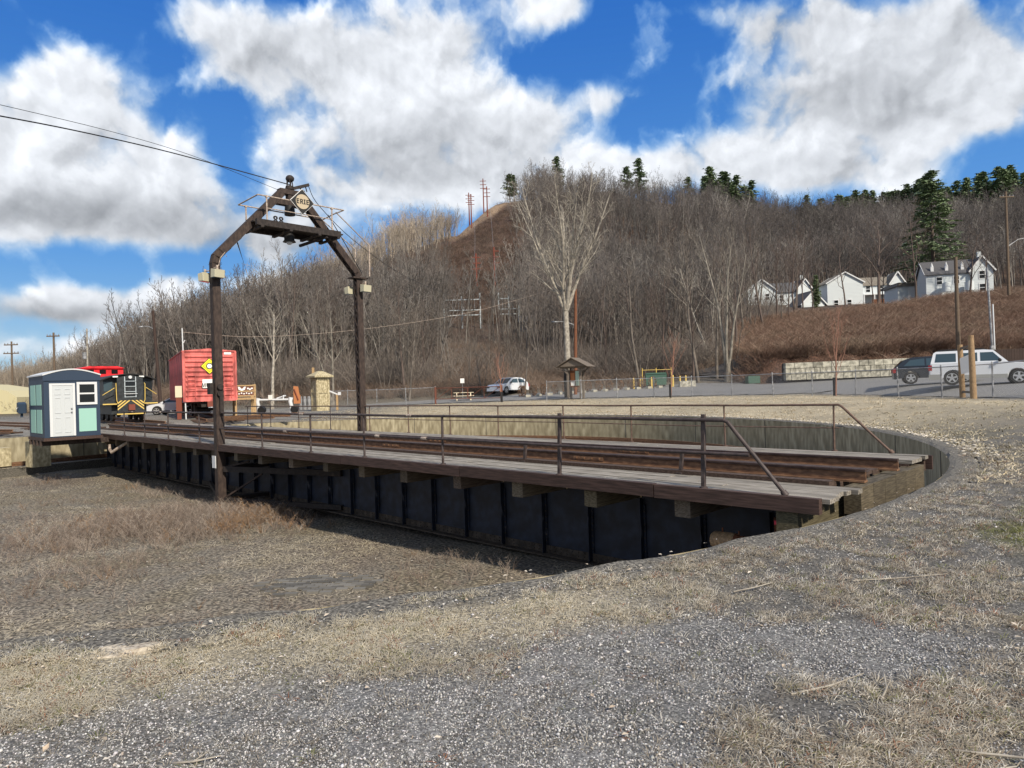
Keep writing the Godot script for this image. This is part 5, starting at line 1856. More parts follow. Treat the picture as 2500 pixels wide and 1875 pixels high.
func pole(called: String, at: Vector3, h: float, r: float, m: String, label: String, arms: Array, lean := 0.0, kind := "") -> Node3D:
	var t := thing(called, label, "pole", at, 0.0)
	t.rotation.z = -lean
	var g := Geo.new()
	g.cone(Vector3(0, -0.4, 0), Vector3(0, h, 0), r, r * 0.72, 10)
	obj("shaft", g, m, t)
	for a in arms:
		g = Geo.new()
		if kind == "lamp":
			g.tube(PackedVector3Array([Vector3(0, a[0] - 0.25, 0), Vector3(a[1] * 0.5, a[0] + 0.05, 0), Vector3(a[1], a[0] + 0.1, 0)]), PackedFloat32Array([0.035, 0.035, 0.03]), 6)
			g.blob(Vector3(a[1] * 1.15, a[0] + 0.06, 0), Vector3(absf(a[1]) * 0.22, 0.08, 0.14), 5, 8)
			obj("lamp_arm", g, "galv", t)
		else:
			g.box(Vector3(0, a[0], 0.1), Vector3(a[1] * 2.0, 0.12, 0.1))
			obj("cross_arm", g, m, t)
			for x in [-0.9, -0.45, 0.45, 0.9]:
				var s := Geo.new()
				s.cone(Vector3(x * a[1], a[0] + 0.06, 0.1), Vector3(x * a[1], a[0] + 0.22, 0.1), 0.05, 0.03, 6)
				obj("insulator", s, "galv", t)
	if kind == "can":
		g = Geo.new()
		g.rod(Vector3(-0.2, h * 0.62, 0.1), Vector3(-0.2, h * 0.62 + 0.7, 0.1), 0.2, 10)
		obj("transformer", g, "galv", t)
	return t

# ---------------------------------------------------------------- cars
func make_car(called: String, label: String, at: Vector3, yaw: float, k: Dictionary) -> Node3D:
	var t := thing(called, label, "car", at, yaw)
	var l: float = k.l
	var hw: float = k.w * 0.5
	var wr: float = k.wr
	var low := PackedVector2Array()
	var by: float = k.clear
	var bt: float = k.belt
	for p in k.lower:
		low.append(Vector2(p[0] * l, p[1]))
	# wheel arches cut from the sill, front to rear
	for wx in [k.front * l, k.rear * l]:
		var ar := wr * 1.16
		for i in 9:
			var a := PI * i / 8.0
			var y := wr + sin(a) * ar
			low.append(Vector2(wx + cos(a) * ar, maxf(y, by)))
	var g := Geo.new()
	g.prism(low, -hw, hw, Transform3D(), 0.06)
	obj("body", g, k.paint, t)
	# cabin leaning inwards
	var cab := PackedVector2Array()
	for p in k.cabin:
		cab.append(Vector2(p[0] * l, p[1]))
	var top: float = k.h
	var side := func(y: float) -> float:
		return lerpf(hw * 0.97, hw * 0.78, clampf((y - bt) / (top - bt), 0, 1))
	g = Geo.new()
	var idx := Geometry2D.triangulate_polygon(cab)
	for s in [-1.0, 1.0]:
		for i in range(0, idx.size(), 3):
			var q := []
			for j in 3:
				var p := cab[idx[i + j]]
				q.append(Vector3(p.x, p.y, s * side.call(p.y)))
			g.flat(q[0], q[1], q[2], Vector3(0, 0.1, s))
	for i in cab.size():
		var p := cab[i]
		var q := cab[(i + 1) % cab.size()]
		if p.y <= bt + 0.001 and q.y <= bt + 0.001:
			continue
		g.quad(Vector3(p.x, p.y, -side.call(p.y)), Vector3(q.x, q.y, -side.call(q.y)), Vector3(q.x, q.y, side.call(q.y)), Vector3(p.x, p.y, side.call(p.y)), Vector3((p.x + q.x) * 0.2, 1, 0) if absf(p.y - q.y) < 0.3 else Vector3(p.x + q.x, 0.5, 0))
	obj("cabin", g, k.get("cabin_paint", k.paint), t)
	for wn in k.windows:
		for s in [-1.0, 1.0]:
			g = Geo.new()
			var q := []
			for p in wn:
				q.append(Vector3(p[0] * l, p[1], s * (side.call(p[1]) + 0.006)))
			for i in range(1, q.size() - 1):
				g.flat(q[0], q[i], q[i + 1], Vector3(0, 0, s))
			obj("window", g, "glass_grey", t)
	for ws in k.screens:
		g = Geo.new()
		var a := Vector2(ws[0] * l, ws[1])
		var b := Vector2(ws[2] * l, ws[3])
		var nn := Vector3(signf(a.x), 0.6, 0).normalized() * 0.006
		g.quad(Vector3(a.x, a.y, -side.call(a.y) + 0.08) + nn, Vector3(a.x, a.y, side.call(a.y) - 0.08) + nn, Vector3(b.x, b.y, side.call(b.y) - 0.08) + nn, Vector3(b.x, b.y, -side.call(b.y) + 0.08) + nn, nn)
		obj("windscreen", g, "glass_dark", t)
	for wx in [k.front * l, k.rear * l]:
		for s in [-1.0, 1.0]:
			g = Geo.new()
			var z0: float = s * (hw - 0.24)
			var z1: float = s * (hw - 0.005)
			g.tube(PackedVector3Array([Vector3(wx, wr, z0), Vector3(wx, wr, lerpf(z0, z1, 0.1)), Vector3(wx, wr, lerpf(z0, z1, 0.9)), Vector3(wx, wr, z1)]), PackedFloat32Array([wr * 0.92, wr, wr, wr * 0.92]), 22)
			var wheel := obj("wheel", g, "rubber", t)
			g = Geo.new()
			var z2: float = z1 + s * 0.003
			g.tube(PackedVector3Array([Vector3(wx, wr, z1 - s * 0.03), Vector3(wx, wr, z2)]), PackedFloat32Array([wr * 0.16, wr * 0.14]), 10)
			for i in 5:
				var a := TAU * i / 5.0 + 0.3
				g.bar(Vector3(wx + cos(a) * wr * 0.1, wr + sin(a) * wr * 0.1, z2), Vector3(wx + cos(a) * wr * 0.62, wr + sin(a) * wr * 0.62, z2), wr * 0.24, 0.02, Vector3(0, 0, 1))
			for i in 22:
				var a := TAU * i / 22.0
				var b := TAU * (i + 1) / 22.0
				g.bar(Vector3(wx + cos(a) * wr * 0.63, wr + sin(a) * wr * 0.63, z2), Vector3(wx + cos(b) * wr * 0.63, wr + sin(b) * wr * 0.63, z2), wr * 0.07, 0.022, Vector3(0, 0, 1))
			obj("rim", g, "rim", wheel)
	if k.has("trim"):
		g = Geo.new()
		for s in [-1.0, 1.0]:
			g.span(Vector3(k.rear * l + wr * 1.2, by, s * (hw - 0.03)), Vector3(k.front * l - wr * 1.2, by + 0.2, s * (hw + 0.012)))
			g.span(Vector3(-0.503 * l, by - 0.02, s * (hw - 0.1)), Vector3(k.rear * l - wr * 1.2, by + 0.26, s * (hw + 0.012)))
		obj("lower_trim", g, k.trim, t)
	for s in [-1.0, 1.0]:
		g = Geo.new()
		g.span(Vector3(-0.505 * l, bt - 0.34, s * (hw - 0.2)), Vector3(-0.47 * l, bt - 0.06, s * (hw + 0.004)))
		obj("taillight", g, "tail", t)
		g = Geo.new()
		g.span(Vector3(0.46 * l, k.nose - 0.24, s * (hw - 0.42)), Vector3(0.504 * l, k.nose - 0.1, s * (hw - 0.06)))
		obj("headlight", g, "glass_grey", t)
		g = Geo.new()
		g.blob(Vector3(k.mirror * l, bt + 0.1, s * (hw + 0.1)), Vector3(0.08, 0.09, 0.12), 6, 8)
		obj("mirror", g, "black", t)
		g = Geo.new()
		for x in k.handles:
			g.box(Vector3(x * l, bt - 0.12, s * (hw + 0.01)), Vector3(0.2, 0.04, 0.03))
		obj("door_handle", g, k.paint, t)
	if k.has("rack"):
		for s in [-1.0, 1.0]:
			g = Geo.new()
			g.tube(PackedVector3Array([Vector3(-0.42 * l, top + 0.0, s * hw * 0.66), Vector3(-0.39 * l, top + 0.06, s * hw * 0.66), Vector3(-0.02 * l, top + 0.06, s * hw * 0.66), Vector3(0.03 * l, top, s * hw * 0.66)]), PackedFloat32Array([0.025, 0.025, 0.025, 0.025]), 6)
			obj("roof_rail", g, "black", t)
	return t

const SUV := {"l": 4.8, "w": 1.9, "h": 1.78, "wr": 0.375, "clear": 0.32, "belt": 1.12, "nose": 1.0, "front": 0.29, "rear": -0.29, "mirror": 0.13, "paint": "car_white", "trim": "car_grey", "rack": true, "handles": [-0.13, 0.07],
	"lower": [[-0.5, 0.32], [-0.5, 0.9], [-0.485, 1.12], [0.18, 1.12], [0.2, 1.11], [0.44, 1.04], [0.49, 0.98], [0.5, 0.7], [0.5, 0.32]],
	"cabin": [[-0.485, 1.12], [-0.455, 1.68], [-0.43, 1.76], [0.0, 1.78], [0.08, 1.74], [0.205, 1.12]],
	"windows": [[[-0.445, 1.2], [-0.43, 1.64], [-0.25, 1.64], [-0.25, 1.2]], [[-0.225, 1.2], [-0.225, 1.64], [-0.06, 1.64], [-0.06, 1.2]], [[-0.035, 1.2], [-0.035, 1.64], [0.075, 1.64], [0.155, 1.2]]],
	"screens": [[0.085, 1.72, 0.2, 1.15], [-0.46, 1.66, -0.483, 1.2]]}
const HATCH := {"l": 4.5, "w": 1.85, "h": 1.62, "wr": 0.36, "clear": 0.24, "belt": 1.02, "nose": 0.86, "front": 0.3, "rear": -0.3, "mirror": 0.16, "paint": "car_dark", "handles": [-0.13, 0.07],
	"lower": [[-0.49, 0.3], [-0.5, 0.7], [-0.47, 1.02], [0.22, 1.02], [0.42, 0.92], [0.49, 0.78], [0.5, 0.3]],
	"cabin": [[-0.47, 1.02], [-0.38, 1.42], [-0.28, 1.58], [-0.08, 1.62], [0.05, 1.56], [0.24, 1.02]],
	"windows": [[[-0.38, 1.08], [-0.3, 1.42], [-0.14, 1.5], [-0.14, 1.08]], [[-0.12, 1.08], [-0.12, 1.5], [0.03, 1.48], [0.17, 1.08]]],
	"screens": [[0.06, 1.54, 0.235, 1.05], [-0.39, 1.4, -0.465, 1.06]]}

func sedan(paint: String) -> Dictionary:
	var k := HATCH.duplicate()
	k.paint = paint
	k.h = 1.44
	k.belt = 0.96
	k.wr = 0.34
	k.lower = [[-0.49, 0.26], [-0.5, 0.7], [-0.48, 0.98], [-0.3, 0.96], [0.2, 0.96], [0.42, 0.8], [0.49, 0.66], [0.5, 0.26]]
	k.cabin = [[-0.4, 0.96], [-0.2, 1.38], [-0.06, 1.44], [0.05, 1.4], [0.25, 0.96]]
	k.windows = [[[-0.31, 1.0], [-0.18, 1.32], [-0.06, 1.38], [-0.06, 1.0]], [[-0.04, 1.0], [-0.04, 1.38], [0.04, 1.35], [0.19, 1.0]]]
	k.screens = [[0.06, 1.37, 0.24, 1.0], [-0.21, 1.35, -0.38, 1.0]]
	k.nose = 0.76
	return k

func make_cars() -> void:
	var p := Vector3(24.33, 0.83, -35.20)
	make_car("suv", "white boxy SUV parked behind the two wooden posts", on_land(p.x, 35.2, 0.06), -0.56, SUV)
	make_car("hatchback", "dark grey hatchback parked behind the white SUV", on_land(25.2, 40.6, 0.06), -0.45, HATCH)
	make_car("sedan", "white sedan with its nose beside the black locomotive", on_land(-26.9, 55.0, 0.0), PI + 0.1, sedan("car_white"))
	make_car("sedan", "second white sedan half hidden behind the first beside the boxcar", on_land(-28.6, 60.5, 0.0), PI + 0.1, sedan("car_white"))
	make_car("compact_suv", "white compact SUV seen from behind beyond the brown gate", on_land(-0.4, 68.5, 0.06), -PI / 2 - 0.7, white_hatch())
	make_car("minivan", "dark van parked on the terrace beside the low white garage", on_land(79.5, 127.0, 0.0), 0.2, HATCH)

func white_hatch() -> Dictionary:
	var k := HATCH.duplicate()
	k.paint = "car_white"
	return k

# ---------------------------------------------------------------- fence, lot and the things round it
const FENCE := [[-6.98, 61.8], [2.76, 55.0], [13.69, 52.0], [15.89, 49.5], [17.3, 45.3], [20.6, 41.0], [20.75, 36.7], [20.95, 33.3], [21.47, 30.5], [22.5, 27.0]]

func fence_run(pts: Array, label: String, step := 3.0) -> void:
	var t := thing("chain_link_fence", label, "fence", Vector3.ZERO)
	# one panel of wire, three metres by one and a half
	var w := Geo.new()
	var k := 0
	while k < 46:
		var x := -1.5 + k * 0.1
		for s in [0, 1]:
			var a := Vector2(x, 0.05)
			var b := Vector2(x + 1.42, 1.47)
			if a.x < 0.0:
				a = Vector2(0, a.y - a.x)
			if b.x > 3.0:
				b = Vector2(3.0, b.y - (b.x - 3.0))
			if b.x > a.x + 0.03:
				if s == 0:
					w.bar(Vector3(a.x, a.y, 0.004), Vector3(b.x, b.y, 0.004), 0.0045, 0.0045)
				else:
					w.bar(Vector3(3.0 - a.x, a.y, -0.004), Vector3(3.0 - b.x, b.y, -0.004), 0.0045, 0.0045)
		k += 1
	var panel := w.mesh()
	var path := []
	for i in pts.size() - 1:
		var a := Vector2(pts[i][0], pts[i][1])
		var b := Vector2(pts[i + 1][0], pts[i + 1][1])
		var n := maxi(1, roundi((b - a).length() / step))
		for j in n:
			path.append(a.lerp(b, float(j) / n))
		if i == pts.size() - 2:
			path.append(b)
	for i in path.size():
		var g := Geo.new()
		var p := on_land(path[i].x, path[i].y, -0.1)
		var lean := Vector3(rng.randf_range(-0.05, 0.05), 0, rng.randf_range(-0.03, 0.03))
		g.rod(p, p + Vector3(0, 1.66, 0) + lean, 0.035, 8)
		g.blob(p + Vector3(0, 1.68, 0) + lean, Vector3(0.045, 0.04, 0.045), 4, 8)
		obj("post", g, "galv", t)
		if i < path.size() - 1:
			var q := on_land(path[i + 1].x, path[i + 1].y, -0.1)
			var r := Geo.new()
			r.rod(p + Vector3(0, 1.6, 0), q + Vector3(0, 1.6, 0), 0.025, 8)
			obj("top_rail", r, "galv", t)
			var o := obj("wire_panel", panel, "wire", t)
			var d := (q - p)
			var flat := Vector3(d.x, 0, d.z)
			o.transform = Transform3D(Basis(d / 3.0, Vector3.UP, flat.normalized().cross(Vector3.UP)), p + Vector3(0, 0.1, 0))

func make_lot() -> void:
	rng.seed = 41
	# asphalt of the parking lot
	var v := Geo.new()
	var step := 0.75
	for i in 150:
		for j in 62:
			var x := -62.0 + i * step
			var d := 24.0 + j * step
			if beyond_fence(x + step / 2, d + step / 2) < 0.5 or d > lerpf(66.0, 60.0, smoothstep(0.28, 0.38, x / d)):
				continue
			var c := []
			for e in [[0, 0], [1, 0], [1, 1], [0, 1]]:
				c.append(on_land(x + e[0] * step, d + e[1] * step, 0.045))
			var n := Vector3.UP
			v.col = Color(1, 1, 1) * (1.0 + 0.22 * noise_b.get_noise_2d(x * 0.25, d * 0.5) + 0.12 * noise_b.get_noise_2d(x, d))
			v.tri(c[0], c[1], c[2], n, n, n)
			v.tri(c[0], c[2], c[3], n, n, n)
	struct(obj("parking_lot", v, "asphalt"), "grey worn asphalt of the parking lot beyond the fence", "parking lot")
	# path up the hill
	var pg := Geo.new()
	var pp := [[-9.0, 118.0], [-3.0, 108.0], [4.0, 98.0], [10.0, 89.0], [16.0, 80.0], [21.0, 72.0], [24.0, 66.0]]
	for i in pp.size() - 1:
		for j in 8:
			var a := Vector2(pp[i][0], pp[i][1]).lerp(Vector2(pp[i + 1][0], pp[i + 1][1]), j / 8.0)
			var b := Vector2(pp[i][0], pp[i][1]).lerp(Vector2(pp[i + 1][0], pp[i + 1][1]), (j + 1) / 8.0)
			var s := Vector2(1.4, 0.9)
			pg.quad(on_land(a.x - s.x, a.y - s.y, 0.18), on_land(a.x + s.x, a.y + s.y, 0.18), on_land(b.x + s.x, b.y + s.y, 0.18), on_land(b.x - s.x, b.y - s.y, 0.18), Vector3.UP)
	struct(obj("path", pg, "path"), "grey path climbing the wooded slope behind the kiosk", "path")
	fence_run([FENCE[1], FENCE[2], FENCE[3], FENCE[4], FENCE[5], FENCE[6], FENCE[7], FENCE[8], FENCE[9]], "chain link fence between the dry lawn and the parking lot")
	fence_run([[-17.5, 61.5], [-7.0, 61.8]], "short chain link fence between the stone booth and the brown gate")
	# brown gate: own +x runs to the right
	var a := on_land(-6.9, 61.2)
	var b := on_land(-0.9, 58.2)
	var t := thing("drive_gate", "brown double pipe gate with diagonal braces across the drive", "gate", a, atan2(-(b.z - a.z), b.x - a.x))
	var l := (b - a).length()
	for x in [0.0, l]:
		var g := Geo.new()
		g.rod(Vector3(x, -0.1, 0), Vector3(x, 1.55, 0), 0.08, 10)
		obj("post", g, "fence_brown", t)
	for e in [[0.12, l * 0.5 - 0.04, 1.0], [l * 0.5 + 0.04, l - 0.12, -1.0]]:
		var g := Geo.new()
		g.rod(Vector3(e[0], 1.42, 0), Vector3(e[1], 1.42, 0), 0.035, 8)
		g.rod(Vector3(e[0], 0.45, 0), Vector3(e[1], 0.45, 0), 0.03, 8)
		for x in [e[0], (e[0] + e[1]) / 2, e[1]]:
			g.rod(Vector3(x, 0.42, 0), Vector3(x, 1.45, 0), 0.025, 8)
		for k in 2:
			var x0: float = lerpf(e[0], e[1], 0.5 * k)
			var x1: float = lerpf(e[0], e[1], 0.5 * k + 0.5)
			g.rod(Vector3(x0, 0.45, 0), Vector3(x1, 1.42, 0), 0.025, 8)
		obj("gate_leaf", g, "fence_brown", t)
	# kiosk, front towards the camera
	var at := on_land(5.2, 55.8)
	at.y = 0.55
	t = thing("notice_kiosk", "weathered wooden notice kiosk with a gabled roof beside the white tree", "kiosk", at, -0.5)
	for e in [[-0.55, 0.3], [0.55, 0.3], [-0.55, -0.3], [0.55, -0.3]]:
		var g := Geo.new()
		g.span(Vector3(e[0] - 0.075, -0.2, e[1] - 0.075), Vector3(e[0] + 0.075, 2.3, e[1] + 0.075))
		obj("post", g, "grey_wood", t)
	var kb := Geo.new()
	for s in [-1.0, 1.0]:
		kb.bar(Vector3(0.5 * s, 1.8, 0.38), Vector3(1.0 * s, 2.32, 0.38), 0.1, 0.12)
		kb.bar(Vector3(0.5 * s, 1.8, -0.38), Vector3(1.0 * s, 2.32, -0.38), 0.1, 0.12)
	kb.span(Vector3(-1.15, 2.3, 0.3), Vector3(1.15, 2.42, 0.4))
	kb.span(Vector3(-1.15, 2.3, -0.4), Vector3(1.15, 2.42, -0.3))
	obj("brace", kb, "grey_wood", t)
	var gb := Geo.new()
	gb.prism(PackedVector2Array([Vector2(-1.15, 2.42), Vector2(1.15, 2.42), Vector2(0, 3.02)]), 0.62, 0.66)
	gb.prism(PackedVector2Array([Vector2(-1.15, 2.42), Vector2(1.15, 2.42), Vector2(0, 3.02)]), -0.66, -0.62)
	obj("gable", gb, "grey_wood", t)
	for s in [-1.0, 1.0]:
		for k in 6:
			var g := Geo.new()
			var u := k / 6.0
			var x0 := lerpf(1.4, 0.0, u)
			var y0 := lerpf(2.36, 3.1, u)
			g.bar(Vector3(s * (x0 + 0.03), y0 + 0.015, 0.0), Vector3(s * (x0 - 0.26), y0 + 0.15, 0.0), 1.7, 0.035)
			obj("roof_board", g, "grey_wood", t)
	var bo := Geo.new()
	bo.span(Vector3(-0.47, 0.75, -0.03), Vector3(0.47, 2.1, 0.03))
	var board := obj("board", bo, "brown_wood", t)
	bo = Geo.new()
	bo.span(Vector3(0.02, 0.85, 0.032), Vector3(0.44, 2.05, 0.045))
	obj("map_sheet", bo, "map_green", board)
	bo = Geo.new()
	bo.span(Vector3(-0.42, 1.25, 0.032), Vector3(-0.06, 1.9, 0.045))
	obj("poster", bo, "orange", board)
	bo = Geo.new()
	bo.span(Vector3(-0.4, 0.85, 0.032), Vector3(-0.05, 1.2, 0.045))
	obj("notice", bo, "sign_white", board)
	# picnic table
	at = on_land(-4.6, 64.5, 0.04)
	t = thing("picnic_table", "pale wooden picnic table beyond the brown gate", "table", at, 0.1)
	var g := Geo.new()
	for k in 5:
		g = Geo.new()
		g.span(Vector3(-0.95, 0.72, -0.36 + 0.15 * k), Vector3(0.95, 0.76, -0.23 + 0.15 * k))
		obj("table_plank", g, "cream", t)
	for z in [-0.75, 0.75]:
		g = Geo.new()
		g.span(Vector3(-0.95, 0.42, z - 0.14), Vector3(0.95, 0.46, z + 0.14))
		obj("bench", g, "cream", t)
	for x in [-0.65, 0.65]:
		g = Geo.new()
		g.bar(Vector3(x, 0.0, -0.7), Vector3(x, 0.72, -0.25), 0.08, 0.1)
		g.bar(Vector3(x, 0.0, 0.7), Vector3(x, 0.72, 0.25), 0.08, 0.1)
		g.bar(Vector3(x, 0.38, -0.8), Vector3(x, 0.38, 0.8), 0.07, 0.08)
		obj("leg", g, "cream", t)
	g = Geo.new()
	g.rod(Vector3(0, 0, 0), Vector3(0, 1.7, 0), 0.03, 6)
	t = thing("small_sign", "small white sign on a post above the picnic table", "sign", on_land(-4.9, 67.5), 0.0)
	obj("post", g, "galv", t)
	g = Geo.new()
	g.box(Vector3(0, 1.8, 0.04), Vector3(0.4, 0.46, 0.02))
	obj("plate", g, "sign_white", t)
	# row of clipped brown shrubs with pale stones at their feet
	var bm := Geo.new()
	var kr := RandomNumberGenerator.new()
	kr.seed = 4
	for k in 260:
		var az := kr.randf() * TAU
		var y := kr.randf()
		var r := 0.42 * sqrt(sin(PI * (0.08 + 0.9 * y))) * kr.randf_range(0.75, 1.05)
		var c := Vector3(cos(az) * r, 0.1 + y * 1.0, sin(az) * r)
		var sh := kr.randf_range(0.6, 1.3)
		bm.col = Color(sh, sh, sh)
		var u := Vector3(kr.randfn(), kr.randfn(), kr.randfn()).normalized() * 0.09
		var w := u.cross(Vector3(kr.randfn(), kr.randfn(), kr.randfn())).normalized() * 0.05
		bm.flat(c - u, c + w, c + u, Vector3(cos(az), 0.5, sin(az)))
	var shrub := thing("shrub", "", "shrub", Vector3.ZERO)
	obj("foliage", bm, "shrub_leaf", shrub)
	var sb := Geo.new()
	for k in 5:
		sb.cone(Vector3.ZERO, Vector3(cos(k * 1.3) * 0.2, 0.8, sin(k * 1.3) * 0.2), 0.025, 0.01, 5)
	obj("stem", sb, "bark_dark", shrub)
	for k in 13:
		var x := lerpf(0.9, 13.2, k / 12.0)
		var d := lerpf(63.0, 64.2, k / 12.0)
		var lb := "round brown shrub in the row along the back of the parking lot"
		var s := rng.randf_range(0.85, 1.1)
		if k == 0:
			shrub.position = on_land(x, d)
			tag(shrub, lb, "shrub", "shrubs along the back of the lot")
		else:
			dup(shrub, on_land(x, d), rng.randf() * TAU, Vector3(s, s, s), lb, "shrubs along the back of the lot")
		var st := Geo.new()
		st.box(Vector3.ZERO, Vector3(0.5, 0.24, 0.3), Basis(Vector3.UP, rng.randf()))
		var o := obj("kerb_stone", st, "block")
		o.position = on_land(x + 0.5, d - 0.8, 0.12)
		tag(o, "pale kerb stone in the row before the brown shrubs", "stone", "kerb stones before the shrubs")
	# green dumpster with its yellow bollards
	t = thing("dumpster", "dark green dumpster between yellow bollards", "dumpster", on_land(13.9, 66.0, 0.05), -0.15)
	g = Geo.new()
	g.prism(PackedVector2Array([Vector2(-0.95, 0.1), Vector2(0.95, 0.1), Vector2(1.0, 1.15), Vector2(-1.0, 1.15)]), -0.7, 0.7, Transform3D(), 0.03)
	obj("bin", g, "green_box", t)
	g = Geo.new()
	g.prism(PackedVector2Array([Vector2(-1.02, 1.152), Vector2(1.02, 1.152), Vector2(0.9, 1.3), Vector2(-0.9, 1.3)]), -0.75, 0.75)
	obj("lid", g, "green_box", t)
	var k2 := 0
	for e in [[11.4, 64.0, 1.0], [12.1, 64.4, 0.95], [13.0, 63.6, 1.0], [14.9, 63.8, 1.0], [15.15, 64.2, 1.05], [16.0, 65.0, 0.9], [16.6, 65.2, 0.9]]:
		g = Geo.new()
		g.rod(Vector3.ZERO, Vector3(0, e[2], 0), 0.075, 10)
		g.blob(Vector3(0, e[2], 0), Vector3(0.075, 0.05, 0.075), 4, 10)
		var o := obj("bollard", g, "yellow")
		o.position = on_land(e[0], e[1], 0.02)
		tag(o, ["leftmost yellow bollard left of the green dumpster", "second yellow bollard left of the green dumpster", "yellow bollard before the left end of the green dumpster", "left one of the close pair of yellow bollards at the right of the dumpster", "right one of the close pair of yellow bollards at the right of the dumpster", "yellow bollard standing behind the concrete block", "rightmost yellow bollard behind the concrete block"][k2], "bollard")
		k2 += 1
	g = Geo.new()
	for x in [-1.3, 0.1, 1.6]:
		g.rod(Vector3(x, 0, 0), Vector3(x, 1.7, 0), 0.04, 8)
	g.rod(Vector3(-1.3, 1.5, 0), Vector3(1.6, 1.5, 0), 0.025, 8)
	var yf := obj("yellow_frame", g, "yellow")
	yf.position = on_land(14.4, 68.5)
	tag(yf, "tall yellow pipe frame behind the green dumpster", "frame")
	g = Geo.new()
	g.prism(PackedVector2Array([Vector2(-0.75, 0), Vector2(0.75, 0), Vector2(0.72, 0.55), Vector2(-0.72, 0.55)]), -0.3, 0.3, Transform3D(), 0.03)
	var cbk := obj("concrete_block", g, "block")
	cbk.position = on_land(16.2, 63.2, 0.02)
	tag(cbk, "grey concrete block right of the green dumpster", "block")
	g = Geo.new()
	g.prism(PackedVector2Array([Vector2(-0.55, 0), Vector2(0.55, 0), Vector2(0.55, 0.62), Vector2(0.5, 0.7), Vector2(-0.5, 0.7), Vector2(-0.55, 0.62)]), -0.45, 0.45, Transform3D(), 0.02)
	var ub := obj("utility_box", g, "green_box")
	ub.position = on_land(22.2, 63.0, 0.0)
	tag(ub, "low green utility box left of the retaining wall", "box")
	# retaining wall of big blocks
	t = thing("retaining_wall", "retaining wall of large pale concrete blocks below the brushy bank", "wall", Vector3(24.3, 1.3, -60.6), 0.0)
	for row in 3:
		var x := 0.0 - 0.4 * (row % 2)
		while x < 20.0:
			var w := 0.82 * (1.0 if rng.randf() < 0.75 else 0.62)
			g = Geo.new()
			var tone := rng.randf_range(0.82, 1.06)
			if rng.randf() < 0.08:
				tone *= 0.62
			g.col = Color(tone, tone, tone * 0.98)
			g.prism(PackedVector2Array([Vector2(maxf(x, 0.0) + 0.014, 0.52 * row + 0.014 + x * 0.012), Vector2(x + w - 0.014, 0.52 * row + 0.014 + x * 0.012), Vector2(x + w - 0.014, 0.52 * row + 0.506 + x * 0.012), Vector2(maxf(x, 0.0) + 0.014, 0.52 * row + 0.506 + x * 0.012)]), -0.5, rng.randf_range(-0.01, 0.03), Transform3D(), 0.02)
			obj("block", g, "block", t)
			x += w
	g = Geo.new()
	g.span(Vector3(0.0, 0.0, -0.8), Vector3(20.0, 1.5, -0.52))
	obj("backing", g, "path", t)
	# sign posts by the fence
	t = thing("sign_frame", "two rough wooden posts holding a torn white sheet before the white SUV", "sign frame", on_land(20.75, 30.9), 0.0)
	var pa := on_land(20.62, 30.6) - t.position
	var pb := on_land(21.0, 31.9) - t.position
	g = Geo.new()
	g.tube(PackedVector3Array([pa + Vector3(0.04, -0.1, 0), pa + Vector3(0.02, 1.5, 0), pa + Vector3(0, 2.86, 0)]), PackedFloat32Array([0.135, 0.125, 0.115]), 12)
	obj("post", g, "post_wood", t)
	g = Geo.new()
	g.tube(PackedVector3Array([pb + Vector3(0.03, -0.1, 0), pb + Vector3(0, 1.4, 0), pb + Vector3(-0.03, 2.5, 0)]), PackedFloat32Array([0.125, 0.115, 0.11]), 12)
	obj("post", g, "post_wood", t)
	g = Geo.new()
	g.bar(pb + Vector3(0, 2.32, 0.0), pa + Vector3(0, 2.4, 0), 0.06, 0.1)
	g.bar(pb + Vector3(0, 0.3, 0.0), pa + Vector3(0, 0.3, 0), 0.05, 0.1)
	obj("cross_bar", g, "grey_wood", t)
	g = Geo.new()
	var sa := pa + Vector3(-0.05, 0, -0.1)
	var sd := (pb - pa).normalized()
	g.quad(sa + Vector3(0, 2.0, 0), sa + Vector3(0, 1.2, 0), sa + sd * 1.05 + Vector3(0, 1.12, 0), sa + sd * 1.2 + Vector3(0, 1.86, 0), Vector3(-1, 0, 0))
	obj("sheet", g, "sign_white", t)
	# poles at the right
	pole("utility_pole", Vector3(40.63, 3.97, -62.00), 8.1, 0.2, "pole_wood", "brown wooden utility pole rising behind the white SUV", [], 0.0, "")
	var bp := Vector3(54.88, 10.32, -75.00)
	pole("utility_pole", bp, 11.0, 0.17, "pole_wood", "tall grey utility pole with a street lamp at the right edge", [[10.4, 0.8]], 0.0, "arms")
	g = Geo.new()
	g.tube(PackedVector3Array([Vector3(0.1, 5.0, 0), Vector3(1.2, 5.7, 0), Vector3(2.4, 5.9, 0)]), PackedFloat32Array([0.05, 0.045, 0.04]), 8)
	g.blob(Vector3(2.6, 5.86, 0), Vector3(0.35, 0.1, 0.16), 5, 8)
	obj("lamp_arm", g, "galv", get_node("utility_pole_006"))
	t = thing("steel_mast", "pair of thin steel pipes standing on the brushy bank at the right", "mast", on_land(42.0, 59.5), 0.0)
	g = Geo.new()
	g.rod(Vector3(0, 0, 0), Vector3(-0.3, 9.2, 0), 0.09, 8)
	obj("tall_pipe", g, "galv", t)
	g = Geo.new()
	g.rod(Vector3(0.16, 0.0, 0), Vector3(0.1, 6.0, 0), 0.06, 8)
	obj("short_pipe", g, "white", t)
	g = Geo.new()
	g.span(Vector3(-0.35, 0.0, 0.1), Vector3(-0.05, 2.4, 0.3))
	obj("meter_box", g, "galv", t)
	t = thing("board_fence", "brown board fence behind the hood of the white SUV", "fence", Vector3(39.5, 1.6, -56.0), -0.15)
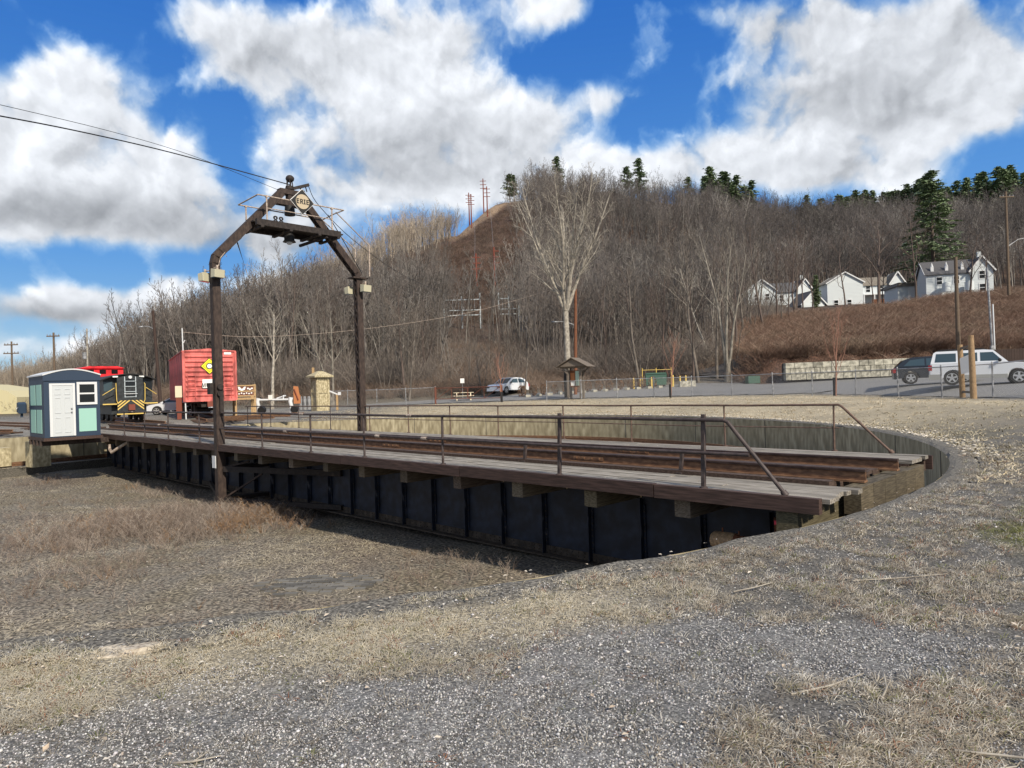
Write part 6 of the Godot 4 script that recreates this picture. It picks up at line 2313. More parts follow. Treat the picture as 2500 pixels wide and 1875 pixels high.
	for k in 30:
		g = Geo.new()
		var tone := rng.randf_range(0.8, 1.15)
		g.col = Color(tone, tone, tone)
		g.span(Vector3(k * 0.2, 0, 0), Vector3(k * 0.2 + 0.185, 1.75 + rng.randf_range(0, 0.03), 0.03))
		obj("board", g, "dark_pole", t)
	pole("utility_pole", Vector3(5.64, 0.43, -61.00), 9.6, 0.17, "brown_wood", "reddish wooden utility pole left of the big white tree", [[6.6, -1.6]], 0.03, "lamp")
	# overhead wires
	wire("cable", [Vector3(-10.85, 7.43, -14.00), Vector3(-10.74, 8.17, -17.00), Vector3(-9.77, 8.61, -20.00), bl(0, 8.25, -0.05)], 0.016, "black", "thick black cable running from the upper left to the top of the arch")
	wire("cable", [Vector3(-11.62, 8.13, -15.00), Vector3(-10.51, 8.54, -18.00), Vector3(-9.40, 8.68, -20.50), bl(0, 8.0, 0.35)], 0.007, "black", "thin black cable above the thick one at the upper left")
	wire("cable", [bl(0.05, 8.3, -0.66), bl(0, 7.7, -1.1), Vector3(-5.83, 7.21, -27.00), Vector3(-5.82, 7.98, -40.00), Vector3(-6.03, 10.99, -70.00)], 0.012, "black", "black cable falling from the arch top across the hillside to the right")
	wire("cable", [bl(0.3, 7.4, -1.2), bl(0.1, 6.5, -2.0), bl(0.1, 5.6, -2.6)], 0.014, "black", "black cable slung along the right rafter of the arch")
	wire("cable", [Vector3(-20.1, 5.4, -41.9), Vector3(-16.74, 5.33, -46.00), Vector3(-10.79, 6.22, -52.00), Vector3(-3.30, 7.91, -58.00), Vector3(3.91, 10.08, -61.00)], 0.013, "pipe_white", "pale cable strung from the white pole by the boxcar to the reddish pole")

func wire(called: String, pts: Array, r: float, m: String, label: String) -> void:
	var g := Geo.new()
	var path := PackedVector3Array()
	var rad := PackedFloat32Array()
	for i in pts.size() - 1:
		for j in 6:
			path.append((pts[i] as Vector3).cubic_interpolate(pts[i + 1], pts[maxi(i - 1, 0)], pts[mini(i + 2, pts.size() - 1)], j / 6.0))
			rad.append(r)
	path.append(pts[-1])
	rad.append(r)
	g.tube(path, rad, 6)
	tag(obj(called, g, m), label, "cable")

# ---------------------------------------------------------------- trees
class Grower:
	var k := RandomNumberGenerator.new()
	var trunk := Geo.new()
	var crown := Geo.new()
	var twig := 0.012
	var max_level := 3
	var kids := [12, 5, 4, 3]
	var angle := [0.85, 0.75, 0.7, 0.7]
	var ratio := [0.45, 0.5, 0.45, 0.4]
	var segs := [8, 4, 3, 2]
	var sides := [7, 4, 3, 3]
	var lift := 0.12
	var wig := 0.12
	var first := 0.3
	func limb(p: Vector3, dir: Vector3, l: float, r: float, level: int) -> void:
		var n: int = segs[level]
		var path := PackedVector3Array([p])
		var rad := PackedFloat32Array([r])
		var tip := maxf(twig * 0.6, r * (0.22 if level == 0 else 0.3))
		var d := dir
		for i in n:
			d = (d + Vector3(k.randfn(), k.randfn() * 0.5, k.randfn()) * wig * (0.35 if level == 0 else 1.0) + Vector3.UP * lift * (0.3 if level == 0 else 1.0)).normalized()
			p += d * l / n
			path.append(p)
			rad.append(lerpf(r, tip, pow((i + 1.0) / n, 0.8)))
		(trunk if level == 0 else crown).tube(path, rad, sides[level], false)
		if level >= max_level:
			return
		var m: int = kids[level]
		var spin := k.randf() * TAU
		var t0 := first if level == 0 else 0.25
		for j in m:
			var t := lerpf(t0, 0.99, (j + k.randf() * 0.8) / m)
			var f := t * n
			var i := mini(int(f), n - 1)
			var at := path[i].lerp(path[i + 1], f - i)
			var rr := lerpf(rad[i], rad[i + 1], f - i)
			var along := (path[i + 1] - path[i]).normalized()
			spin += 2.4 + k.randf_range(-0.5, 0.5)
			var s := along.cross(Vector3.UP if absf(along.y) < 0.95 else Vector3.RIGHT).normalized().rotated(along, spin)
			var a: float = angle[level] * k.randf_range(0.7, 1.25) * lerpf(1.1, 0.6, t if level == 0 else 0.5)
			var cl: float = l * ratio[level] * k.randf_range(0.7, 1.2) * lerpf(1.0, 0.45, (t - t0) / (1.0 - t0))
			limb(at, (along * cos(a) + s * sin(a)).normalized(), cl, maxf(twig, rr * 0.55), level + 1)

func bare_tree(seed_at: int, h: float, r: float, opt := {}) -> Grower:
	var w := Grower.new()
	w.k.seed = seed_at
	for key in opt:
		w.set(key, opt[key])
	var stems: int = opt.get("stem_count", 1)
	var lean: float = opt.get("lean", 0.05)
	if stems == 1:
		w.limb(Vector3(0, -0.4, 0), Vector3(w.k.randfn() * lean, 1, w.k.randfn() * lean).normalized(), h, r, 0)
	else:
		var fork: float = opt.get("fork", 0.0)
		if fork > 0.0:
			w.trunk.tube(PackedVector3Array([Vector3(0, -0.4, 0), Vector3(0.05, h * fork * 0.5, 0), Vector3(0, h * fork, 0)]), PackedFloat32Array([r * 1.2, r, r * 0.92]), 10)
		for i in stems:
			var az := TAU * i / stems + w.k.randf_range(-0.4, 0.4)
			var l := lean * w.k.randf_range(0.5, 1.3)
			w.limb(Vector3(cos(az) * r * 0.5, h * fork - 0.3, sin(az) * r * 0.5), Vector3(cos(az) * l, 1, sin(az) * l).normalized(), h * (1.0 - fork) * w.k.randf_range(0.82, 1.04), r * w.k.randf_range(0.5, 0.72), 0)
	return w

func plant_tree(called: String, w: Grower, bark: String, at: Vector3, label: String, group := "") -> Node3D:
	var t := thing(called, label, "tree", at, 0.0, group)
	obj("trunk", w.trunk, bark, t)
	obj("crown", w.crown, bark, t)
	return t

func conifer(seed_at: int, h: float, r: float, whorls: int, arms: int, sprays: int, spray: float, bare := 0.12, droop := 0.25) -> Array:
	var k := RandomNumberGenerator.new()
	k.seed = seed_at
	var tr := Geo.new()
	tr.cone(Vector3(0, -1.0, 0), Vector3(0, h, 0), h * 0.016 + 0.08, 0.02, 6)
	var g := Geo.new()
	for i in whorls:
		var t := lerpf(bare, 0.99, float(i) / whorls)
		var reach := r * pow(1.0 - t, 0.72) * k.randf_range(0.8, 1.12) * smoothstep(bare - 0.12, bare + 0.1, t) + 0.05
		for j in arms:
			var az := k.randf() * TAU
			var l := reach * k.randf_range(0.7, 1.15)
			var out := Vector3(cos(az), 0, sin(az))
			var base := Vector3(0, t * h + k.randf_range(-0.2, 0.2), 0)
			var tip := base + out * l + Vector3(0, -droop * l + 0.12 * l, 0)
			tr.cone(base, tip, 0.03, 0.01, 3)
			for s in sprays:
				var u := lerpf(0.15, 1.05, pow(k.randf(), 0.7))
				var at := base.lerp(tip, u) + Vector3(k.randfn(), k.randfn() * 0.4, k.randfn()) * spray * 0.45
				var sh := k.randf_range(0.55, 1.35)
				g.col = Color(sh, sh * k.randf_range(0.95, 1.08), sh * k.randf_range(0.85, 1.0))
				var a := (out + Vector3(k.randfn(), k.randfn() * 0.3 - 0.25, k.randfn()) * 0.6).normalized() * spray * k.randf_range(0.7, 1.3)
				var b := a.cross(Vector3(k.randfn() * 0.5, 1, k.randfn() * 0.5)).normalized() * spray * 0.32
				var nn := (Vector3.UP + out * 0.6).normalized()
				g.flat(at - a * 0.4 - b, at - a * 0.4 + b, at + a * 0.7, nn)
	return [tr, g]

func plant_conifer(c: Array, at: Vector3, label: String, group := "", called := "conifer") -> Node3D:
	var t := thing(called, label, "conifer", at, 0.0, group)
	obj("trunk", c[0], "bark_dark", t)
	obj("crown", c[1], "needle", t)
	return t

func bank_tone(x: float, d: float) -> Color:
	var n := noise_b.get_noise_2d(x * 0.28, d * 0.55)
	var c := Color(0.21, 0.12, 0.085).lerp(Color(0.46, 0.34, 0.26), pow(rng.randf(), 2.6))
	c = c.lerp(Color(0.2, 0.165, 0.12), smoothstep(0.0, 0.5, n) * 0.6)
	return c * (rng.randf_range(0.6, 1.25) * (1.0 + 0.5 * n))

func make_woods() -> void:
	rng.seed = 77
	# the big pale tree by the kiosk
	var big := bare_tree(5, 19.4, 0.25, {"stem_count": 9, "fork": 0.4, "lean": 0.35, "kids": [11, 6, 5, 3], "ratio": [0.38, 0.46, 0.42, 0.4], "segs": [9, 5, 3, 2], "first": 0.12, "twig": 0.011, "lift": 0.1, "wig": 0.2, "angle": [0.6, 0.7, 0.7, 0.7]})
	var bt := plant_tree("white_barked_tree", big, "bark_pale", on_land(4.75, 58.2), "tall white barked bare tree with a fan shaped crown beside the kiosk")
	var gd := Geo.new()
	gd.rod(Vector3(0, 0.0, 0), Vector3(0, 2.3, 0), 0.32, 14)
	obj("dark_sleeve", gd, "black", bt)
	var r2 := bare_tree(12, 15.0, 0.3, {"stem_count": 3, "fork": 0.12, "lean": 0.17, "kids": [9, 6, 4, 3], "ratio": [0.34, 0.46, 0.42, 0.4], "first": 0.35, "twig": 0.012, "lift": 0.12, "angle": [0.65, 0.7, 0.7, 0.7]})
	plant_tree("pale_tree", r2, "bark_mid", on_land(21.0, 66.5), "pale bare tree with three stems left of the retaining wall")
	var l1 := bare_tree(21, 9.5, 0.2, {"stem_count": 2, "fork": 0.1, "lean": 0.1, "kids": [9, 6, 4, 3], "first": 0.3, "ratio": [0.4, 0.46, 0.42, 0.4], "twig": 0.01})
	plant_tree("pale_tree", l1, "bark_mid", on_land(-16.9, 64.0), "pale bare tree with two stems behind the stone booth")
	var l2 := bare_tree(23, 9.5, 0.2, {"kids": [10, 6, 4, 3], "first": 0.45, "ratio": [0.42, 0.46, 0.42, 0.4], "twig": 0.01})
	plant_tree("pale_tree", l2, "bark_pale", on_land(-22.2, 63.0), "slender pale bare tree right of the red boxcar")
	# planted saplings with black guards
	var sap := bare_tree(31, 4.6, 0.06, {"kids": [14, 5, 3, 2], "first": 0.3, "angle": [0.55, 0.6, 0.6, 0.6], "ratio": [0.55, 0.4, 0.4, 0.4], "twig": 0.006, "max_level": 2, "lift": 0.16})
	var n := 0
	for e in [[20.3, 43.0, 1.15, "reddish sapling with a black guard before the retaining wall"], [11.8, 51.0, 1.0, "upright reddish sapling with a black guard before the dumpster"], [-0.9, 57.2, 0.86, "low wide reddish sapling with a black guard right of the brown gate"]]:
		var s := plant_tree("sapling", sap, "bark_red", on_land(e[0], e[1]), e[3])
		s.scale = Vector3(e[2] * (1.3 if n == 2 else 1.0), e[2], e[2])
		s.rotation.y = n * 1.7
		var g := Geo.new()
		g.rod(Vector3(0, 0, 0), Vector3(0, 1.0, 0), 0.085, 10)
		obj("guard", g, "black", s)
		n += 1
	# front rows of the wood at the foot of the hill, one by one
	var protos := []
	var specs := [[41, 11.0, 0.15, "bark_grey", {"first": 0.45}], [42, 13.0, 0.17, "bark_dark", {"first": 0.5, "lean": 0.1}], [43, 9.0, 0.12, "bark_grey", {"first": 0.35, "stem_count": 3, "lean": 0.2}], [44, 14.0, 0.16, "bark_grey", {"first": 0.55}], [45, 10.0, 0.16, "bark_dark", {"first": 0.25, "ratio": [0.55, 0.5, 0.45, 0.4]}], [46, 12.0, 0.14, "bark_pale", {"first": 0.5, "lean": 0.12}]]
	for s in specs:
		var o: Dictionary = s[4]
		o.merge({"kids": [10, 5, 4, 3], "ratio": [0.36, 0.46, 0.42, 0.4], "twig": 0.013, "sides": [6, 3, 3, 3], "segs": [7, 3, 2, 1]})
		protos.append([bare_tree(s[0], s[1], s[2], o), s[3]])
	var kinds := ["grey bare tree", "dark bare tree", "grey bare tree with several stems", "tall slender grey bare tree", "dark wide bare tree", "pale slender bare tree"]
	var nodes := []
	nodes.resize(6)
	var count := 0
	while count < 170:
		var q := rng.randf_range(-0.8, 0.42)
		var d := 67.0 + 42.0 * pow(rng.randf(), 1.3)
		var x := q * d
		if q > 0.02 and q < 0.13 and d < 76.0:
			continue
		if q > 0.33 and d < 84.0:
			continue
		if q < -0.4:
			d += 30.0
		if q > -0.11 and q < 0.02 and (d > 84.0 or rng.randf() < 0.4):
			continue
		if q < -0.52:
			d = maxf(d, 100.0 + (-0.52 - q) * 420.0 + rng.randf() * 20.0)
		x = q * d
		var k := rng.randi() % 6
		if k == 5 and rng.randf() < 0.5:
			k = 3
		var where := "on the slope left of the red boxcar" if q < -0.47 else "on the slope behind the red boxcar" if q < -0.36 else "on the slope between boxcar and stone booth" if q < -0.3 else "on the slope behind the stone booth" if q < -0.2 else "on the slope behind the brown gate" if q < 0.0 else "on the slope behind the kiosk" if q < 0.14 else "on the slope behind the dumpster" if q < 0.26 else "on the slope left of the white houses"
		var lb: String = kinds[k] + " " + where
		var grp: String = "bare trees " + where
		var sc := rng.randf_range(0.7, 1.15) * (0.75 if q > -0.11 and q < 0.02 else lerpf(1.0, 0.62, smoothstep(-0.42, -0.62, q)))
		var at := on_land(x, d)
		if nodes[k] == null:
			nodes[k] = plant_tree(["grey_tree", "dark_tree", "multi_stem_tree", "slender_tree", "wide_tree", "pale_slender_tree"][k], protos[k][0], protos[k][1], at, lb, grp)
			nodes[k].scale = Vector3(sc, sc, sc)
		else:
			dup(nodes[k], at, rng.randf() * TAU, Vector3(sc, sc * rng.randf_range(0.9, 1.15), sc), lb, grp)
		count += 1
	# dark trees among the houses
	for e in [[63.7, 118.0, 16.5, 51, "large dark bare tree before the middle white house", 0.32], [57.0, 116.0, 13.0, 52, "thin dark leaning tree left of the middle white house", 0.16], [75.5, 112.0, 11.0, 53, "dark bare tree before the right white house", 0.2], [51.0, 122.0, 14.0, 54, "dark bare tree before the left white house", 0.2], [69.0, 116.0, 15.0, 55, "dark bare tree with a bent trunk before the tan roof", 0.22], [46.0, 110.0, 13.0, 56, "grey bare tree left of the left white house", 0.18], [41.0, 105.0, 12.0, 57, "grey bare tree at the left end of the terrace", 0.18], [88.0, 112.0, 12.0, 58, "dark bare tree right of the right white house", 0.2], [55.0, 128.0, 13.0, 151, "thin dark bare tree close before the left white house", 0.15], [58.5, 132.0, 11.0, 152, "grey forked bare tree before the gable of the left white house", 0.15], [66.0, 124.0, 10.0, 153, "small dark bare tree between the cypress and the middle house", 0.13], [72.5, 104.0, 9.0, 154, "small bare tree before the left corner of the right house", 0.12], [79.5, 105.0, 9.5, 155, "bare tree before the tanks of the right house", 0.13], [71.0, 130.0, 12.0, 156, "slim dark bare tree before the porch of the middle house", 0.14], [83.0, 104.0, 8.5, 157, "small bare tree before the gable of the right house", 0.12]]:
		var w := bare_tree(e[3], e[2], e[5], {"kids": [11, 6, 4, 3], "first": 0.3, "ratio": [0.5, 0.48, 0.44, 0.4], "twig": 0.016, "lean": 0.08, "wig": 0.17})
		plant_tree("dark_yard_tree", w, "bark_dark", on_land(e[0], e[1]), e[4])
	# one clump of five trees, copied over the hill
	var clump := Geo.new()
	for i in 5:
		var w := bare_tree(60 + i, rng.randf_range(9.0, 13.0), 0.13, {"kids": [8, 4, 3, 3], "first": 0.4, "ratio": [0.34, 0.46, 0.45, 0.4], "twig": 0.022, "sides": [4, 3, 3, 3], "segs": [5, 2, 1, 1], "lean": 0.09})
		var off := Vector3(rng.randf_range(-5, 5), 0, rng.randf_range(-5, 5))
		for p in [w.trunk, w.crown]:
			var sh := rng.randf_range(0.8, 1.2)
			for j in p.v.size():
				clump.v.append(p.v[j] + off + (Vector3(0, -2.5, 0) if p.v[j].y < 0.0 else Vector3.ZERO))
				clump.n.append(p.n[j])
				clump.c.append(Color(sh, sh, sh))
	var cm := clump.mesh()
	var xs: Array[Transform3D] = []
	var cs := PackedColorArray()
	var tries := 0
	while xs.size() < 3500 and tries < 30000:
		tries += 1
		var d := 88.0 + 320.0 * pow(rng.randf(), 0.8)
		var q := rng.randf_range(-0.95, 0.95) if xs.size() > 900 else rng.randf_range(-0.95, -0.25)
		var x := q * d
		var rd := ridge_d(q)
		if d > rd + 22.0 or d < 84.0 + maxf(0.0, -0.52 - q) * 420.0:
			continue
		if q > -0.12 and q < 0.03 and d < 162.0 and rng.randf() < 0.72:
			continue
		if q < -0.085 and q > -0.24 and d > rd - 85.0 and d < rd - 20.0 and rng.randf() < 0.7:
			continue
		if cut_line(x, d) > 0.05 or (q > -0.09 and q < 0.01 and d > rd - 55.0):
			continue
		if q > 0.31 and d < 175.0 and d > 62.0:
			continue
		if q > -0.02 and q < 0.05 and d > rd - 40.0 and d < rd - 4.0:
			continue
		if q > 0.06 and q < 0.24 and d > rd - 52.0 and d < rd - 8.0 and rng.randf() < 0.97:
			continue
		var s := rng.randf_range(0.8, 1.2) * (1.0 if d < 240.0 else 1.1) * lerpf(1.0, 0.62, smoothstep(-0.42, -0.62, q))
		if q > 0.06 and q < 0.3 and d > rd - 46.0:
			s *= 0.8
		var patch := noise_b.get_noise_2d(x * 0.07 + 5.0, d * 0.09)
		if patch < -0.12 and rng.randf() < 0.55:
			continue
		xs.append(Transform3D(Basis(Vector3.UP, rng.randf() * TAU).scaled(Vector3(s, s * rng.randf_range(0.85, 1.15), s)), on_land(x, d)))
		var lit := smoothstep(rd - 60.0, rd - 15.0, d) * smoothstep(0.0, -0.08, q)  # sunlight on the left spur, painted into the tree colour
		var shade := smoothstep(0.02, 0.2, q)  # cloud shade towards the right of the hill, painted into the tree colour
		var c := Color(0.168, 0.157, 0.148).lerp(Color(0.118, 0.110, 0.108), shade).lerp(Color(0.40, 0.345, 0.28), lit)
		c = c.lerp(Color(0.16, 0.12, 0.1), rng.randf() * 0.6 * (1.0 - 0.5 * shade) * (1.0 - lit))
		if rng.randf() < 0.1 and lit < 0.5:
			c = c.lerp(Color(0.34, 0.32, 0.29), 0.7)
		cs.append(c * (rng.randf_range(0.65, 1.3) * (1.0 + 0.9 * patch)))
	# close ranks along the sky line of the left spur
	for i in 420:
		var q := rng.randf_range(-0.9, -0.083)
		var rd := ridge_d(q)
		var d := rd + rng.randf_range(-16.0, 6.0)
		var s := rng.randf_range(0.72, 1.0) * lerpf(1.0, 0.75, smoothstep(-0.42, -0.62, q))
		xs.append(Transform3D(Basis(Vector3.UP, rng.randf() * TAU).scaled(Vector3(s, s, s)), on_land(q * d, d)))
		cs.append(Color(0.42, 0.36, 0.29) * rng.randf_range(0.75, 1.15))  # pale tone paints sunlight onto these ranks
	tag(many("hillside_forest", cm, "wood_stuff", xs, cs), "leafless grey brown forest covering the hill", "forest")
	# low brush between the trunks, on the bank and in the cleared strip
	var cane := stems(16, 1.9, 0.016, 0.75, 91, 4)
	var xs2: Array[Transform3D] = []
	var cs2 := PackedColorArray()
	var bank: Array[Transform3D] = []
	var bank_c := PackedColorArray()
	for i in 26000:
		var d := 64.0 + 260.0 * pow(rng.randf(), 1.6)
		var q := rng.randf_range(-0.85, 0.95)
		var x := q * d
		if q > 0.335 and d < 108.0:
			var s := rng.randf_range(0.55, 1.2)
			bank.append(Transform3D(Basis(Vector3.UP, rng.randf() * TAU).scaled(Vector3(s, s * 0.85, s)), on_land(x, d, -0.1)))
			bank_c.append(bank_tone(x, d))
			continue
		if (d > 120.0 and cut_line(x, d) < 0.3) or d > ridge_d(q) - 48.0:
			continue
		if d < 78.0 and (q < -0.3 or q > 0.0) and rng.randf() < 0.75:
			continue
		if d < 70.0 or (q > 0.3 and d > 108.0 and d < 175.0):
			continue
		var s := rng.randf_range(0.5, 1.1)
		xs2.append(Transform3D(Basis(Vector3.UP, rng.randf() * TAU).scaled(Vector3(s, s, s)), on_land(x, d, -0.1)))
		cs2.append(Color(0.22, 0.15, 0.11).lerp(Color(0.32, 0.25, 0.2), rng.randf()) * rng.randf_range(0.6, 1.2))
	for i in 2600:
		var d := rng.randf_range(150.0, 352.0)
		var q := rng.randf_range(-0.11, 0.02)
		var x := q * d
		if cut_line(x, d) < 0.1 or d > ridge_d(q) - 10.0:
			continue
		var crest := d > ridge_d(q) - 42.0
		if crest and rng.randf() < 0.6:
			continue
		var s := rng.randf_range(0.7, 2.0) * (0.6 if crest else 1.0)
		xs2.append(Transform3D(Basis(Vector3.UP, rng.randf() * TAU).scaled(Vector3(s, s * 0.7, s)), on_land(x, d, -0.1)))
		cs2.append(Color(0.20, 0.125, 0.095).lerp(Color(0.15, 0.12, 0.1) if not crest else Color(0.4, 0.3, 0.2), rng.randf()) * rng.randf_range(0.6, 1.2))
	for i in 1500:
		var d := 74.0 + 66.0 * pow(rng.randf(), 1.3)
		var q := rng.randf_range(-0.62, 0.4)
		if (q > 0.0 and q < 0.12 and d < 78.0) or (q > 0.31 and d < 112.0) or (q < -0.4 and d < 104.0) or (q > -0.11 and q < 0.02 and rng.randf() < 0.8):
			continue
		var s := rng.randf_range(1.6, 3.0)
		xs2.append(Transform3D(Basis(Vector3.UP, rng.randf() * TAU).scaled(Vector3(s * 0.62, s, s * 0.62)), on_land(q * d, d, -0.2)))
		cs2.append(Color(0.17, 0.145, 0.13).lerp(Color(0.26, 0.225, 0.195), rng.randf()) * rng.randf_range(0.7, 1.2))
	for i in 5200:
		var x := rng.randf_range(24.0, 74.0)
		var d := rng.randf_range(62.8, 104.0)
		if x / d < 0.34:
			continue
		var s := rng.randf_range(0.6, 1.25)
		bank.append(Transform3D(Basis(Vector3.UP, rng.randf() * TAU).scaled(Vector3(s, s * 0.85, s)), on_land(x, d, -0.1)))
		bank_c.append(bank_tone(x, d))
	tag(many("hillside_brush", cane, "wood_stuff", xs2, cs2), "low brown brush between the trees of the slope", "brush")
	tag(many("bank_brush", cane, "wood_stuff", bank, bank_c), "tangled reddish brown brush on the bank below the houses", "brush")
	var stalk := stems(7, 2.9, 0.03, 1.15, 95, 3)
	var xs3: Array[Transform3D] = []
	var cs3 := PackedColorArray()
	for i in 900:
		var x := rng.randf_range(24.0, 78.0)
		var d := rng.randf_range(62.8, 104.0)
		if x / d < 0.345 or noise_b.get_noise_2d(x * 0.3, d * 0.3 + 9.0) < -0.1:
			continue
		var s := rng.randf_range(0.5, 1.15)
		xs3.append(Transform3D(Basis(Vector3.UP, rng.randf() * TAU).scaled(Vector3(s, s * 0.8, s)), on_land(x, d, -0.1)))
		cs3.append(Color(0.42, 0.32, 0.25).lerp(Color(0.24, 0.14, 0.1), rng.randf()) * rng.randf_range(0.7, 1.2))
	tag(many("bank_stalks", stalk, "wood_stuff", xs3, cs3), "pale dead stalks leaning over the brush of the bank", "stalks")
	# conifers
	var sp := conifer(71, 24.4, 8.0, 30, 7, 34, 0.62, 0.2, 0.38)
	plant_conifer(sp, on_land(77.8, 125.0), "tall dark drooping spruce behind the right white house", "", "spruce")
	var pine := conifer(72, 24.0, 6.4, 19, 5, 15, 1.25, 0.2, -0.05)
	var pine2 := conifer(73, 20.0, 7.4, 11, 5, 18, 1.4, 0.25, -0.12)
	var first_pine: Node3D = null
	var first_b: Node3D = null
	var list := [[1375, 1.0, 0, "pine standing alone on the very top of the hill"], [1258, 0.9, 1, "pine at the left end of the summit beside the bare rock"], [1268, 0.62, 0, "narrow dark conifer below the left end of the summit"], [1545, 0.95, 1, "left one of two pines on the summit right of the white tree"], [1575, 1.15, 0, "right one of two pines on the summit right of the white tree"], [1695, 0.95, 0, "single pine on the right shoulder of the hill"]]
	for e in list:
		var q: float = (e[0] - 1250.0) / 1667.0
		var d := ridge_d(q) - (30.0 if e[0] == 1268 else 3.0)
		var src: Array = pine if e[2] == 0 else pine2
		var t := plant_conifer(src, on_land(q * d, d), e[3])
		t.scale = Vector3(e[1] * 0.85, e[1] * 0.85, e[1] * 0.85)
		if e[2] == 0 and first_pine == null:
			first_pine = t
		if e[2] == 1 and first_b == null:
			first_b = t
	for i in 250:
		var q: float
		var lb := "pine in the dark row of pines along the right ridge"
		var grp := "pines along the right ridge"
		var d: float
		if i < 26:
			q = rng.randf_range(0.285, 0.36)
			d = ridge_d(q) - rng.randf_range(0.0, 34.0)
			lb = "pine in the cluster where the summit drops to the right"
			grp = "pines in the cluster on the right shoulder"
		elif i < 60:
			q = rng.randf_range(0.42, 0.6)
			d = ridge_d(q) - rng.randf_range(-4.0, 16.0)
		else:
			q = rng.randf_range(0.5, 0.88)
			d = ridge_d(q) - rng.randf_range(-4.0, 50.0) * smoothstep(0.5, 0.75, q)
		var s := rng.randf_range(0.55, 1.0) * (0.9 if i < 60 else 1.05)
		if i < 26:
			s *= 1.2
		var broad := rng.randf() < 0.5
		if i >= 26:
			lb = ("broad" if broad else "tall") + " pine on the ridge " + ("at the left end of the right ridge" if q < 0.46 else "above the white houses, left of the spruce" if q < 0.575 else "right behind the tall spruce" if q < 0.66 else "between the spruce and the street lamp pole" if q < 0.735 else "at the right edge")
			grp = lb.replace("pine on", "pines on")
		else:
			lb = ("broad" if broad else "tall") + " pine in the cluster where the summit drops to the right"
		dup(first_b if broad else first_pine, on_land(q * d, d), rng.randf() * TAU, Vector3(s, s, s), lb, grp)
	var cy := conifer(74, 6.6, 0.95, 26, 9, 16, 0.3, 0.02, -0.5)
	plant_conifer(cy, on_land(62.0, 138.0), "small narrow dark green cypress between the white houses", "", "cypress")

# ---------------------------------------------------------------- houses and far structures
func gable(g: Geo, w: float, d: float, h: float, rh: float, xf: Transform3D) -> void:
	# walls with a gable on the +z and -z faces
	g.prism(PackedVector2Array([Vector2(-w / 2, -3), Vector2(w / 2, -3), Vector2(w / 2, h), Vector2(0, h + rh), Vector2(-w / 2, h)]), -d / 2, d / 2, xf)

func gable_roof(g: Geo, w: float, d: float, h: float, rh: float, xf: Transform3D) -> void:
	var ov := 0.35
	var sl := rh / (w / 2)
	for s in [-1.0, 1.0]:
		var a := Vector3(0, h + rh + 0.14, 0)
		var b := Vector3(s * (w / 2 + ov), h - ov * sl + 0.14, 0)
		var c := Vector3(0, -0.12, 0)
		var z := d / 2 + ov
		var up := Vector3(s * sl, 1, 0).normalized()
		g.quad(xf * (a + Vector3(0, 0, z)), xf * (b + Vector3(0, 0, z)), xf * (b - Vector3(0, 0, z)), xf * (a - Vector3(0, 0, z)), xf.basis * up)
		g.quad(xf * (a + c + Vector3(0, 0, z)), xf * (b + c + Vector3(0, 0, z)), xf * (b + c - Vector3(0, 0, z)), xf * (a + c - Vector3(0, 0, z)), xf.basis * -up)
		for zz in [z, -z]:
			g.quad(xf * (a + Vector3(0, 0, zz)), xf * (b + Vector3(0, 0, zz)), xf * (b + c + Vector3(0, 0, zz)), xf * (a + c + Vector3(0, 0, zz)), xf.basis * Vector3(0, 0, zz))
		g.quad(xf * (b + Vector3(0, 0, z)), xf * (b - Vector3(0, 0, z)), xf * (b + c - Vector3(0, 0, z)), xf * (b + c + Vector3(0, 0, z)), xf.basis * Vector3(s, 0, 0))

func house(label: String, at: Vector3, yaw: float, wings: Array, wins: Array, roof_m: String, extra := "") -> Node3D:
	var t := thing("house", label, "house", at, yaw)
	for w in wings:
		var xf := Transform3D(Basis(Vector3.UP, w[5]), Vector3(w[6], 0, w[7]))
		var g := Geo.new()
		gable(g, w[0], w[1], w[2], w[3], xf)
		var wall := obj("wall", g, "siding", t)
		# clapboards: thin laps along each face
		var cl := Geo.new()
		var y := 0.3
		while y < w[2] - 0.1:
			for s in [-1.0, 1.0]:
				cl.bar(xf * Vector3(-w[0] / 2, y, s * (w[1] / 2 + 0.008)), xf * Vector3(w[0] / 2, y, s * (w[1] / 2 + 0.008)), 0.03, 0.05)
				cl.bar(xf * Vector3(s * (w[0] / 2 + 0.008), y, -w[1] / 2), xf * Vector3(s * (w[0] / 2 + 0.008), y, w[1] / 2), 0.03, 0.05)
			y += 0.3
		obj("clapboards", cl, "siding", wall)
		g = Geo.new()
		gable_roof(g, w[0], w[1], w[2], w[3], xf)
		var roof := obj("roof", g, roof_m, t)
		for s in [-1.0, 1.0]:
			for zz in [w[1] / 2 + 0.36, -w[1] / 2 - 0.36]:
				var tr := Geo.new()
				tr.bar(xf * Vector3(0, w[2] + w[3] + 0.06, zz), xf * Vector3(s * (w[0] / 2 + 0.36), w[2] - 0.2, zz), 0.06, 0.24)
				obj("verge_board", tr, "white", roof)
		if w[4] > 0:
			g = Geo.new()
			g.box(xf * Vector3(w[0] * 0.1, w[2] + w[3] + 0.5, 0), Vector3(0.6, 1.4, 0.6))
			obj("chimney", g, "siding", roof)
	for e in wins:
		var bs := Basis(Vector3.UP, e[3])
		var c := Vector3(e[0], e[1], e[2])
		var g := Geo.new()
		g.box(c + bs * Vector3(0, 0, 0.03), Vector3(1.15, 1.6, 0.06), bs)
		var win := obj("window", g, "white", t)
		g = Geo.new()
		g.box(c + bs * Vector3(0, 0.36, 0.07), Vector3(0.85, 0.6, 0.03), bs)
		g.box(c + bs * Vector3(0, -0.36, 0.07), Vector3(0.85, 0.6, 0.03), bs)
		obj("pane", g, "glass_dark", win)
	return t

